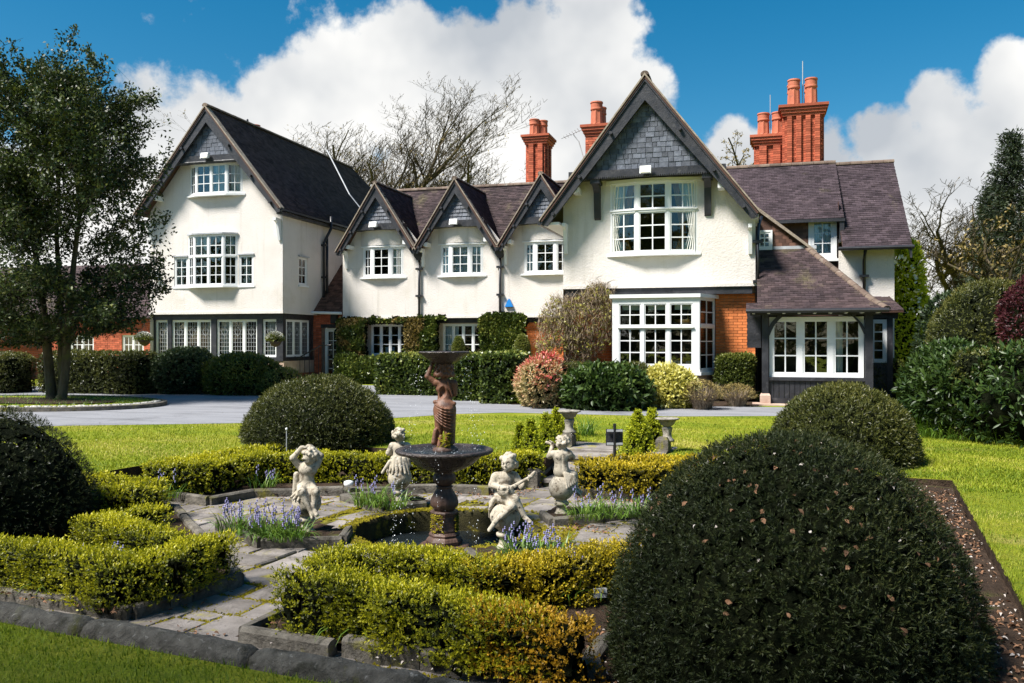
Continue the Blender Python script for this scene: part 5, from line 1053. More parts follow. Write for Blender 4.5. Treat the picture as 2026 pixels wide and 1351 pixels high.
for gi, g in enumerate(mg):
    bx = [(g - .70, MY), (g - .30, MY - .13), (g + .42, MY - .13), (g + .86, MY)]
    w = Win()
    for (p, q) in zip(bx[:-1], bx[1:]): w.panel(p[0], p[1], 3.80, math.atan2(q[1] - p[1], q[0] - p[0]), math.dist(p, q), 1.06, 1, 2, ((3, 1),), fr=.07, sash=.025)
    w.sill([(g - .82, MY + .02), bx[1], bx[2], (g + .98, MY + .02)], 3.74, .06, .045); w.sill([(g - .76, MY + .02), bx[1], bx[2], (g + .92, MY + .02)], 4.86, .05, .05, .25, 'head')
    w.room(g - .8, g + .95, MY + .08, 3.7, 4.95)
    if gi == 0: w.drape(g + .45, g + .75, MY + .0, 3.8, 4.85); w.drape(g - .6, g - .35, MY + .05, 3.8, 4.85)
    if gi == 1: w.drape(g - .62, g + .80, MY + .06, 3.8, 4.85, 'cloth', .05)
    w.done()
    # render bowed out over the window up to the beam
    b = MB(); n_ = 9; ring_ = []
    for j, z in enumerate((4.92, 5.1, 5.3, 5.46)):
        for i in range(n_):
            t = i / (n_ - 1); xx = g - .78 + 1.72 * t; yy_ = MY - (.19 + .02 * j) * math.sin(math.pi * t) ** .7 - .01; ring_.append((xx, yy_, z))
    b.add(ring_, [(j * n_ + i, j * n_ + i + 1, (j + 1) * n_ + i + 1, (j + 1) * n_ + i) for j in range(3) for i in range(n_ - 1)]); b.build('bowed_render', 'render', house, True)
    Y0 = 27.5; kx = 1 / mk
    d = roof('roof', [(g + mh + .0, Y0 - .04, me_), (g + mh, 28.6, me_), (g, 30.75, mz + .02), (g, Y0 - .04, mz + .02)], gauge=.1)
    d2 = roof('roof', [(g - mh, 28.6, me_), (g - mh, Y0 - .04, me_), (g, Y0 - .04, mz + .02), (g, 30.75, mz + .02)], gauge=.1)
    ridge((g, Y0 - .05, mz + .06), (g, 30.7, mz + .06), d, r=.10)
    barge(g - mh, g, g + mh, me_ - .04, mz - .03, Y0, Y0 + .07, .46)
    zb2 = 5.66; hw = (mz - zb2) * kx
    b = MB(); b.box(g - hw - .12, g + hw + .12, Y0 + .09, Y0 + .5, 5.44, 5.66); b.build('tie_beam', 'black_timber', house)
    b = MB(); b.prism([(g - hw, Y0 + .18, zb2), (g + hw, Y0 + .18, zb2), (g, Y0 + .18, mz - .1)], (0, .04, 0)); gp = b.build('gable_panel', 'black_timber', house); slates(gp, g, mz - .2, zb2 + .01, mk, Y0 + .17, .13, .11, .2, joined=True)
    for xx in (g - 1.12, g + 1.06):
        b = MB(); zz_ = mz - abs(xx - g) * mk - .35; b.box(xx - .06, xx + .06, Y0 + .08, MY, zz_ - .13, zz_); b.build('purlin', 'white_paint', house)
    bracket((g - 1.38, MY, 4.75), .62, .32, 'white_paint', .08)
    if gi < 2:
        xv = g + mh
        pipe([(xv, MY - .08, 4.5), (xv, MY - .08, 2.0)], .045, [(xv, MY - .08, 4.05), (xv, MY - .08, 3.1)], (xv, MY - .10, 4.55))
        b = MB(); b.add([(xv - .10, Y0 - .02, me_ + .04), (xv + .10, Y0 - .02, me_ + .04), (xv, Y0 - .02, me_ - .08), (xv - .10, 28.6, me_ + .06), (xv + .10, 28.6, me_ + .06), (xv, 28.6, me_ - .06)], [(0, 2, 5, 3), (2, 1, 4, 5)]); b.build('valley_gutter', 'lead', house)
bracket((mg[2] + 1.2, MY, 4.75), .62, .32, 'white_paint', .08)
d = roof('roof', [(-14.5, 28.15, 4.55), (-4.0, 28.15, 4.55), (-4.0, 31.0, 7.40), (-13.6, 31.0, 7.40)], 'roof_tile_old', gauge=.1); ridge((-13.6, 31, 7.45), (-4.0, 31, 7.45), d)
roof('roof', [(-4.0, 33.85, 4.55), (-14.5, 33.85, 4.55), (-13.6, 31.0, 7.40), (-4.0, 31.0, 7.40)])
# ------------------------------------------------------------------ right gable
RX0, RX1, RY, RJ = -4.97, -.03, 22.3, 2.93
ra, rz, re0, re1, rez, RB = -2.72, 8.24, -5.42, .03, 4.66, 21.7; rk = (rz - rez) / (re1 - ra)
zG = lambda x: rz - abs(x - ra) * rk - .12
wallY('wall', RY, [(RX0, RJ), (RX1, RJ), (RX1, zG(RX1)), (ra, rz - .15), (RX0, zG(RX0))], [rect(-3.70, -1.46, 3.78, 5.64)])
wallX('wall', RX0, rect(RY, 30, 0, 4.6), nd=-1); wallX('wall', RX1, rect(RY, 30, 0, 4.7))
b = MB(); b.box(RX0 + .01, RX1 - .01, RY + .01, RY + .6, RJ - .02, RJ + .004); b.build('jetty_soffit', 'black_timber', house)
b = MB(); b.box(RX0 - .02, RX1 + .03, RY - .05, RY + .06, RJ - .035, RJ + .045); b.build('jetty_moulding', 'render', house)
b = MB(); b.box(RX0 + .05, -2.1, RY + .01, RY + .32, 2.70, RJ - .03); b.build('jetty_beam', 'black_timber', house); b = MB(); b.box(-2.09, RX1 - .08, RY + .0, RY + .32, 2.71, RJ - .036); b.build('jetty_beam', 'black_timber', house)
BRK = RY + .26
o = wallY('wall', BRK + .02, rect(RX0, RX1, 0, RJ), [rect(-3.55, -1.02, .1, 2.66)], 'mortar')
nb = 0
for r_ in range(37):
    z = r_ * .0742; x = -1.02 - (.1125 if r_ % 2 else 0)
    while x < -.05:
        a, c = max(x, -1.015), min(x + .215, -.035)
        if c - a > .04: piece('brick', 'brick_orange', o, ((a + c) / 2, BRK + .005 + random.uniform(-.003, .003), z + .032), (c - a, .05, .064)); nb += 1
        x += .225
b = MB(); brickwork(b, RX0, -3.56, 0, 2.9, BRK + .02); b.build('brickwork', 'brick_orange_joined', o, rnd=True, kind='stuff')
# bow window upstairs
w = Win(); bw = [(-3.70, RY), (-2.98, RY - .17), (-2.18, RY - .17), (-1.46, RY)]
for (p, q) in zip(bw[:-1], bw[1:]): w.panel(p[0], p[1], 3.78, math.atan2(q[1] - p[1], q[0] - p[0]), math.dist(p, q), 1.86, 1, 2, ((3, .58), (2, .38)), fr=.05, mu=.09, sash=.035, ba=.03)
w.sill([(-3.78, RY + .02), bw[1], bw[2], (-1.38, RY + .02)], 3.72, .06, .045); w.sill([(-3.80, RY + .02), bw[1], bw[2], (-1.36, RY + .02)], 5.62, .09, .05, .25, 'head'); w.sill([bw[0], bw[1], bw[2], bw[3]], 4.90, .035, .04, .05, 'transom')
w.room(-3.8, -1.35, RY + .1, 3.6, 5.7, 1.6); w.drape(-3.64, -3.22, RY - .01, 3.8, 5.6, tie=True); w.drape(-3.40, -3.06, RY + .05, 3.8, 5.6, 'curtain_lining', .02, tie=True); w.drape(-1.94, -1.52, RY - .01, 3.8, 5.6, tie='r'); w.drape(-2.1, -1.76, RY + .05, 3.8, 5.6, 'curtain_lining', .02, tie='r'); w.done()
# bay window below
w = Win(name='bay_window'); by = [(-3.55, BRK + .1), (-3.54, 21.62), (-1.36, 21.62), (-1.03, BRK + .02)]
w.panel(by[1][0], by[1][1], .74, 0, 2.18, 1.88, 3, 2, ((3, .60), (2, .36)), fr=.17, mu=.08, sash=.03, ba=.028, dep=.12); p, q = by[2], by[3]
w.panel(p[0], p[1], .74, math.atan2(q[1] - p[1], q[0] - p[0]), math.dist(p, q), 1.88, 1, 2, ((3, .60), (2, .36)), fr=.06, sash=.03, dep=.1)
b = MB(); b.box(-3.56, -3.50, 21.74, BRK + .1, .74, 2.62); w.extra.append((b, 'cheek', 'white_paint'))
w.sill([(-3.60, 21.62), (-1.34, 21.62), (-.98, BRK - .02)], .66, .08, .06); w.sill([(-3.60, 21.62), (-1.36, 21.62), (-1.0, BRK)], 2.60, .09, .07, .6, 'head'); w.sill([(-3.4, 21.60), (-1.5, 21.60)], 1.84, .04, .03, .03, 'transom')
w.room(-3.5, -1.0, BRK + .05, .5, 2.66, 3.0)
for k in range(3): b = MB(); x0 = -3.3 + k * .66; b.box(x0, x0 + .58, 21.76, 21.78, 2.30, 2.56); w.extra.append((b, 'blind', 'curtain'))
b = MB(); b.box(-2.85, -2.2, 22.2, 22.9, .70, .84); w.extra.append((b, 'table_cloth', 'cloth'))
for x in (-2.1, -1.75): b = MB(); b.box(x, x + .26, 22.3, 22.34, .7, 1.0); w.extra.append((b, 'chair_back', 'cloth'))
b = MB(); b.lathe((-1.75, 23.0, 2.0), [(.01, .3), (.02, .05), (.25, .02), (.27, .08), (.25, 0), (.02, -.05)], 9, lambda a, i, z: .3 * math.cos(9 * a)); w.extra.append((b, 'chandelier', 'brass'))
b = MB(); vs = [(p[0] + (q[0] - p[0]) * t - .10, p[1] + (q[1] - p[1]) * t + .06 + .02 * math.sin(t * 40), z) for z in (.8, 2.55) for t in np.linspace(.05, .95, 20)]; b.add(vs, [(i, i + 1, 21 + i, 20 + i) for i in range(19)]); w.extra.append((b, 'curtain', 'curtain'))
w.done()
b = MB(); b.add([(-3.56, 21.64, 0), (-1.37, 21.64, 0), (-1.03, BRK, 0), (-3.56, BRK, 0), (-3.56, 21.64, .66), (-1.37, 21.64, .66), (-1.03, BRK, .66), (-3.56, BRK, .66)], [(0, 1, 5, 4), (1, 2, 6, 5), (3, 0, 4, 7), (4, 5, 6, 7)]); b.build('bay_plinth', 'sandstone', house)
# gable dress
barge(re0, ra, re1, rez - .02, rz - .02, RB, RB + .09, .60)
ze = 5.92; hw = (rz - ze) / rk
b = MB(); b.box(ra - hw - .22, ra + hw + .20, RB + .12, RY + .02, 5.74, 5.92); b.build('tie_beam', 'black_timber', house)
dn = MB(); x = ra - 1.75
while x < ra + 1.7: dn.box(x, x + .028, RB + .10, RB + .16, 5.70, 5.74); x += .055
dn.build('dentils', 'black_timber', house)
b = MB(); b.prism([(ra - hw, RB + .24, ze), (ra + hw, RB + .24, ze), (ra, RB + .24, rz - .1)], (0, .05, 0)); gp = b.build('gable_panel', 'black_timber', house); slates(gp, ra, rz - .25, ze + .01, rk, RB + .23, .132, .10, .25)
for x, s_ in ((-4.12, 0), (-1.28, 0)):
    b = MB(); yb = RY; poly = [(x, yb, 5.72), (x, yb - .42, 5.72), (x, yb - .42, 5.60), (x, yb - .30, 5.52), (x, yb - .16, 5.40), (x, yb - .13, 5.15), (x, yb - .07, 4.75), (x, yb, 4.70)]
    b.prism(poly, (.17, 0, 0)); b.box(x - .04, x + .21, yb - .45, yb - .02, 5.60, 5.70); b.build('bracket', 'black_timber', house)
for xx in (-4.55, -.85):
    b = MB(); zz_ = zG(xx) - .2; b.box(xx - .08, xx + .08, RB + .1, RY, zz_ - .16, zz_); b.build('purlin', 'white_paint', house)
bracket((-4.93, RY, 4.62), .78, .36, 'white_paint'); bracket((-.20, RY, 4.42), .72, .36, 'white_paint')
roof('roof', [(re1 + .03, RB - .05, rez), (re1 + .03, 30.0, rez), (ra, 30.0, rz + .02), (ra, RB - .05, rz + .02)]); d = roof('roof', [(re0 - .03, 30.0, rez), (re0 - .03, RB - .05, rez), (ra, RB - .05, rz + .02), (ra, 30.0, rz + .02)]); ridge((ra, RB - .06, rz + .07), (ra, 30, rz + .07), d)
b = MB(); b.box(re0, RX0, RB + .1, 28.0, rez - .1, rez - .03); b.box(RX1, re1 + .02, RB + .1, 29.8, rez - .1, rez - .03); b.build('eaves_soffit', 'white_paint', house)
b = MB(); b.tube([(re0 - .06, RB, rez - .06), (re0 - .06, 28, rez - .06)], .055, 8); b.build('gutter', 'black_iron', house)
pipe([(.12, 23.2, 4.75), (.05, 22.9, 4.5), (.03, 22.22, 4.15), (.03, 22.22, 2.95)], .042, [(.03, 22.22, 4.0), (.03, 22.22, 3.0)], None)
# ------------------------------------------------------------------ porch, tile hung wall and right wing
PY = 21.1
tw_ = wallY('wall', 23.6, [(RX1, 3.6), (1.35, 3.6), (1.35, 3.95), (.06, 5.0), (RX1, 5.0)], [rect(.02, .38, 3.94, 4.42)], 'tile_brown')
def tile_hang(parent, x0, x1, z0, ztop, y, mat='tile_brown'):
    mb = MB(); z = z0; row = 0
    while z < max(ztop(x0), ztop(x1)) - .04:
        x = x0 - (.08 if row % 2 else 0)
        while x < x1:
            a, c = max(x, x0), min(x + .162, x1)
            if c - a > .03 and z + .09 < min(ztop(a), ztop(c)): mb.box(a, c, y - .028 - random.uniform(0, .008), y - .004, z, z + .098, random.random())
            x += .168
        z += .1; row += 1
    mb.build('hung_tiles', mat, parent, rnd=True, kind='stuff')
tile_hang(tw_, .40, 1.3, 3.9, lambda x: 5.0 - (x - .06) * .815, 23.6)
b = MB(); b.prism([(-.03, 23.45, 5.10), (1.50, 23.45, 3.86), (1.50, 23.45, 3.78), (-.03, 23.45, 5.0)][::-1], (0, .3, 0)); b.build('raking_verge', 'verge', house)
w = Win(); w.panel(.0, 23.5, 3.92, 0, .40, .52, 1, 2, ((3, 1),), fr=.05, sash=.045, ba=.03); w.room(.0, .4, 23.6, 3.9, 4.45, .6); w.done()
for (x0, x1) in ((.12, .27), (2.40, 2.57)):
    b = MB(); b.box(x0, x1, PY - .02, PY + .13, .26, 2.12); po = b.build('porch_post', 'black_timber', house)
    b = MB(); c = ((x0 + x1) / 2, PY + .05, 0); b.lathe(c, [(.17, 0), (.17, .22), (.13, .27), (.01, .27)], 4, rot=math.pi / 4); b.build('post_base', 'sandstone', po)
    s_ = 1 if x0 < 1 else -1; xs_ = x1 if s_ > 0 else x0; pts = [(xs_ + s_ * t, PY + .045, z) for t, z in ((-.02, 1.66), (.03, 1.78), (.10, 1.92), (.20, 2.04), (.28, 2.11))]
    b = MB()
    for p, q in zip(pts[:-1], pts[1:]): b.prism([(p[0] - .045, p[1] - .04, p[2] + .02), (p[0] + .045, p[1] - .04, p[2] - .02), (q[0] + .045, q[1] - .04, q[2] - .02), (q[0] - .045, q[1] - .04, q[2] + .02)], (0, .08, 0))
    b.build('brace', 'black_timber', po)
b = MB(); b.box(-.15, 2.75, PY - .03, PY + .14, 2.121, 2.25); b.build('porch_beam', 'black_timber', house)
for (xa_, xb_) in ((-.1, -.02),):
    b = MB(); b.box(-.22, .1, PY + .3, PY + .42, 1.35, 2.3); b.build('porch_post', 'black_timber', house)
w = Win(); w.panel(.29, PY + .09, .66, 0, 2.09, 1.42, 3, 2, ((3, 1),), fr=.07, mu=.10, sash=.045, ba=.03)
w.room(.3, 2.4, PY + .2, .3, 2.1, 2.2); w.drape(1.75, 1.95, PY + .3, .7, 2.0, 'curtain'); 
b = MB(); b.box(.45, .95, PY + 1.6, PY + 1.65, .75, 1.3); b.box(1.2, 1.9, PY + 1.2, PY + 1.8, .6, .9); w.extra.append((b, 'bench', 'dark_wood')); w.done('porch window with three white lights')
b = MB(); b.box(.27, 2.40, PY + .0, PY + .12, .58, .66); b.build('timber_sill', 'black_timber', house)
x = .275
while x < 2.38: wpl = min(.115, 2.395 - x); piece('plank', 'black_timber', house, (x + wpl / 2, PY + .07 + random.uniform(-.002, .002), .37), (wpl - .008, .03, .42)); x += .118
b = MB(); b.box(.27, 2.40, PY + .03, PY + .12, .04, .165); b.build('skirting', 'black_timber', house)
b = MB(); b.box(-.1, 2.8, PY - .35, PY + .3, .0, .035); b.build('porch_step', 'sandstone', house)
wallX('porch_side', 2.50, rect(PY + .1, 25.9, .0, .66), (), 'black_timber'); wallX('porch_end', .02, rect(21.4, 22.5, 0, 2.3), (), 'black_timber', nd=-1)
EZ = 2.24; e0, e1, ey, ty, tz = -.24, 2.82, 20.72, 23.6, 3.94; hx = 1.27; fy, fz = 21.25, 2.42
d = roof('roof', [(e0, ey, EZ), (e1, ey, EZ), (2.62, fy, fz), (e0, fy, fz)], 'roof_tile_old', gauge=.09)
roof('roof', [(e0 + .25, fy, fz), (2.62, fy, fz), (hx, ty, tz), (e0 + .25, ty, tz)], 'roof_tile_old', gauge=.1)
roof('roof', [(2.62, fy, fz), (2.62, 26, fz), (hx, 26, tz), (hx, ty, tz)], 'roof_tile_old', gauge=.1); roof('roof', [(e1, ey, EZ), (e1, 26, EZ), (2.62, 26, fz), (2.62, fy, fz)], 'roof_tile_old', gauge=.09)
ridge((e1, ey, EZ + .04), (2.62, fy, fz + .05), d, .22, .09); ridge((2.62, fy, fz + .05), (hx, ty, tz + .06), d, .24, .09)
b = MB(); b.tube([(e0, ey - .03, EZ - .03), (e1 + .03, ey - .03, EZ - .03)], .05, 8); b.build('gutter', 'black_iron', house)
for k in range(9): x = -.1 + k * .34; b = MB(); b.box(x, x + .06, ey + .02, PY, EZ - .09, EZ - .03); b.build('rafter_foot', 'white_paint', house)
b = MB(); b.box(.42, 1.5, ty - .04, ty - .03, tz - .02, tz + .07); b.build('flashing', 'lead', house)
# side return of the porch
w = Win(); w.panel(2.62, 23.9, .95, 0, .62, 1.12, 1, 2, ((4, 1),), fr=.07, sash=.03); w.room(2.6, 3.25, 24.0, .9, 2.1, .8); w.done()
b = MB(); b.box(2.50, 2.62, 23.88, 24.0, 0, 2.2); b.box(3.24, 3.38, 23.86, 24.0, 0, 2.3); b.box(2.62, 3.24, 23.9, 24.0, 0, .95); b.box(2.5, 3.5, 23.84, 24.02, 2.1, 2.3); b.build('timber_frame', 'black_timber', house)
roof('roof', [(2.45, 23.6, 2.3), (3.6, 23.6, 2.3), (3.6, 26, 2.75), (2.45, 26, 2.75)], 'roof_tile_old')
# right wing
wx0, wx1, wy = 2.2, 3.72, 26.0
wallY('wall', wy, rect(2.25, wx1, 0, 4.2)); wallX('wall', wx1, [(wy, 0), (32, 0), (32, 4.2), (29, 7.0), (wy, 4.2)])
b = MB(); b.box(2.3, 4.0, 25.65, wy, 4.10, 4.16); b.build('eaves_soffit', 'black_timber', house)
d = roof('roof', [(2.32, 25.55, 4.12), (4.12, 25.55, 4.12), (4.12, 29.0, 7.13), (2.32, 29.0, 7.13)]); roof('roof', [(4.12, 32.4, 4.12), (-2.6, 32.4, 4.12), (-2.6, 29.0, 7.13), (4.12, 29.0, 7.13)]); ridge((2.2, 29, 7.17), (4.14, 29, 7.17), d)
b = MB(); b.tube([(2.2, 25.5, 4.10), (4.15, 25.5, 4.10)], .055, 8); b.build('gutter', 'black_iron', house); pipe([(2.92, 25.62, 4.05), (2.92, 25.9, 3.8), (2.92, 25.9, .1)], .045, [(2.92, 25.9, 3.35)])
b = MB(); b.prism([(4.05, 25.5, 4.05), (4.05, 29, 7.06), (4.05, 29, 6.8), (4.05, 25.5, 3.8)], (.05, 0, 0)); b.build('bargeboard', 'black_timber', house)
dw = wallY('wall', 26.5, rect(RX1, 2.3, 0, 5.3), [rect(1.46, 2.24, 3.92, 5.12)], 'tile_brown'); tile_hang(dw, RX1, 1.45, 3.8, lambda x: 5.2, 26.5)
wallX('wall', 2.3, rect(26.5, 29, 3.6, 5.6), (), 'tile_brown')
w = Win(); w.panel(1.46, 26.45, 3.92, 0, .78, 1.2, 1, 2, ((3, 1),), fr=.07, sash=.09); w.sill([(1.4, 26.45), (2.3, 26.45)], 3.84, .08, .05); w.room(1.45, 2.25, 26.55, 3.9, 5.12, .9); w.drape(1.5, 2.2, 26.62, 3.95, 5.1, 'cloth'); w.done()
d = roof('roof', [(-2.6, 26.22, 5.06), (2.42, 26.22, 5.06), (2.42, 29.0, 7.20), (-2.6, 29.0, 7.20)]); ridge((-2.6, 29, 7.24), (2.42, 29, 7.24), d)
b = MB(); b.box(-.2, 2.44, 26.17, 26.24, 4.96, 5.05); b.box(2.30, 2.42, 26.2, 26.4, 4.4, 5.0); b.box(2.28, 2.44, 26.15, 26.35, 4.35, 4.45); b.build('fascia', 'black_timber', house)
# ------------------------------------------------------------------ chimneys
def chimney(x, y, wx, wy_, zt, z0, pots, ribs=3, pot_h=.8, mat='brick_red'):
    b = MB(); b.box(x - wx / 2 + .03, x + wx / 2 - .03, y - wy_ / 2 + .03, y + wy_ / 2 - .03, z0, zt); ch = b.build('chimney', 'mortar_dark', house)
    mb = MB(); tops = ((zt - .36, 0), (zt - .27, .045), (zt - .18, .09), (zt - .09, .13), (zt - .02, .09))
    def shell(zA, zB, e):
        brickwork(mb, x - wx / 2 - e, x + wx / 2 + e, zA, zB, y - wy_ / 2 - e + .03, .03); brickwork(mb, x - wx / 2 - e, x + wx / 2 + e, zA, zB, y + wy_ / 2 + e - .03, .03, 1)
        brickwork(mb, y - wy_ / 2 - e + .031, y + wy_ / 2 + e - .031, zA, zB, x - wx / 2 - e + .03, .03, -1, axis='y'); brickwork(mb, y - wy_ / 2 - e + .031, y + wy_ / 2 + e - .031, zA, zB, x + wx / 2 + e - .03, .03, 1, axis='y')
    shell(z0, zt - .37, 0)
    if ribs:
        for i in range(ribs):
            xc = x - wx / 2 + wx * (i + .5) / ribs; hw_ = wx / ribs * .26; row = 0; z = z0
            while z < zt - .40: mb.box(xc - hw_, xc + hw_, y - wy_ / 2 - .075, y - wy_ / 2 - .002, z, z + .065, random.random()); z += .075
        for i in range(2):
            yc = y - wy_ / 2 + wy_ * (i + .5) / 2; z = z0
            while z < zt - .40: mb.box(x + wx / 2 + .002, x + wx / 2 + .07, yc - .12, yc + .12, z, z + .065, random.random()); mb.box(x - wx / 2 - .07, x - wx / 2 - .002, yc - .12, yc + .12, z, z + .065, random.random()); z += .075
    for i in range(4): e = tops[i][1] + (.05 if ribs else 0) + .02; mb.box(x - wx / 2 - e, x + wx / 2 + e, y - wy_ / 2 - e, y + wy_ / 2 + e, tops[i][0] - .01, tops[i][0] + .075, random.random())
    mb.build('brickwork', mat, ch, rnd=True, kind='stuff')
    b = MB(); b.add([(x - wx / 2, y - wy_ / 2, zt - .02), (x + wx / 2, y - wy_ / 2, zt - .02), (x + wx / 2, y + wy_ / 2, zt - .02), (x - wx / 2, y + wy_ / 2, zt - .02), (x - wx / 4, y, zt + .10), (x + wx / 4, y, zt + .10)], [(0, 1, 5, 4), (1, 2, 5), (2, 3, 4, 5), (3, 0, 4)]); b.build('flaunching', 'lead', ch)
    for (px_, py_, sc) in pots:
        b = MB(); h = pot_h * sc; md = lambda a, i, z: (.06 * (1 if math.cos(8 * a) > 0 else -1) if 2 < i < 6 else 0)
        b.lathe((x + px_, y + py_, zt - .02), [(.20, 0), (.21, .05), (.19, .07), (.185, .10), (.18, .3 * h), (.175, .6 * h), (.17, .64 * h), (.20, .68 * h), (.20, .72 * h), (.19, .76 * h), (.19, .93 * h), (.21, .95 * h), (.20, h), (.16, h), (.15, .8 * h), (.01, .78 * h)], 24, md); b.build('pot', 'terracotta', ch, False)
    return ch
c = chimney(1.46, 29.8, 1.15, 1.0, 9.22, 6.9, [(-.28, -.2, 1.15), (.26, -.2, 1.15), (-.28, .25, 1.1), (.26, .25, 1.1)], 4)
b = MB(); b.tube([(1.46, 29.7, 9.2), (1.46, 29.7, 10.75)], .015, 6); b.build('lightning_rod', 'grey_plastic', c)
c = chimney(.42, 30.1, .88, .8, 8.40, 6.9, [(-.2, -.12, 1), (.26, -.12, 1)], 2)
b = MB(); b.tube([(.44, 30.0, 8.4), (.44, 30.0, 9.8)], .013, 6); b.build('lightning_rod', 'grey_plastic', c)
c = chimney(-8.15, 32.2, .72, .9, 9.45, 6.8, [(-.12, -.22, .82), (.16, .0, .8), (-.05, .28, .8)], 2)
c = chimney(-4.95, 27.3, .62, .9, 8.42, 6.0, [(.0, -.15, 1.0), (.05, .25, .9)], 0)
c = chimney(-20.3, 31.5, .5, .5, 10.25, 8.0, [(0.05, 0, .45)], 0)
b = MB(); b.lathe((-20.5, 31.3, 10.2), [(.05, 0), (.05, .25), (.28, .3), (.05, .42), (.04, .6), (.01, .62)], 10); b.build('cowl', 'black_iron', c)
aer = thing('tv_aerial', 'small television aerial on a thin mast beside a chimney', 'aerial', (-5.6, 27.2, 7.2))
b = MB(); b.tube([(-5.35, 27.2, 7.3), (-5.55, 27.2, 8.0), (-5.75, 27.2, 8.25)], .02, 6); b.build('mast', 'grey_plastic', aer)
b = MB(); b.tube([(-6.1, 27.1, 8.1), (-5.5, 27.3, 8.38)], .015, 6)
for k in range(6): x = -6.0 + .09 * k; b.tube([(x, 26.95, 8.14 + .042 * k), (x, 27.35, 8.14 + .042 * k)], .008, 4)
b.build('boom', 'grey_plastic', aer)
# ------------------------------------------------------------------ brick outbuilding on the left
ob = thing('brick_outbuilding', 'low red brick outbuilding with white windows behind the evergreen tree', 'outbuilding', (-27, 29, 0))
o = wallY('wall', 28.0, rect(-36, -21.1, 0, 2.5), [rect(-26.45, -25.3, .98, 1.75), rect(-23.95, -22.95, .98, 1.75)], 'mortar', ob); b = MB(); brickwork(b, -36, -26.46, 0, 2.45, 28.0); brickwork(b, -25.29, -23.96, 0, 2.45, 28.0); brickwork(b, -22.94, -21.1, 0, 2.45, 28.0); brickwork(b, -26.46, -22.94, 1.76, 2.45, 28.0); brickwork(b, -26.46, -22.94, 0, .96, 28.0); b.build('brickwork', 'brick_red', o, rnd=True, kind='stuff')
for x0, x1 in ((-26.45, -25.3), (-23.95, -22.95)): w = Win(ob); w.panel(x0, 28.02, .98, 0, x1 - x0, .78, 2, 2, ((2, 1),), fr=.06, sash=.03); w.room(x0, x1, 28.14, .95, 1.75, .8); w.drape(x0 + .1, x1 - .1, 28.3, .98, 1.7, 'curtain'); w.done()
wallX('wall', -21.12, rect(28, 33, 0, 4.2), (), 'brick_red', ob)
roof('roof', [(-36.5, 27.6, 2.4), (-21.06, 27.6, 2.4), (-21.06, 31.5, 4.9), (-36.5, 31.5, 4.9)], 'roof_tile_old', gauge=.14, tw=.26, root=ob)
b = MB(); b.box(-36, -28.2, 26.2, 28.0, 2.0, 2.14); b.build('canopy', 'black_timber', ob)
for x in (-34.5, -31.8, -29.05): b = MB(); b.box(x - .1, x + .1, 26.3, 26.5, 0, 2.0); b.build('canopy_post', 'black_timber', ob)
roof('roof', [(-36, 26.0, 2.16), (-28.0, 26.0, 2.16), (-28.0, 28.0, 2.75), (-36, 28.0, 2.75)], 'roof_tile_old', gauge=.14, tw=.26, root=ob)
# ------------------------------------------------------------------ fittings on the house
def flood(p, label, mat='floodlight_glass'):
    t = thing('floodlight', label, 'floodlight', p, 'floodlights under the gables'); x, y, z = p
    b = MB(); b.prism([(x - .14, y - .18, z - .10), (x - .14, y - .12, z + .10), (x - .14, y + .0, z + .08), (x - .14, y - .04, z - .08)], (.28, 0, 0)); b.build('housing', 'white_paint', t)
    b = MB(); b.prism([(x - .12, y - .188, z - .08), (x - .12, y - .130, z + .085), (x - .12, y - .134, z + .085), (x - .12, y - .19, z - .08)], (.24, 0, 0)); b.build('lens', mat, t)
    b = MB(); b.box(x - .03, x + .03, y - .03, y + .06, z - .02, z + .02); b.build('arm', 'black_iron', t)
flood((-18.36, 25.55, 7.93), 'square floodlight on the beam of the large left gable'); flood((-12.93, 27.52, 5.60), 'white floodlight on the leftmost small gable beam')
flood((-9.94, 27.52, 5.58), 'white floodlight on the middle small gable beam'); flood((-2.70, 21.75, 5.84), 'yellowed floodlight on the beam of the tall right gable')
t = thing('alarm_box', 'blue triangular alarm box on the cream wall above the ivy', 'alarm box', F(1008, 603, 27.98)); p = F(1008, 607, 27.98)
b = MB(); b.prism([(p[0] - .15, p[1], p[2]), (p[0] + .15, p[1], p[2]), (p[0] + .02, p[1], p[2] + .27), (p[0] - .02, p[1], p[2] + .27)], (0, -.07, 0)); b.build('cover', 'blue_plastic', t); b = MB(); b.box(p[0] - .14, p[0] + .14, p[1] - .06, p[1] - .001, p[2] - .02, p[2] - .002); b.build('base_strip', 'black_iron', t)
t = thing('alarm_bell', 'grey rounded alarm bell box high on the left wing', 'alarm box', F(313, 552, 25.98)); p = F(313, 552, 25.98)
b = MB(); b.prism([(p[0] - .13, p[1], p[2]), (p[0] + .13, p[1], p[2]), (p[0] + .10, p[1], p[2] + .14), (p[0] + .04, p[1], p[2] + .24), (p[0] - .04, p[1], p[2] + .24), (p[0] - .10, p[1], p[2] + .14)], (0, -.12, 0)); b.build('cover', 'grey_plastic', t); b = MB(); b.box(p[0] - .12, p[0] + .12, p[1] - .10, p[1] - .001, p[2] - .025, p[2] - .002); b.build('base_strip', 'white_paint', t)
t = thing('wall_vent', 'black square vent in the brickwork above the side door', 'vent', F(662, 640, 28.25)); p = F(662, 640, 28.26); b = MB(); b.box(p[0] - .14, p[0] + .14, p[1] - .06, p[1], p[2], p[2] + .36); b.build('case', 'black_iron', t); b = MB(); b.box(p[0] - .10, p[0] + .10, p[1] - .075, p[1] - .061, p[2] + .05, p[2] + .30); b.build('grille', 'black_timber', t)
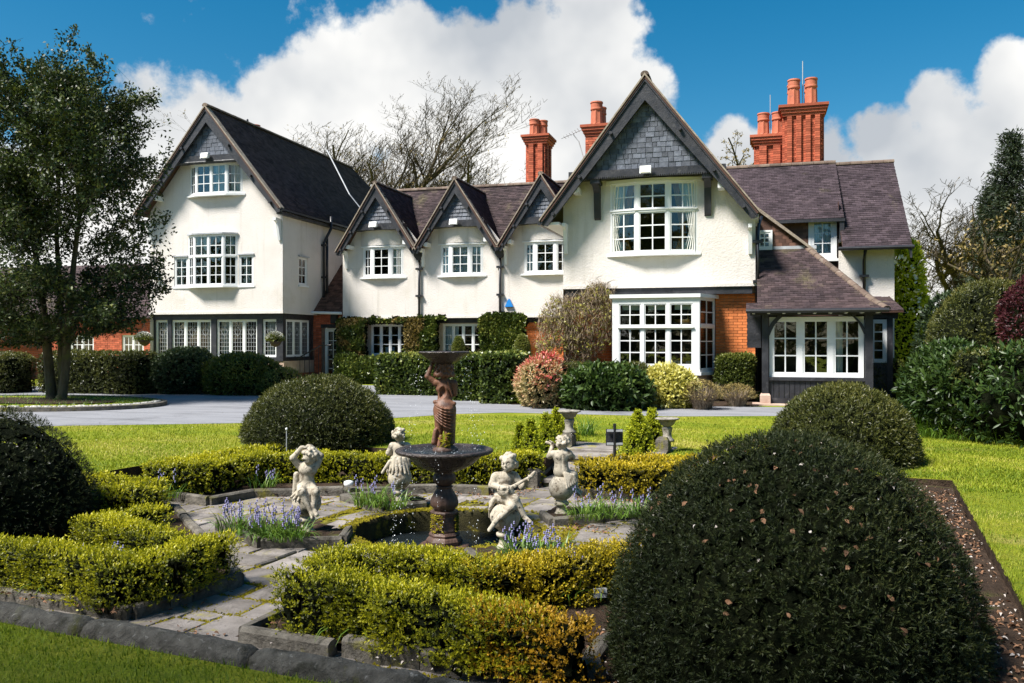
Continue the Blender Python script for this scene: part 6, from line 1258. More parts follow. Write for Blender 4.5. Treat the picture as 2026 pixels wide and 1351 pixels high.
# handrail by the side door
t = thing('iron_handrail', 'black iron railing climbing beside the side door', 'railing', (-15.2, 27.3, 0))
b = MB(); b.tube([(-15.75, 27.0, .85), (-14.95, 27.35, 1.35), (-14.55, 27.4, 1.38)], .022, 6); b.build('rail', 'black_iron', t)
for k in range(9): x = -15.75 + k * .15; zt_ = .85 + (x + 15.75) * .62 if x < -14.95 else 1.36; b = MB(); b.tube([(x, 27.0 + (x + 15.75) * .43, 0), (x, 27.0 + (x + 15.75) * .43, zt_ + (.12 if k in (0, 6) else 0))], .011 if k not in (0, 6) else .025, 6); b.build('baluster', 'black_iron', t)
# ================================================================== planting
def leaf_mesh(name, P, Dr, Nr, L, Wd, rnd, mat, parent, fold=.2, six=False, base=None, kind=None, curl=0.0):
    """one folded leaf per point: base P, axis Dr, face normal Nr"""
    P, Dr, Nr = np.asarray(P), nrm(np.asarray(Dr)), np.asarray(Nr); L = np.broadcast_to(L, len(P))[:, None]; Wd = np.broadcast_to(Wd, len(P))[:, None]
    S = nrm(np.cross(Dr, Nr)); Nn = np.cross(S, Dr)
    if six:
        a = P; b1 = P + Dr * L * .35 + S * Wd * .5 + Nn * fold * Wd; b2 = P + Dr * L * .35 - S * Wd * .5 + Nn * fold * Wd
        c1 = P + Dr * L * .72 + S * Wd * .36 + Nn * (fold * Wd - curl * L * .4); c2 = P + Dr * L * .72 - S * Wd * .36 + Nn * (fold * Wd - curl * L * .4); m = P + Dr * L * .5 - Nn * curl * L * .15; t = P + Dr * L - Nn * curl * L
        V = np.stack([a, b1, c1, t, c2, b2, m], 1).reshape(-1, 3); k = np.arange(len(P))[:, None] * 7
        Fq = np.concatenate([k + np.array([[0, 1, 2, 6]]), k + np.array([[6, 2, 3, 4]]), k + np.array([[0, 6, 4, 5]])], 1).reshape(-1, 4); r = np.repeat(rnd, 3)
    else:
        V = np.stack([P, P + Dr * L * .45 + S * Wd * .5 + Nn * fold * Wd, P + Dr * L, P + Dr * L * .45 - S * Wd * .5 + Nn * fold * Wd], 1).reshape(-1, 3); Fq = np.arange(len(P) * 4).reshape(-1, 4); r = rnd
    return mesh_obj(name, V, Fq, mat, parent, False, r, base, kind)
def sprigs(P, Nr, k, sl, L, Wd, jit=.5, up=.15, flat=False):
    """k leaves along each short shoot growing from P about Nr; returns leaf arrays and the position along the shoot"""
    M = len(P); D_ = nrm(Nr + rng.normal(0, jit, (M, 3)) + np.array((0, 0, up))); sl = sl * rng.uniform(.6, 1.3, (M, 1))
    A = nrm(np.cross(D_, rng.normal(size=(M, 3)))); B = np.cross(D_, A); P_, Dl, Nl, T = [], [], [], []
    for j in range(k):
        t = (j + .5) / k; a = (2.4 * j + rng.uniform(0, 6.28, M)) if not flat else (math.pi * (j % 2) + rng.normal(0, .25, M))
        rad = A * np.cos(a)[:, None] + B * np.sin(a)[:, None]; w_ = .9 - .55 * t
        P_.append(P + D_ * sl * t); Dl.append(nrm(rad * w_ + D_ * (1.1 - w_) + np.array((0, 0, .1)))); Nl.append(nrm(D_ + rng.normal(0, .35, (M, 3)))); T.append(np.full(M, t))
    n = M * k
    return np.concatenate(P_), np.concatenate(Dl), np.concatenate(Nl), L * rng.uniform(.7, 1.25, n), Wd * rng.uniform(.75, 1.2, n), np.concatenate(T)
# ---- surface samplers: points and outward normals
def s_ellipsoid(n, c, r, zmin=None, bump=.06, f=4.0, seed=1, below=.0):
    v = nrm(rng.normal(size=(int(n * 1.6), 3))); r = np.array(r, float); v = v[v[:, 2] > -below][:n]; P = v * r; N_ = nrm(v / r); P = P * (1 + bump * wob(P + np.array(c), f, seed))[:, None]; P = P + np.array(c)
    if zmin is not None: k = P[:, 2] > zmin; P, N_ = P[k], N_[k]
    return P, N_
def s_dome(n, c, R_, b, skirt, seed=1, bump=.02):
    """upright half ellipsoid (height b) on a short cylinder (skirt)"""
    A1, A2 = 2 * math.pi * R_ * (R_ + b) * .52, 2 * math.pi * R_ * skirt; n2 = int(n * A2 / (A1 + A2)); P, N_ = s_ellipsoid(n - n2, (0, 0, 0), (R_, R_, b), None, 0); a = rng.uniform(0, 6.283, n2)
    t = rng.uniform(0, 1, n2); q = 1 - .10 * t ** 2
    P2 = np.stack([R_ * q * np.cos(a), R_ * q * np.sin(a), -skirt * t], 1); N2 = np.stack([np.cos(a), np.sin(a), -.1 * t], 1); P = np.concatenate([P, P2]); N_ = nrm(np.concatenate([N_, N2])); P = P + N_ * (bump * wob(P, 6, seed))[:, None]
    return P + np.array(c), N_
def s_box(n, lo, hi, rd=.08, seed=1, bump=.03, f=5.0, bottom=False):
    lo, hi = np.array(lo, float), np.array(hi, float); e = hi - lo; ar = np.array([e[1] * e[2], e[1] * e[2], e[0] * e[2], e[0] * e[2], e[0] * e[1]]); w_ = rng.choice(5, n, p=ar / ar.sum()); U = rng.uniform(0, 1, (n, 3)); N_ = np.zeros((n, 3))
    for k, (ax, sd) in enumerate(((0, 0), (0, 1), (1, 0), (1, 1), (2, 1))): m = w_ == k; U[m, ax] = sd; N_[m, ax] = 2 * sd - 1
    P = lo + U * e; q = np.minimum(np.maximum(P, lo + [rd, rd, -9]), hi - rd); d = P - q; L_ = np.linalg.norm(d, axis=1, keepdims=True); k = L_[:, 0] > 1e-5; P[k] = q[k] + d[k] / L_[k] * np.minimum(L_[k], rd); N_[k] = d[k] / L_[k]
    return P + N_ * (bump * wob(P, f, seed))[:, None], nrm(N_)
def s_path(n, pts, wd, top, bot, seed=1, bump=.03):
    """hedge following a plan polyline"""
    pts = np.array([p[:2] for p in pts]); seg = np.diff(pts, axis=0); ln = np.linalg.norm(seg, axis=1); tot = ln.sum(); h = top - bot; per = 2 * h + wd
    s_ = rng.uniform(-wd * .5, tot + wd * .5, n); sc = np.clip(s_, 0, tot - 1e-6); cum = np.concatenate([[0], np.cumsum(ln)]); i = np.clip(np.searchsorted(cum, sc, side='right') - 1, 0, len(ln) - 1); t = (sc - cum[i]) / ln[i]
    C_ = pts[i] + seg[i] * t[:, None]; d = seg[i] / ln[i][:, None]; over = s_ - sc; nn = np.stack([d[:, 1], -d[:, 0]], 1)
    q = rng.uniform(0, per, n); side = np.where(q < h, 1, np.where(q < 2 * h, -1, 0)); z = np.where(q < h, bot + q, np.where(q < 2 * h, bot + q - h, top)); o = np.where(side != 0, side * wd / 2, (q - 2 * h) - wd / 2)
    cap = np.sqrt(np.clip(1 - (over / (wd * .5)) ** 2, .0, 1)); o = o * np.maximum(cap, .0); rd = .35 * np.abs(o) / (wd / 2)
    P = np.concatenate([C_ + nn * o[:, None] + d * over[:, None], z[:, None]], 1); P[:, 2] -= np.where(side == 0, .035 * (np.abs(o) / (wd / 2)) ** 3, 0)
    N_ = np.zeros((n, 3)); N_[:, :2] = nn * side[:, None] + d * (over / (wd * .5))[:, None] * (side == 0)[:, None] * .5 + d * (over / (wd * .5))[:, None]; N_[:, 2] = np.where(side == 0, 1, .05); N_ = nrm(N_)
    return P + N_ * (bump * wob(P, 7, seed))[:, None], N_
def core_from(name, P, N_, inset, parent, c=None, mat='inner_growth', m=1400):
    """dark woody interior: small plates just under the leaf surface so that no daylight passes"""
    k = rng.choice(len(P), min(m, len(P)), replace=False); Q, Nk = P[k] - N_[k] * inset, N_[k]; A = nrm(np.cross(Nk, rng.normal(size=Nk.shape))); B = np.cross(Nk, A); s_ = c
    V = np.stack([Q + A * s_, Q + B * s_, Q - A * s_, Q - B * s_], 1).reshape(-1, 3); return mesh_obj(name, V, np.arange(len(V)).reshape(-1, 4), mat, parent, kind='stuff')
def plant(name, label, cat, base, group=None): return thing(name, label, cat, base, group)
def foliage(t, P, N_, k, sl, L, Wd, mat, tip=.35, lo=.12, rn=.38, jit=.5, up=.15, six=False, core=.05, inset=.05, flat=False, name='foliage', cm=1400, upw=.0, fold=.2, curl=0.):
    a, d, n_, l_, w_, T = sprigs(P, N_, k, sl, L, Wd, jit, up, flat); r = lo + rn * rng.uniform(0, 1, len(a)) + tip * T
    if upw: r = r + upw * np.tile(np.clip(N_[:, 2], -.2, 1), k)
    leaf_mesh(name, a, d, n_, l_, w_, np.clip(r, 0, 1), mat, t, six=six, fold=fold, curl=curl)
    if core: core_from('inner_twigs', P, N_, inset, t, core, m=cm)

# ---- clipped yew domes
def yew_dome(c, R_, b, skirt, label, n, near=False):
    t = plant('yew_dome', label, 'topiary', (c[0], c[1], c[2] - skirt), 'clipped yew domes of the fountain garden')
    P, N_ = s_dome(n, c, R_, b, skirt, int(abs(c[0]) * 10), .022); P = P + N_ * (.014 * wob(P, 17, 8) + .012 * rng.normal(0, 1, len(P)))[:, None]
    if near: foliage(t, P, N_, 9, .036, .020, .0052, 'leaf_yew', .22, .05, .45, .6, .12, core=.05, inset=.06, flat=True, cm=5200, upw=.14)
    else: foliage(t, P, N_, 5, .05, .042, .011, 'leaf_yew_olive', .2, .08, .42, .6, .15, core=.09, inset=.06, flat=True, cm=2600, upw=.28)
    return t
cNR = W(3.52, -2.88, -.06); yd = yew_dome(cNR, .895, 1.05, .26, 'largest dark yew dome in the right foreground, dotted with fallen leaves', 20000, True)
cNL = W(-3.58, -2.55, -.06); yew_dome(cNL, 1.16, 1.0, .26, 'dark yew dome cut off by the left edge of the picture', 8000, True)
cFR = D(1669, 800, 10.75); cFR[2] = .05; yew_dome(cFR, .86, .88, .08, 'olive yew dome on the lawn just behind the largest dome', 9000)
cFL = D(632, 800, 12.8); cFL[2] = .08; yew_dome(cFL, 1.08, .86, .1, 'olive yew dome left of the fountain figure, behind the box hedge', 9500)

# ---- dwarf box hedges (tops located in the picture)
def box_hedge(label, paths, n_m, mat='leaf_box', top=.06, wd=.27, L=.019, extra=None, bot=-.29, k=7, gmat=None):
    p0 = G(*paths[0][0], top); t = plant('box_hedge', label, 'hedge', (p0[0], p0[1], bot), 'dwarf box hedges of the fountain garden')
    for j, path in enumerate(paths):
        pts = [G(*p, top) for p in path]; ln = sum(np.linalg.norm(b[:2] - a[:2]) for a, b in zip(pts[:-1], pts[1:])); n = int(n_m * (ln + wd)); P, N_ = s_path(n, pts, wd, top - .03, bot, len(path) * 7 + j, .035)
        for v_ in pts[1:-1]:
            pj, nj = s_path(int(n_m * wd * 1.3), [v_ - np.array((.01, 0, 0)), v_ + np.array((.01, 0, 0))], wd, top - .03, bot, 3, .035); P = np.concatenate([P, pj]); N_ = np.concatenate([N_, nj])
        P = P + N_ * (.020 * wob(P, 30, 4) + .012 * wob(P, 60, 9))[:, None]
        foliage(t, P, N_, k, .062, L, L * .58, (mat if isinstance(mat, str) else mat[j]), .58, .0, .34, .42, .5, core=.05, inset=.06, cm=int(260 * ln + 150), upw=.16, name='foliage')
        stem = MB(); q = np.array(pts)
        for i in range(int(ln * 14)):
            s_ = random.uniform(0, len(q) - 1.001); a = q[int(s_)] + (q[int(s_) + 1] - q[int(s_)]) * (s_ % 1); a = a + np.array((random.gauss(0, .05), random.gauss(0, .05), 0)); stem.tube([(a[0], a[1], bot - .02), (a[0] + random.gauss(0, .04), a[1] + random.gauss(0, .04), bot + .18)], .005, 4, False)
        stem.build('stems', 'twig', t, kind='stuff')
    return t
box_hedge('front row of box hedge along the near kerb, turning orange at its right end', [[(590, 1136), (700, 1142), (790, 1164), (955, 1194), (1055, 1213)], [(975, 1198), (1118, 1226)]], 1350, ['leaf_box', 'leaf_box_orange'], .055, .26)
box_hedge('golden box hedge curving between the lute player and the front row', [[(640, 1104), (665, 1093), (790, 1092), (880, 1098), (955, 1108)], [(955, 1108), (1072, 1103), (1190, 1089), (1245, 1080)]], 1450, ['leaf_box', 'leaf_box_gold'], .035, .25)
box_hedge('box hedge in a wide V in the left foreground', [[(-60, 1062), (95, 1078), (235, 1106), (321, 1094), (380, 1072), (432, 1062)]], 1250, 'leaf_box', .03, .27)
box_hedge('short bright box hedge just behind the left foreground V', [[(295, 1008), (188, 1024), (240, 1034), (330, 1050)]], 1300, 'leaf_box', .03, .25)
box_hedge('bright box hedge low down beside the left yew dome', [[(70, 956), (130, 948), (215, 946), (300, 950)], [(195, 964), (290, 966)]], 900, 'leaf_box', .05, .28, .024)
box_hedge('long box hedge behind the putto with raised arms, two arms meeting at the left', [[(318, 921), (415, 916), (510, 901), (640, 898), (770, 898), (935, 903), (1028, 899), (1050, 898)], [(322, 918), (400, 905), (500, 890), (560, 880)]], 850, 'leaf_box', .05, .30, .026, k=7)
box_hedge('box hedge right of the steps in front of the golden conifers', [[(1165, 916), (1255, 920), (1352, 918)], [(1175, 908), (1290, 905), (1410, 905)]], 850, 'leaf_box_gold', .05, .30, .026, k=7)

# ---- dwarf golden cypresses by the steps
def cypress(px, ytop, ybase, zc, wpx, label):
    b = D(px, ybase, zc); h = (ybase - ytop) * zc / FPX; r = wpx * zc / FPX / 2; t = plant('golden_cypress', label, 'conifer', b, 'dwarf golden cypresses by the steps'); n = int(900 * h * r * 4 + 400)
    r *= 1.3; u = rng.uniform(0, 1, n) ** 1.1; a = rng.uniform(0, 6.283, n); tw = .18 * np.sin(a * 5 + u * 16); rr = r * (1 - u) ** 1.05 * (1 + tw) * (.75 + .25 * np.minimum(1, u * 8)); P = np.stack([b[0] + rr * np.cos(a), b[1] + rr * np.sin(a), b[2] + u * h], 1); N_ = nrm(np.stack([np.cos(a), np.sin(a), np.full(n, .55)], 1))
    foliage(t, P, N_, 5, .05, .030, .016, 'leaf_gold', .4, .05, .4, .4, .4, core=.035, inset=.04, cm=500)
    s = MB(); s.tube([(b[0], b[1], b[2] - .25), (b[0], b[1], b[2] + h * .7)], [.02, .006], 6); s.build('trunk', 'bark', t)
for a in ((1028, 842, 915, 11.6, 30, 'small golden cypress farthest left in the row by the steps'), (1050, 833, 918, 11.5, 40, 'golden cypress second from the left by the steps'), (1080, 822, 905, 11.9, 44, 'bushy golden cypress in the middle of the row left of the steps'), (1100, 812, 893, 12.3, 44, 'pointed golden cypress next to the left stone urn'), (1124, 818, 880, 12.7, 34, 'golden cypress tucked behind the left stone urn'),
          (1262, 816, 915, 11.6, 64, 'tall golden cypress right of the sign'), (1290, 812, 912, 11.9, 62, 'broad golden cypress in front of the right stone urn'), (1250, 852, 915, 11.4, 40, 'low golden cypress at the foot of the sign')): cypress(*a)

# ---- ribbons: bluebell, daffodil and iris leaves
def ribbons(name, P, az, L, lean, Wd, mat, parent, rnd=None, seg=4, droop=1.0):
    n = len(P); L = np.broadcast_to(L, n); pts = [np.array(P, float)]; el = np.pi / 2 - np.broadcast_to(lean, n) * .5; h = np.stack([np.cos(az), np.sin(az), np.zeros(n)], 1); sd = np.stack([-np.sin(az), np.cos(az), np.zeros(n)], 1)
    for j in range(seg): pts.append(pts[-1] + (h * np.cos(el)[:, None] + np.array((0, 0, 1)) * np.sin(el)[:, None]) * (L / seg)[:, None]); el = el - np.broadcast_to(lean, n) * droop * 2.2 / seg
    V = []
    for j, p in enumerate(pts): w_ = Wd * (1 - (j / seg) ** 2 * .92); V += [p + sd * w_ / 2, p - sd * w_ / 2]
    V = np.stack(V, 1); k = np.arange(n)[:, None] * (2 * seg + 2); Fq = np.concatenate([k + np.array([[2 * j, 2 * j + 1, 2 * j + 3, 2 * j + 2]]) for j in range(seg)], 1).reshape(-1, 4); r = rng.uniform(.15, .85, n) if rnd is None else rnd
    return mesh_obj(name, V.reshape(-1, 3), Fq, mat, parent, True, np.repeat(r, seg))
def bluebells(c, r, n, nf, label, name='bluebell_clump', fl='flower_blue', Lf=.26, mat='blade', cat='flowers', grp='bluebell clumps'):
    t = plant(name, label, cat, c, grp); a = rng.uniform(0, 6.283, n); q = r * np.sqrt(rng.uniform(0, 1, n)); P = np.stack([c[0] + q * np.cos(a), c[1] + q * np.sin(a), np.full(n, c[2])], 1)
    ribbons('leaves', P, a + rng.normal(0, .7, n), Lf * rng.uniform(.7, 1.2, n), rng.uniform(.35, 1.15, n), .013, mat, t)
    if nf:
        s = MB(); bl = MB()
        for i in range(nf):
            aa, qq = random.uniform(0, 6.283), r * math.sqrt(random.random()) * .85; x, y = c[0] + qq * math.cos(aa), c[1] + qq * math.sin(aa); h = random.uniform(.20, .34); dx, dy = random.gauss(0, .03), random.gauss(0, .03); s.tube([(x, y, c[2]), (x + dx, y + dy, c[2] + h)], .0025, 4, False)
            for j in range(6):
                u = .6 + .4 * j / 5; an = j * 2.4; p = np.array((x + dx * u + .012 * math.cos(an), y + dy * u + .012 * math.sin(an), c[2] + h * u)); bl.lathe(p, [(.002, .008), (.0065, .003), (.0055, -.008), (.009, -.014)], 5)
        s.build('stalks', 'blade', t, kind='stuff'); bl.build('bells', fl, t, kind='stuff')
    return t
for a in ((470, 1040, 90, 11, 'big bluebell clump nearest the left hedge end'), (530, 1050, 100, 14, 'big bluebell clump left of the putto with raised arms'), (575, 1052, 90, 11, 'bluebell clump at the foot of the putto with raised arms'), (1035, 1098, 110, 10, 'bluebell clump at the foot of the lute player'), (1080, 1092, 80, 8, 'bluebells right of the lute player'),
          (1160, 1010, 90, 4, 'bluebell clump right of the putto seen from behind'), (1205, 1008, 80, 4, 'bluebells in the middle of the bed by the steps'), (1262, 1006, 90, 4, 'bluebells nearest the largest yew dome'), (735, 985, 100, 4, 'leafy bluebell clump left of the putto behind the bowl'), (770, 990, 60, 3, 'bluebells at the foot of the putto behind the bowl')):
    bluebells(G(a[0], a[1] + 14, -.29), .17 if a[1] > 1030 else .19, a[2], a[3], a[4])
for i, a in enumerate(((120, 1160, 50, 6, 'bluebells in the dark corner under the left hedge'), (235, 1145, 60, 4, 'strap leaves under the left foreground hedge'), (700, 1240, 26, 1, 'sparse strap leaves under the front row hedge'), (850, 1262, 24, 1, 'few strap leaves at the kerb of the front row'), (1150, 1180, 40, 2, 'grassy tuft beside the plant label'), (1105, 1165, 40, 6, 'bluebells between the two front hedges'), (330, 975, 50, 4, 'bluebells by the left path end'), (230, 1010, 60, 2, 'strap leaves beside the left dome'), (980, 940, 60, 3, 'bluebells behind the lute player'), (520, 955, 40, 4, 'bluebells in front of the long rear hedge'))):
    bluebells(G(a[0], a[1] + 10, -.29), .16, a[2], a[3], a[4])

# ---- shrubs, hedges and climbers before the house
def px_box(x0, x1, yt, yb, dep, zb=0.0):
    """upright block of planting whose front foot is seen at (x0..x1, yb) and top at yt"""
    a, b = G(x0, yb, zb), G(x1, yb, zb); zc = (CAMH - zb) * FPX / (yb - 675.5); zt = CAMH - (yt - 675.5) * zc / FPX; return a, b, zt, zc
def bush(name, label, x0, x1, yt, yb, mat, L, Wd, n, cat='shrub', dep=None, k=5, sl=.09, six=False, tip=.3, lo=.1, rn=.45, bump=.13, f=3.5, jit=.6, core=.12, group=None, zc=None, below=.25, curl=.0, upw=.1):
    c_ = D((x0 + x1) / 2, yb, zc) if zc else G((x0 + x1) / 2, yb); zc_ = zc or CAMH * FPX / (yb - 675.5); r = (x1 - x0) / 2 * zc_ / FPX; h = (yb - yt) * zc_ / FPX; dy = dep / 2 if dep else r * .8; c_ = c_ + np.array((0, dy, 0)) * (0 if zc else 1)
    t = plant(name, label, cat, c_, group); P, N_ = s_ellipsoid(n, (c_[0], c_[1], c_[2] + h * .42), (r, dy, h * .58), c_[2], bump, f, int(x0), .75)
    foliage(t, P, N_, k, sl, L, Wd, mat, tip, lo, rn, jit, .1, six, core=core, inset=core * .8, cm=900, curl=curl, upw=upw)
    s = MB()
    for i in range(5): a = random.uniform(0, 6.28); s.tube([(c_[0] + .1 * math.cos(a), c_[1] + .1 * math.sin(a), c_[2] - .03), (c_[0] + r * .5 * math.cos(a), c_[1] + dy * .5 * math.sin(a), c_[2] + h * .6)], [.03, .012], 5)
    s.build('stems', 'twig', t)
    return t
def block(name, label, x0, x1, yt, yb, dep, mat, L, Wd, n, cat='hedge', k=5, sl=.07, rd=.15, ztop=None, lo=.08, rn=.42, tip=.25, core=.13, upw=.2, six=False, Y=None, bump=.035, group=None):
    if Y is None: a, b, zt, zc = px_box(x0, x1, yt, yb, dep); Y0, X0, X1 = (a[1] + b[1]) / 2, a[0], b[0]
    else: a, b = F(x0, yb, Y), F(x1, yb, Y); Y0, X0, X1 = Y, a[0], b[0]; zt = F((x0 + x1) / 2, yt, Y)[2]
    z0 = 0 if Y is None else max(0, a[2]); t = plant(name, label, cat, ((X0 + X1) / 2, Y0 + dep / 2, 0), group); P, N_ = s_box(n, (X0, Y0, z0), (X1, Y0 + dep, zt), rd, int(x0) + 5, bump)
    foliage(t, P, N_, k, sl, L, Wd, mat, tip, lo, rn, .5, .1, six, core=core, inset=core * .55, cm=1300, upw=upw); return t
block('clipped_hedge', 'long clipped olive hedge behind the drive, left of the leaded windows', 42, 292, 700, 779, 1.3, 'leaf_hedge', .065, .03, 3600, rd=.3)
block('clipped_hedge', 'clipped hedge stump at the left edge of the picture', -90, 22, 702, 778, 1.2, 'leaf_hedge', .055, .022, 2500, rd=.3)
bush('evergreen_shrub', 'very dark evergreen shrub at the end of the clipped hedge', 258, 400, 694, 781, 'leaf_dark', .085, .045, 2600, dep=1.6, bump=.06)
bush('evergreen_shrub', 'broad yellow green shrub in front of the leaded windows', 362, 528, 704, 783, 'leaf_shrub', .08, .038, 3200, dep=1.7, bump=.12)
bush('evergreen_shrub', 'small low juniper at the corner of the left wing', 500, 575, 736, 784, 'leaf_shrub', .06, .02, 1300, dep=1.0, bump=.16)
# ivy on the middle range: leaves on the wall plane
def ivy(label, areas, mat, name='wall_ivy'):
    p0 = F(areas[0][0], areas[0][3], 28.2); t = plant(name, label, 'climber', (p0[0], 28.2, 0), 'climbers on the house')
    for (x0, x1, y0, y1, Y, th, n, m_, hole) in areas:
        a, b = F(x0, y1, Y), F(x1, y0, Y); X = rng.uniform(a[0], b[0], n); Z = rng.uniform(max(0, a[2]), b[2], n); P = np.stack([X, Y - th * (.5 + .5 * wob(np.stack([X, Z, Z], 1), 3.2, int(x0))) - .03, Z], 1)
        u = np.minimum(np.minimum(X - a[0], b[0] - X), b[2] - Z); k = u > .10 * wob(P, 5, int(x1)) + .03
        for (hx0, hx1, hz0, hz1) in hole: k &= ~((X > hx0) & (X < hx1) & (Z > hz0) & (Z < hz1))
        P = P[k]; N_ = nrm(np.stack([rng.normal(0, .4, len(P)), np.full(len(P), -1.0), rng.normal(.25, .4, len(P))], 1))
        foliage(t, P, N_, 3, .06, .095, .085, m_, .2, .05, .55, .5, -.2, core=.13, inset=-.01 if th < .2 else .08, cm=700, name='foliage')
    return t
h1 = (-13.5, -11.9, .95, 2.2); h2 = (-10.75, -9.1, .92, 2.3)
ivy('green and brown ivy round the left ground floor window of the middle range', [(669, 735, 628, 760, 28.05, .22, 2300, 'leaf_ivy', (h1,)), (672, 735, 628, 700, 28.0, .10, 1500, 'leaf_ivy_dry', (h1,)), (790, 885, 626, 700, 28.05, .2, 2100, 'leaf_ivy', (h1, h2)), (780, 838, 630, 712, 28.0, .12, 1600, 'leaf_ivy_dry', (h1, h2)), (735, 790, 627, 641, 28.1, .08, 250, 'leaf_ivy', (h1,)), (668, 890, 700, 776, 27.6, .4, 4200, 'leaf_ivy', (h1,))], 'leaf_ivy')
ivy('dense glossy ivy on the wall above the black urn', [(953, 1042, 620, 722, 27.9, .3, 2700, 'leaf_ivy', (h2,))], 'leaf_ivy')
block('ivy_hedge', 'square clipped ivy hedge directly right of the fountain figure', 893, 958, 708, 793, 1.6, 'leaf_ivy', .085, .07, 2600, k=3, rd=.12)
block('ivy_hedge', 'taller ivy hedge beside the red tipped shrub', 950, 1016, 704, 799, 1.8, 'leaf_ivy', .085, .07, 2600, k=3, rd=.15)
block('ivy_hedge', 'low ivy hedge along the drive behind the figure', 735, 895, 706, 782, 1.0, 'leaf_ivy', .085, .07, 3600, k=3, rd=.15)
bush('pieris_shrub', 'cream shrub with bright red young leaves at the corner of the bed', 1012, 1108, 716, 809, 'leaf_pieris', .085, .030, 1500, dep=1.5, k=7, sl=.1, tip=.42, lo=.02, rn=.45, bump=.3, f=4.5, upw=.38)
bush('dwarf_conifer', 'small yellow green conifer in front of the red tipped shrub', 1022, 1046, 744, 800, 'leaf_gold', .05, .02, 700, 'conifer', dep=.4, core=.05)
block('clipped_hedge', 'flat topped dark hedge below the bay window', 1098, 1272, 726, 806, .9, 'leaf_yew_olive', .05, .018, 3600, rd=.1, tip=.1, upw=.35)
bush('laurel_shrub', 'glossy large leaved laurel in front of the flat topped hedge', 1108, 1268, 734, 813, 'leaf_laurel', .17, .065, 900, dep=1.1, k=5, sl=.14, six=True, tip=.2, bump=.1, curl=.15, core=.16)
bush('variegated_shrub', 'cream and yellow variegated shrub below the bay window', 1258, 1368, 732, 809, 'leaf_spotted', .10, .045, 1500, dep=1.1, k=5, sl=.1, tip=.3, lo=.1, rn=.6, bump=.12)
block('clipped_shrub', 'upright clipped shrub against the orange brick wall', 1419, 1486, 706, 784, .5, 'leaf_shrub', .06, .03, 2600, 'shrub', rd=.12, lo=.02, rn=.4, Y=21.9)
def dry_bush(label, x0, x1, yt, yb, n, name='heather_shrub'):
    c = G((x0 + x1) / 2, yb) + np.array((0, .35, 0)); zc = CAMH * FPX / (yb - 675.5); r = (x1 - x0) / 2 * zc / FPX; h = (yb - yt) * zc / FPX; t = plant(name, label, 'shrub', c); a = rng.uniform(0, 6.283, n); q = r * np.sqrt(rng.uniform(0, 1, n)); P = np.stack([c[0] + q * .5 * np.cos(a), c[1] + q * .5 * np.sin(a), np.full(n, 0.0)], 1)
    ribbons('twigs', P, a + rng.normal(0, .5, n), h * rng.uniform(.5, 1.15, n), rng.uniform(.2, .9, n), .012, 'twig', t, seg=3); P, N_ = s_ellipsoid(500, (c[0], c[1], h * .4), (r, r * .7, h * .5), 0, .2); foliage(t, P, N_, 4, .07, .04, .014, 'leaf_ivy_dry', .2, .1, .5, core=0)
dry_bush('purplish leafless twiggy shrub left of the clipped shrub', 1352, 1424, 757, 812, 700); dry_bush('low brown twiggy shrub at the foot of the orange wall', 1422, 1492, 762, 806, 500)
# dry climber on the brick at the foot of the tall gable
t = plant('dry_climber', 'tangled brown climber with a few yellow leaves left of the bay window', 'climber', (-4.6, 22.0, 0), 'climbers on the house'); n = 5200
a, b = F(1058, 728, 22.1), F(1214, 560, 22.1); n = 7600; X = rng.uniform(a[0] - .2, b[0], n); Z = rng.uniform(a[2], b[2], n); xc_, zc_ = a[0] * .42 + b[0] * .58, a[2] * .5 + b[2] * .5
uu = ((X - xc_) / (b[0] - a[0]) * 1.75) ** 2 + ((Z - zc_) / (b[2] - a[2]) * 1.95) ** 2 * np.where(Z > zc_, 1, .6); k = rng.uniform(0, 1, n) < np.clip((1.0 + .85 * wob(np.stack([X, X, Z], 1), 3.4, 4) - uu) * 1.6, 0, 1); X, Z, uu = X[k], Z[k], uu[k]; n = len(X)
P = np.stack([X, 22.35 - rng.uniform(.1, 1.0, n) * (1 - .75 * np.clip(uu, 0, 1)), Z], 1); ribbons('twigs', P, rng.uniform(0, 6.28, n), rng.uniform(.2, .6, n), rng.uniform(.6, 2.4, n), .010, 'twig', t, seg=3)
kk = rng.uniform(0, 1, n) < .30; N_ = nrm(rng.normal(size=(kk.sum(), 3)) + np.array((0, -1, .3))); foliage(t, P[kk], N_, 3, .06, .055, .03, 'leaf_ivy_dry', .3, .2, .5, core=0); kk = (rng.uniform(0, 1, n) < .14); foliage(t, P[kk] + np.array((0, -.1, 0)), nrm(rng.normal(size=(kk.sum(), 3)) + np.array((0, -1, .3))), 3, .06, .06, .035, 'leaf_spotted', .2, .0, .4, core=0)
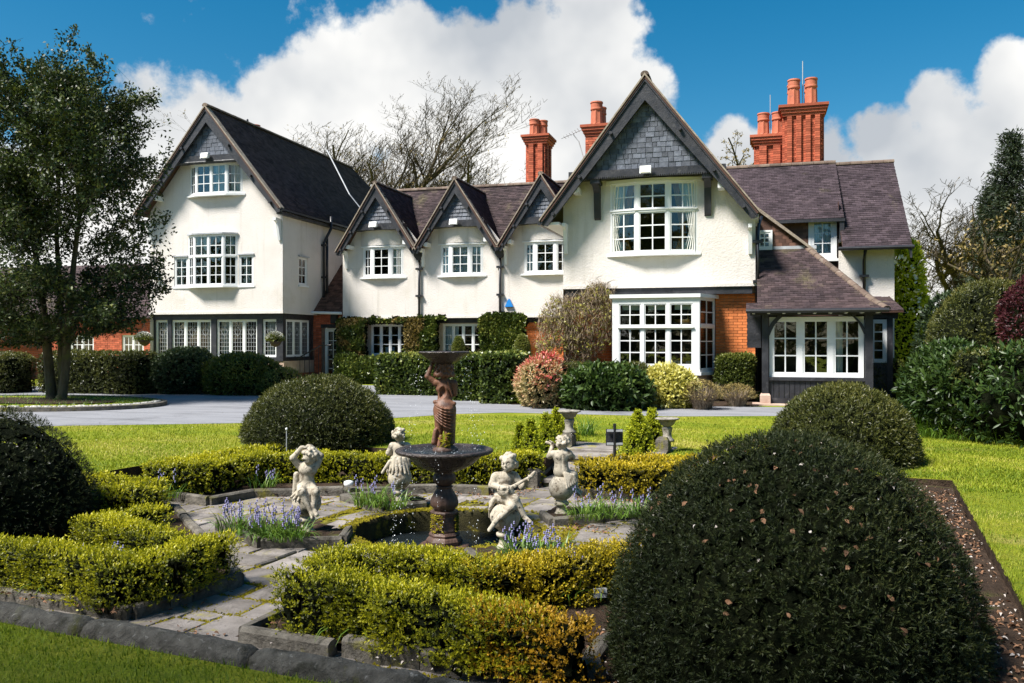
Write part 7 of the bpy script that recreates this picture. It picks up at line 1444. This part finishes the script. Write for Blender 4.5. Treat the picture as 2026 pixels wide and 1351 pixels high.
# topiary in urns, small white statue
def topiary(label, px, yt, yrim, zc, wpx, urn_):
    b = D(px, yrim, zc); h = (yrim - yt) * zc / FPX; r = wpx / 2 * zc / FPX; t = plant('potted_topiary', label, 'topiary', (b[0], b[1], 0), 'clipped box cones in urns'); n = 1300; u = rng.uniform(0, 1, n); a = rng.uniform(0, 6.28, n); rr = r * np.sqrt(np.clip(1 - u ** 2.4, 0, 1)) * (.9 + .1 * np.minimum(1, u * 4)); P = np.stack([b[0] + rr * np.cos(a), b[1] + rr * np.sin(a), b[2] + u * h], 1)
    foliage(t, P, nrm(np.stack([np.cos(a), np.sin(a), u], 1)), 4, .04, .04, .02, 'leaf_shrub', .3, .15, .4, core=.08, cm=300)
    m = MB(); z = b[2]; m.lathe((b[0], b[1], 0), [(.25, 0), (.25, .06), (.10, .14), (.08, .22), (.16, .30), (.20, z - .12), (.24, z - .04), (.33, z - .02), (.34, z + .02), (.30, z + .02), (.28, z - .02), (.02, z - .03)], 24, lambda a, i, z: .03 * math.sin(14 * a) * (i in (7, 8))); m.build('urn', 'black_iron', t, True)
topiary('clipped box cone in a black urn left of the dry climber', 1033, 664, 703, 24.5, 29, True); topiary('clipped box cone in front of the middle ground floor window', 907, 668, 702, 25.5, 22, True)
st = thing('garden_statue', 'small pale stone figure half hidden by the ivy hedge', 'statue', D(1009, 745, 24.2)); b = D(1009, 720, 24.2)
sv, sf = sdf_mesh([('e', (0, 0, .5), Ey(.11, .09, .15), .03), ('e', (0, 0, .3), Ey(.13, .11, .2), .05), ('e', (.03, -.02, .72), Ey(.075, .08, .09), .02), ('c', (-.1, 0, .58), (-.17, -.05, .36), .045, .035, .02), ('c', (.1, 0, .58), (.15, -.08, .4), .045, .035, .02), ('c', (0, 0, .6), (.02, 0, .68), .05, .05, .02), ('e', (.03, -.1, .71), Ey(.02, .02, .02), .01)] + hair(Ey(.03, 0, .74), .08, 14, 3, .025), (-.25, -.2, .05), (.25, .2, .9), .012)
mesh_obj('figure', sv + np.array((b[0], b[1], .32)), sf, 'statue_stone', st, True); m = MB(); m.lathe((b[0], b[1], 0), [(.2, 0), (.2, .08), (.13, .12), (.12, .32), (.16, .36), (.16, .42), (.01, .42)], 4, rot=.8); m.build('pedestal', 'statue_stone', st)
# right of the porch
block('clipped_hedge', 'clipped yellow green hedge right of the porch', 1724, 1786, 716, 790, 1.6, 'leaf_shrub', .05, .022, 2600, rd=.12, lo=.05, rn=.35)
bush('box_ball', 'small clipped box ball beside the porch', 1728, 1776, 746, 790, 'leaf_shrub', .035, .018, 1300, dep=.6, bump=.03, core=.07)
bush('evergreen_shrub', 'dark evergreen shrub far right behind the porch path', 1782, 1850, 716, 772, 'leaf_dark', .08, .04, 1500, dep=1.5, bump=.06)
bush('golden_tree', 'tall yellow green evergreen with white blossom against the right wing', 1758, 1828, 478, 735, 'leaf_gold', .10, .045, 3200, 'tree', zc=26.5, k=5, sl=.14, bump=.16, f=2.0, core=.16, lo=.2, rn=.6)
P, N_ = s_ellipsoid(220, D(1785, 620, 26.2), (.45, .3, 1.5), None, .2); leaf_mesh('blossom', P, N_, rng.normal(size=P.shape), .14, .09, rng.uniform(0, 1, len(P)), 'flower_white', bpy.data.objects['golden_tree'])
# right hand shrubbery
def rhodo(label, x0, x1, yt, yb, n, name='rhododendron', mat='leaf_laurel', zc=None, dep=2.2, L=.12):
    return bush(name, label, x0, x1, yt, yb, mat, L, L * .32, n, dep=dep, k=6, sl=.10, six=True, tip=.1, lo=.02, rn=.5, bump=.09, f=2.6, jit=.55, core=.2, curl=.12, zc=zc)
rhodo('large glossy rhododendron bush at the right edge of the lawn', 1822, 2000, 686, 872, 2000); rhodo('rhododendron mass cut off by the right edge of the picture', 1950, 2190, 700, 890, 800)
block('clipped_hedge', 'flat topped dark hedge within the shrubbery at the right edge', 1900, 2140, 700, 876, 1.2, 'leaf_hedge', .05, .02, 2400, rd=.2)
bush('yew_mound', 'tall rounded yew mound rising behind the rhododendrons', 1848, 2080, 560, 800, 'leaf_yew_olive', .06, .018, 5200, 'topiary', zc=17.5, k=5, sl=.07, bump=.04, core=.16, upw=.25)
rhodo('dark rhododendron between the porch path and the yew mound', 1826, 1940, 585, 790, 900, mat='leaf_dark', zc=21, dep=2.5)
bush('japanese_maple', 'dark red maple above the shrubbery at the right edge', 1992, 2130, 545, 720, 'leaf_maple', .07, .03, 2600, 'tree', zc=16.2, k=5, sl=.1, bump=.16)
# daffodils and strap leaves at the foot of the shrubbery
t = bluebells(G(1830, 862), .42, 260, 0, 'clump of grey green daffodil leaves with yellow flowers at the lawn edge', 'daffodil_clump', Lf=.42, cat='flowers', grp='daffodil clumps'); m = MB(); s = MB()
for (x, y, zc) in ((1812, 803, 14.2), (1806, 817, 14.0), (1858, 806, 14.2), (1788, 818, 14.3), (1820, 812, 14.4), (1847, 797, 14.4), (1795, 826, 14)):
    p = D(x, y, zc); s.tube([(p[0] + random.gauss(0, .05), p[1] + random.gauss(0, .05), 0), p], .005, 4, False); m.lathe(p + np.array((0, -.02, 0)), [(.012, -.03), (.03, -.02), (.055, .0), (.02, .005), (.025, .03)], 6)
s.build('stalks', 'blade', t, kind='stuff'); m.build('trumpets', 'flower_yellow', t)
for i, (x, y) in enumerate(((1880, 868), (1925, 872), (1975, 876), (2030, 880))): bluebells(G(x, y), .3, 90, 0, ('strap leaves along the foot of the large rhododendron', 'strap leaves below the dark hedge at the right', 'strap leaves near the right edge of the lawn', 'strap leaves cut off by the right edge of the picture')[i], 'strap_leaf_clump', Lf=.3, cat='plant', grp='strap leaf clumps')
bluebells(G(1160, 862), .16, 80, 0, 'green strap leaf clump beside the left stone urn', 'strap_leaf_clump', Lf=.38, cat='plant', grp='strap leaf clumps')
bluebells(G(1040, 800), .2, 80, 5, 'clump of blue flowers at the corner of the shrub bed', Lf=.4)
# hanging baskets
def basket(px, py, zc, label):
    c = D(px, py, zc); t = plant('hanging_basket', label, 'hanging basket', c, 'hanging baskets on the left wing'); P, N_ = s_ellipsoid(420, c, (.26, .22, .2), None, .15); leaf_mesh('flowers', P, N_, rng.normal(size=P.shape), .07, .05, rng.uniform(0, 1, len(P)), 'flower_white', t); P, N_ = s_ellipsoid(700, c - np.array((0, 0, .05)), (.26, .22, .2), None, .2); foliage(t, P, N_, 3, .07, .06, .03, 'leaf_shrub', core=.06, cm=200)
    m = MB(); m.lathe(c + np.array((0, 0, -.28)), [(.03, 0), (.14, .06), (.2, .16), (.22, .22), (.02, .2)], 14); m.build('bowl', 'dark_wood', t, True); m = MB()
    for a in (0, 2.1, 4.2): m.tube([c + np.array((.21 * math.cos(a), .21 * math.sin(a), -.06)), c + np.array((0, 0, .55))], .006, 4)
    m.tube([c + np.array((0, 0, .55)), c + np.array((0, .35, .62))], .012, 5); m.build('chains', 'black_iron', t)
basket(545, 670, 28.7, 'hanging basket of white flowers on the corner post of the left wing'); basket(286, 669, 30.2, 'hanging basket at the far left end of the leaded windows')
# ================================================================== trees
def seg_mesh(name, S, mat, parent, ns=5):
    """tapered branch segments (p0,p1,r0,r1) -> one mesh"""
    A = np.array([s[0] for s in S]); B = np.array([s[1] for s in S]); r0 = np.array([s[2] for s in S])[:, None]; r1 = np.array([s[3] for s in S])[:, None]; d = nrm(B - A); x = nrm(np.cross(d, np.array((.31, .17, .93)))); y = np.cross(d, x); V = []
    for P, r in ((A, r0), (B, r1)):
        for k in range(ns): a = 2 * math.pi * k / ns; V.append(P + (x * math.cos(a) + y * math.sin(a)) * r)
    V = np.stack(V, 1); b = np.arange(len(S))[:, None] * 2 * ns
    if ns == 2: return mesh_obj(name, V.reshape(-1, 3), b + np.array([[0, 1, 3, 2]]), mat, parent)
    Fq = np.concatenate([b + np.array([[k, (k + 1) % ns, ns + (k + 1) % ns, ns + k]]) for k in range(ns)], 1).reshape(-1, 4)
    return mesh_obj(name, V.reshape(-1, 3), Fq, mat, parent, ns > 4)
def grow(segs, tips, p, d, L, r, depth, g, par):
    n = (5, 5, 5, 3, 3, 2)[depth]; step = L / n; p = np.array(p, float)
    for i in range(n):
        wg = par['wig'] * (.45 if depth == 0 else 1); d = d + np.array((g.gauss(0, wg), g.gauss(0, wg), g.gauss(0, wg) + par['up'] * (.6 if depth == 0 else 1))); d = d / np.linalg.norm(d); q = p + d * step; r1 = r * (1 - .75 / n * (.55 if depth == 0 else .9)); segs[min(depth, 2)].append((p, q, r, r1)); p, r = q, r1
        if depth < par['depth'] and (i > 0 or depth > 0):
            for _ in range((par['kids'] if depth < 3 else 2) if depth else par.get('kids0', par['kids'])):
                if g.random() < par['prob']:
                    a = g.uniform(0, 6.283); sd = np.array((math.cos(a), math.sin(a), g.uniform(-.1, .35))); e = d * par['fwd'] + sd * par['out']; e = e / np.linalg.norm(e); grow(segs, tips, p, e, L * par['len'] * (.86 if depth >= 2 else 1) * g.uniform(.65, 1.15), r * .68, depth + 1, g, par)
    if depth >= par['depth'] - 1: tips.append((p, d))
def bare_tree(label, base, H, r, seed, par, buds=0, name='bare_tree', mat='bark_bare', leafm='leaf_ivy_dry'):
    t = plant(name, label, 'tree', base, 'leafless trees beyond the house'); g = random.Random(seed); segs = ([], [], []); tips = []; P = dict(wig=.10, up=.05, depth=5, kids=2, prob=.62, fwd=.75, out=.75, len=.60, steps=5); P.update(par)
    for (dx, dy, k) in par.get('trunks', ((0, 0, 1),)): grow(segs, tips, np.array(base) + np.array((dx * .15, dy * .15, 0)), nrm(np.array((dx * .2, dy * .2, 1.0))), H * P.get('tl', .62) * k, r * k, 0, g, P)
    zm = max(x[1][2] for q in segs for x in q); k_ = H / zm; bs = np.array(base, float); f_ = lambda p: bs + (p - bs) * np.array((k_ * P.get('wide', 1), k_ * P.get('wide', 1), k_))
    mm = np.mean([x[1] for x in segs[2]], axis=0); sh = (mm - bs)[:2] / (mm - bs)[2]; g_ = f_; f_ = lambda p: g_(p - np.array((sh[0], sh[1], 0)) * (p - bs)[2])
    segs = [[(f_(x[0]), f_(x[1]), x[2], x[3]) for x in q] for q in segs]; tips = [(f_(x[0]), x[1]) for x in tips]; seg_mesh('trunk', segs[0] + segs[1], mat, t, 6); seg_mesh('crown', [(x[0], x[1], max(x[2], .016), max(x[3], .009)) for x in segs[2]], mat, t, 2)
    if buds and tips:
        T = np.array([x[0] for x in tips]); Dn = np.array([x[1] for x in tips]); k = rng.integers(0, len(T), buds); Q = T[k] + rng.normal(0, .04, (buds, 3)); leaf_mesh('buds', Q, nrm(rng.normal(size=(buds, 3))), rng.normal(size=(buds, 3)), .16, .07, rng.uniform(0, .6, buds), leafm, t)
    return t
p = D(826, 760, 62); bare_tree('tallest leafless tree rising behind the middle range', (p[0], p[1], 0), 21.4, .40, 11, dict(wide=1.25, depth=5, kids=2, kids0=3, prob=.84, len=.60, tl=.55, wig=.11, up=.06, out=.9, fwd=.8), 1200)
p = D(772, 760, 60); bare_tree('forked leafless tree left of the tallest one', (p[0], p[1], 0), 17.5, .34, 5, dict(wide=1.3, trunks=((-1, 0, 1), (1, .3, .95)), depth=5, kids0=3, prob=.64, len=.56, tl=.6, wig=.10, up=.05, out=.9), 1800)
p = D(672, 760, 58); bare_tree('leafless tree showing over the ridge of the left wing', (p[0], p[1], 0), 17.6, .32, 8, dict(wide=1.3, trunks=((-1, 0, 1), (.7, .5, .9)), depth=5, kids0=3, prob=.60, len=.54, tl=.65, wig=.10, up=.06), 900)
p = D(955, 760, 66); bare_tree('lower leafless tree between the tallest one and the chimney', (p[0], p[1], 0), 15.0, .28, 21, dict(wide=1.3, depth=5, kids0=4, prob=.66, len=.54, tl=.65, wig=.10, up=.05, out=.95), 1500)
p = D(1895, 770, 46); bare_tree('spreading leafless oak right of the house', (p[0], p[1], 0), 11.2, .36, 14, dict(wide=1.2, depth=5, kids=2, kids0=4, prob=.66, len=.62, tl=.62, wig=.15, up=.06, out=.95, fwd=.65), 0)
p = D(1455, 760, 52); bare_tree('thin birch top behind the right gable roof', (p[0], p[1], 0), 14.4, .2, 4, dict(depth=4, kids0=4, prob=.62, len=.40, tl=.9, wig=.08, up=-.05, out=.7), 2600, 'birch_tree')
p = D(2010, 770, 30); bare_tree('tangled pale barked tree in front of the dark conifer', (p[0], p[1], 0), 6.6, .16, 31, dict(trunks=((-1, 0, 1), (.4, .6, 1), (1, -.3, .9)), depth=4, prob=.6, len=.5, tl=.6, wig=.17, up=.05), 1200)
# dark conifers at the right edge
def conifer(label, px, ytop, zc, H, r, n, seed):
    b = D(px, 770, zc); b[2] = 0; t = plant('dark_conifer', label, 'tree', b, 'dark conifers at the right'); g = random.Random(seed); zt = CAMH - (ytop - 675.5) * zc / FPX; P, N_ = [], []; S = [(b, b + np.array((0, 0, zt)), .22, .02)]
    z = .8
    while z < zt - .05:
        u = z / zt; rr = r * (1 - u) ** .75 + .12
        for k in range(8):
            a = g.uniform(0, 6.28); L_ = rr * g.uniform(.65, 1.12); e = np.array((math.cos(a), math.sin(a), -.18 + .5 * u)); p0 = b + np.array((0, 0, z)); S.append((p0, p0 + e * L_, .03, .008)); m = int(7 + 15 * L_)
            s_ = rng.uniform(.15, 1, m); Q = p0 + e * (L_ * s_)[:, None] + rng.normal(0, .09, (m, 3)); P.append(Q); N_.append(nrm(e + rng.normal(0, .5, (m, 3)) + np.array((0, 0, -.25))))
        z += .16 * (1 + (1 - u))
    P, N_ = np.concatenate(P), np.concatenate(N_); seg_mesh('trunk', S, 'bark_bare', t, 5); foliage(t, P, N_, 3, .24, .17, .06, 'leaf_conifer', .2, .1, .5, .35, -.1, core=0, name='crown')
conifer('tallest dark conifer at the right edge of the picture', 2000, 262, 38, 11, 2.3, 0, 3); conifer('second dark conifer cut off by the right edge', 2085, 285, 36, 10, 2.6, 0, 6); conifer('lower dark conifer left of the tallest one', 1962, 370, 40, 10, 1.9, 0, 9)
# ---- the holly on the turf island
hb = G(112, 789, .09); ht = plant('holly_tree', 'dark evergreen tree with three mossy trunks on the turf island at the left', 'tree', hb)
S = []; g = random.Random(12); lv_p, lv_n = [], []; hz = CAMH + (675.5 - 92) * 22.4 / FPX
stems = [(-.17, .05, -.5, .3, .14), (.02, .10, -.1, .3, .12), (.20, -.05, .45, .15, .12)]
for (x, y, dx, dy, r) in stems:
    p = hb + np.array((x, y, -.1)); d = nrm(np.array((dx * .12, dy * .12, 1.0))); L = (hz - .8) * g.uniform(.84, .95); n = 14; rr = r
    S.append((p - np.array((0, 0, .1)), p + np.array((0, 0, .18)), r * 1.7, r * 1.05))
    for i in range(n):
        d = nrm(d + np.array((g.gauss(dx * .025, .05), g.gauss(dy * .025, .05), .03))); q = p + d * L / n; r1 = rr * .90; S.append((p, q, rr, r1)); p, rr = q, r1
        z = p[2]; u = (z - 1.4) / (hz - 1.4)
        if u < .0: continue
        Rr = 3.0 * math.sin(math.pi * min(1, (.17 + .83 * u)) ** .95) ** .72 * (1 if u < .86 else .9)
        for k in range(9):
            a = g.uniform(0, 6.28); e = nrm(np.array((math.cos(a), math.sin(a), .12 + .45 * u - (.35 if u < .25 else 0)))); Lb = Rr * g.uniform(.55, 1.05); pb = p.copy(); rb = max(.012, rr * .35)
            for j in range(6):
                e = nrm(e + np.array((g.gauss(0, .12), g.gauss(0, .12), g.gauss(.03, .1)))); qb = pb + e * Lb / 6; S.append((pb, qb, rb, rb * .8)); rb *= .8; pb = qb
                if j >= 1:
                    for _ in range(6 if j > 2 else 4):
                        te = nrm(e + rng.normal(0, .75, 3)); tl = g.uniform(.25, .65); S.append((pb, pb + te * tl, .008, .003)); m = 17
                        if g.random() < .10 or float(wob(pb[None], 2.6, 19)[0]) > .62: continue
                        s_ = rng.uniform(.25, 1.05, m); lv_p.append(pb + te * (tl * s_)[:, None] + rng.normal(0, .055, (m, 3))); lv_n.append(nrm(te + rng.normal(0, .8, (m, 3))))
def inside(Q, k0): q = (Q - (hb + np.array((.05, 0, 5.05)))) / np.array((2.75, 2.6, 3.7)); return np.sqrt(q[:, 0] ** 2 + q[:, 1] ** 2 + np.where(q[:, 2] < 0, q[:, 2] ** 4, q[:, 2] ** 2)) < k0 + .17 * wob(Q, 2.3, 6) + .05 * wob(Q, 9, 2)
S = [s_ for s_, ok in zip(S, inside(np.array([s_[1] for s_ in S]), 1.0) | (np.array([s_[2] for s_ in S]) > .06)) if ok]
seg_mesh('trunk', [x for x in S if x[2] > .03], 'bark', ht, 7); seg_mesh('twigs', [x for x in S if x[2] <= .03], 'bark', ht, 2); P, N_ = np.concatenate(lv_p), np.concatenate(lv_n); k = (P[:, 2] > 1.35) & inside(P, 1.0); P, N_ = P[k], N_[k]
leaf_mesh('crown', P, N_, rng.normal(size=P.shape) + np.array((0, 0, .5)), .095 * rng.uniform(.7, 1.25, len(P)), .052, np.clip(rng.beta(1.6, 2.6, len(P)), 0, 1), 'leaf_holly', ht, fold=.25); print('holly leaves', len(P))
# rough grass and weeds on the island
n = 2500; a = rng.uniform(0, 6.283, n); q = np.sqrt(rng.uniform(0, .9, n)); ribbons('rough_grass', np.stack([ic[0] + q * ia * np.cos(a), ic[1] + q * ib * np.sin(a), np.full(n, .07)], 1), rng.uniform(0, 6.28, n), rng.uniform(.04, .12, n), rng.uniform(.2, .9, n), .012, 'blade', isl); bpy.data.objects['rough_grass']['kind'] = 'stuff'
# wood behind the viewer, mirrored in the window panes
P, N_ = [], []
for i in range(34):
    x = -70 + i * 4.2 + random.gauss(0, 1); y = -34 + random.gauss(0, 3); h = random.uniform(9, 15); c, d = s_ellipsoid(420, (x, y, h * .55), (3.2, 3.0, h * .5), 0, .2, 1.0, i, 1.0); P.append(c); N_.append(d)
P, N_ = np.concatenate(P), np.concatenate(N_); wd = leaf_mesh('woodland', P, N_ + rng.normal(0, .5, P.shape), rng.normal(size=P.shape), 1.1, .8, rng.uniform(0, 1, len(P)), 'leaf_hedge', None, base=(0, -34, 0), kind='stuff')

# unseen tree added behind the viewer so its crown shades near lawn and coping
sb = np.array((-6.5, -6.0, 0.0)); st_ = plant('added_shade_tree', 'large spreading tree behind the viewer that shades the near lawn', 'tree', sb); S = []; g = random.Random(3); pts_ = []
S.append((sb, sb + np.array((.2, .3, 5.5)), .42, .30))
for k in range(30):
    p = sb + np.array((.2, .3, g.uniform(4.5, 5.6))); q = np.array((g.uniform(-11, -1.5), g.uniform(-5.7, -.5), g.uniform(7.0, 10.0))); mid_ = p * .45 + q * .55 + np.array((0, 0, .7)); S += [(p, mid_, .11, .06), (mid_, q, .06, .02)]
    for j in range(16): c_ = mid_ + (q - mid_) * g.uniform(.1, 1.1); e_ = c_ + np.array((g.gauss(0, .7), g.gauss(0, .7), g.gauss(.1, .5))); S.append((c_, e_, .02, .006)); pts_.append(e_ + rng.normal(0, .3, (40, 3)))
seg_mesh('trunk', S, 'bark', st_, 5); Q = np.concatenate(pts_); leaf_mesh('crown', Q, nrm(rng.normal(size=Q.shape)), rng.normal(size=Q.shape) + np.array((0, 0, 1.)), .16, .11, rng.uniform(0, 1, len(Q)), 'leaf_shrub', st_)

# ================================================================== small things and ground detail
sg = thing('garden_sign', 'small black sign on a post, seen from behind, by the golden conifers', 'sign', D(1216, 925, 10.7)); b = D(1216, 925, 10.7)
m = MB(); zt = D(1216, 838, 10.7)[2]; m.tube([(b[0], b[1], -.3), (b[0], b[1], zt)], .019, 10); m.build('post', 'black_iron', sg); m = MB(); a, c = D(1199, 882, 10.72), D(1232, 849, 10.72); m.fbox((a[0], a[1], a[2]), YAW, 0, .215, -.03, -.02, 0, c[2] - a[2]); m.build('plate', 'black_timber', sg)
for yy_ in (852, 878): m = MB(); q = D(1201, yy_, 10.70); m.fbox((q[0], q[1], q[2]), YAW, 0, .195, -.02, .012, -.012, .012); m.build('clamp', 'grey_plastic', sg)
sl_ = thing('stake_light', 'thin pale stake with a bright tip in front of the olive yew dome', 'stake', D(567, 905, 11.2)); b = D(567, 905, 11.2); m = MB(); m.tube([b, D(567, 852, 11.2)], .006, 6); m.build('rod', 'grey_plastic', sl_); m = MB(); m.lathe(D(567, 849, 11.2), [(.004, -.02), (.014, -.01), (.016, .01), (.006, .02)], 10); m.build('tip', 'white_paint', sl_, True)
pl = thing('plant_label', 'small white plant label on a bent black wire in the front bed', 'plant label', G(1190, 1185, -.29)); b = D(1188, 1172, 5.75); m = MB(); m.fbox((b[0], b[1], b[2]), YAW + .2, -.05, .045, 0, .003, -.035, .03); m.build('tag', 'white_paint', pl); m = MB(); m.tube([b, b + np.array((.09, .03, -.02)), b + np.array((.16, .05, -.13))], .004, 5); m.build('wire', 'black_iron', pl)
lm = thing('white_garden_lamp', 'small white garden spotlight low in the bed by the hedge', 'lamp', G(690, 965, -.29)); b = D(690, 957, 10.2); m = MB(); m.lathe(b, [(.05, -.03), (.06, 0), (.055, .03), (.02, .04)], 12); m.build('head', 'white_paint', lm, True); m = MB(); m.tube([b + np.array((0, 0, -.1)), b], .01, 6); m.build('spike', 'white_paint', lm); m = MB(); m.lathe(b + np.array((.10, .02, .01)), [(.02, -.03), (.03, 0), (.028, .03), (.01, .035)], 10); m.build('lens', 'black_iron', lm, True)
# fallen leaves and petals
def litter(name, P, N_, size, mat, label=None, parent=None):
    n = len(P); d = nrm(np.cross(N_, rng.normal(size=(n, 3)))); Nn = nrm(N_ + rng.normal(0, .35, (n, 3))); return leaf_mesh(name, P, d, Nn, size * rng.uniform(.6, 1.3, n), size * .6 * rng.uniform(.7, 1.2, n), rng.uniform(0, 1, n), mat, parent, .35, True, kind='stuff', curl=.3)
up = lambda n: np.tile((0., 0., 1.), (n, 1)); Q = []
for _ in range(1900): x = random.uniform(3.9, 4.68); Q.append(W(x, random.uniform(-4.0, 2.6), -.28 + .215 * min(1, max(0, (x - 3.7) / .6))))
for _ in range(900):
    x, y = random.uniform(2.3, 3.2), random.uniform(-4.05, -3.2); Q.append(W(x, y, -.28))
for (x0, x1, y0, y1, n, z) in ((.4, 2.6, -3.3, -2.2, 380, -.28), (-.5, .4, -4.0, -3.3, 60, -.34), (-3.6, -.6, -3.45, -3.1, 150, -.28), (-.9, .1, 1.5, 2.6, 220, -.335), (-2.9, -1.0, .5, 1.3, 150, -.345), (.7, 2.2, 1.9, 2.1, 200, -.335), (.2, 3.6, -4.1, -3.45, 260, -.35), (-.4, -.9, -3.2, -2.2, 50, -.34), (1.0, 1.6, .3, .6, 60, -.34), (-5, 3, -4.4, -4.3, 200, -.12), (-5, 3.9, -4.1, -3.5, 160, -.35)):
    for _ in range(n): Q.append(W(random.uniform(x0, x1), random.uniform(y0, y1), z + random.uniform(0, .012)))
Q = np.array(Q); o = litter('leaf_litter', Q, up(len(Q)), .036, 'dead_leaf'); tag(o, 'dry brown fallen leaves on the soil and kerbs', 'fallen leaves')
Q = np.array([W(random.uniform(4.3, 4.7), random.uniform(-4.0, 2.7), -.06) for _ in range(230)] + [W(random.uniform(.5, 3.2), random.uniform(-4, -2.5), -.27) for _ in range(160)] + [np.array((*G(random.uniform(30, 1500), random.uniform(790, 900))[:2], .012)) for _ in range(160)]); o = litter('petals', Q, up(len(Q)), .026, 'petal'); tag(o, 'pale petals scattered on soil and lawn', 'petals')
for c, R_, b_, n1, n2, sz in ((cNR, .88, 1.01, 190, 60, .034), (cNL, 1.16, 1.0, 10, 40, .026), (cFL, 1.08, .86, 0, 35, .03), (cFR, .86, .88, 0, 35, .028)):
    for nn_, mt, s_ in ((n1, 'dead_leaf', sz), (n2, 'petal', sz * .62)):
        if nn_:
            P, N_ = s_dome(nn_ * 4, c, R_ + .04, b_ + .04, .05, 3, 0); k = np.argsort(-N_[:, 2] + rng.uniform(0, .9, len(P)))[:nn_]; litter('fallen_leaves', P[k], N_[k], s_, mt, parent=yd) if c is cNR else tag(litter('fallen_petals', P[k], N_[k], s_, mt), 'pale specks caught on a clipped yew dome', 'petals')
# grass blades: dense where the lawn is near, thinner far off
def grass(P, h, name, label, wd=.004):
    n = len(P); a = rng.uniform(0, 6.283, n); le = rng.uniform(.2, .9, n); hh = h * rng.uniform(.6, 1.4, n); tip = P + np.stack([np.cos(a) * np.sin(le), np.sin(a) * np.sin(le), np.cos(le)], 1) * hh[:, None]; s_ = np.stack([-np.sin(a), np.cos(a), np.zeros(n)], 1) * wd
    V = np.stack([P - s_, P + s_, tip], 1).reshape(-1, 3); r = np.clip(.46 + .42 * wob(P * np.array((.6, 1.5, 1)), 1.2, 5) + .16 * wob(P, 5, 8) + rng.normal(0, .2, n), 0, 1); o = mesh_obj(name, V, np.arange(n * 3).reshape(-1, 3), 'grass', None, False, r, None, 'stuff'); tag(o, label, 'grass')
def lw(n, f): return np.array([f() for _ in range(n)])
n = 60000; x, y = rng.uniform(-5.6, 3.0, n), -4.42 - 2.4 * rng.uniform(0, 1, n) ** 1.2; c, s = math.cos(PHI), math.sin(PHI); P1 = np.stack([GO[0] + x * c - y * s, GO[1] + x * s + y * c, np.full(n, -.002)], 1)
n = 66000; x, y = 4.71 + 5.5 * rng.uniform(0, 1, n) ** 1.35, rng.uniform(-3.8, 7.5, n); P2 = np.stack([GO[0] + x * c - y * s, GO[1] + x * s + y * c, np.full(n, -.002)], 1)
grass(np.concatenate([P1, P2]), .028, 'near_grass', 'mown grass of the near lawn and of the lawn at the right', .0028)
n = 150000; q = rng.uniform(0, 1, n); px_ = rng.uniform(30, 2040, n); py_ = rng.uniform(822, 975, n); zc = CAMH * FPX / (py_ - 675.5); r_ = (px_ - 1013) / FPX; P3 = np.stack([zc * (-_s + r_ * _c), zc * (_c + r_ * _s), np.full(n, -.002)], 1); lx = (P3[:, 0] - GO[0]) * math.cos(-PHI) - (P3[:, 1] - GO[1]) * math.sin(-PHI); ly = (P3[:, 0] - GO[0]) * math.sin(-PHI) + (P3[:, 1] - GO[1]) * math.cos(-PHI)
edge = np.array([p[:2] for p in near]); k = ((ly > 2.82) | (lx < -4.26) | (lx > 4.74)) & ~((lx > -.2) & (lx < 1.45) & (ly < 4.5)); P3 = P3[k]; zline = np.interp(px_[k], [0, 300, 490, 640, 780, 900, 1000, 1120, 1323, 1552, 1760, 1840, 1900], [846, 841, 838, 834, 828, 820, 818, 820, 825.5, 824.5, 824, 817, 802]); P3 = P3[py_[k] > zline]
grass(P3, .032, 'far_grass', 'bright mown lawn between the fountain garden and the drive', .0065)
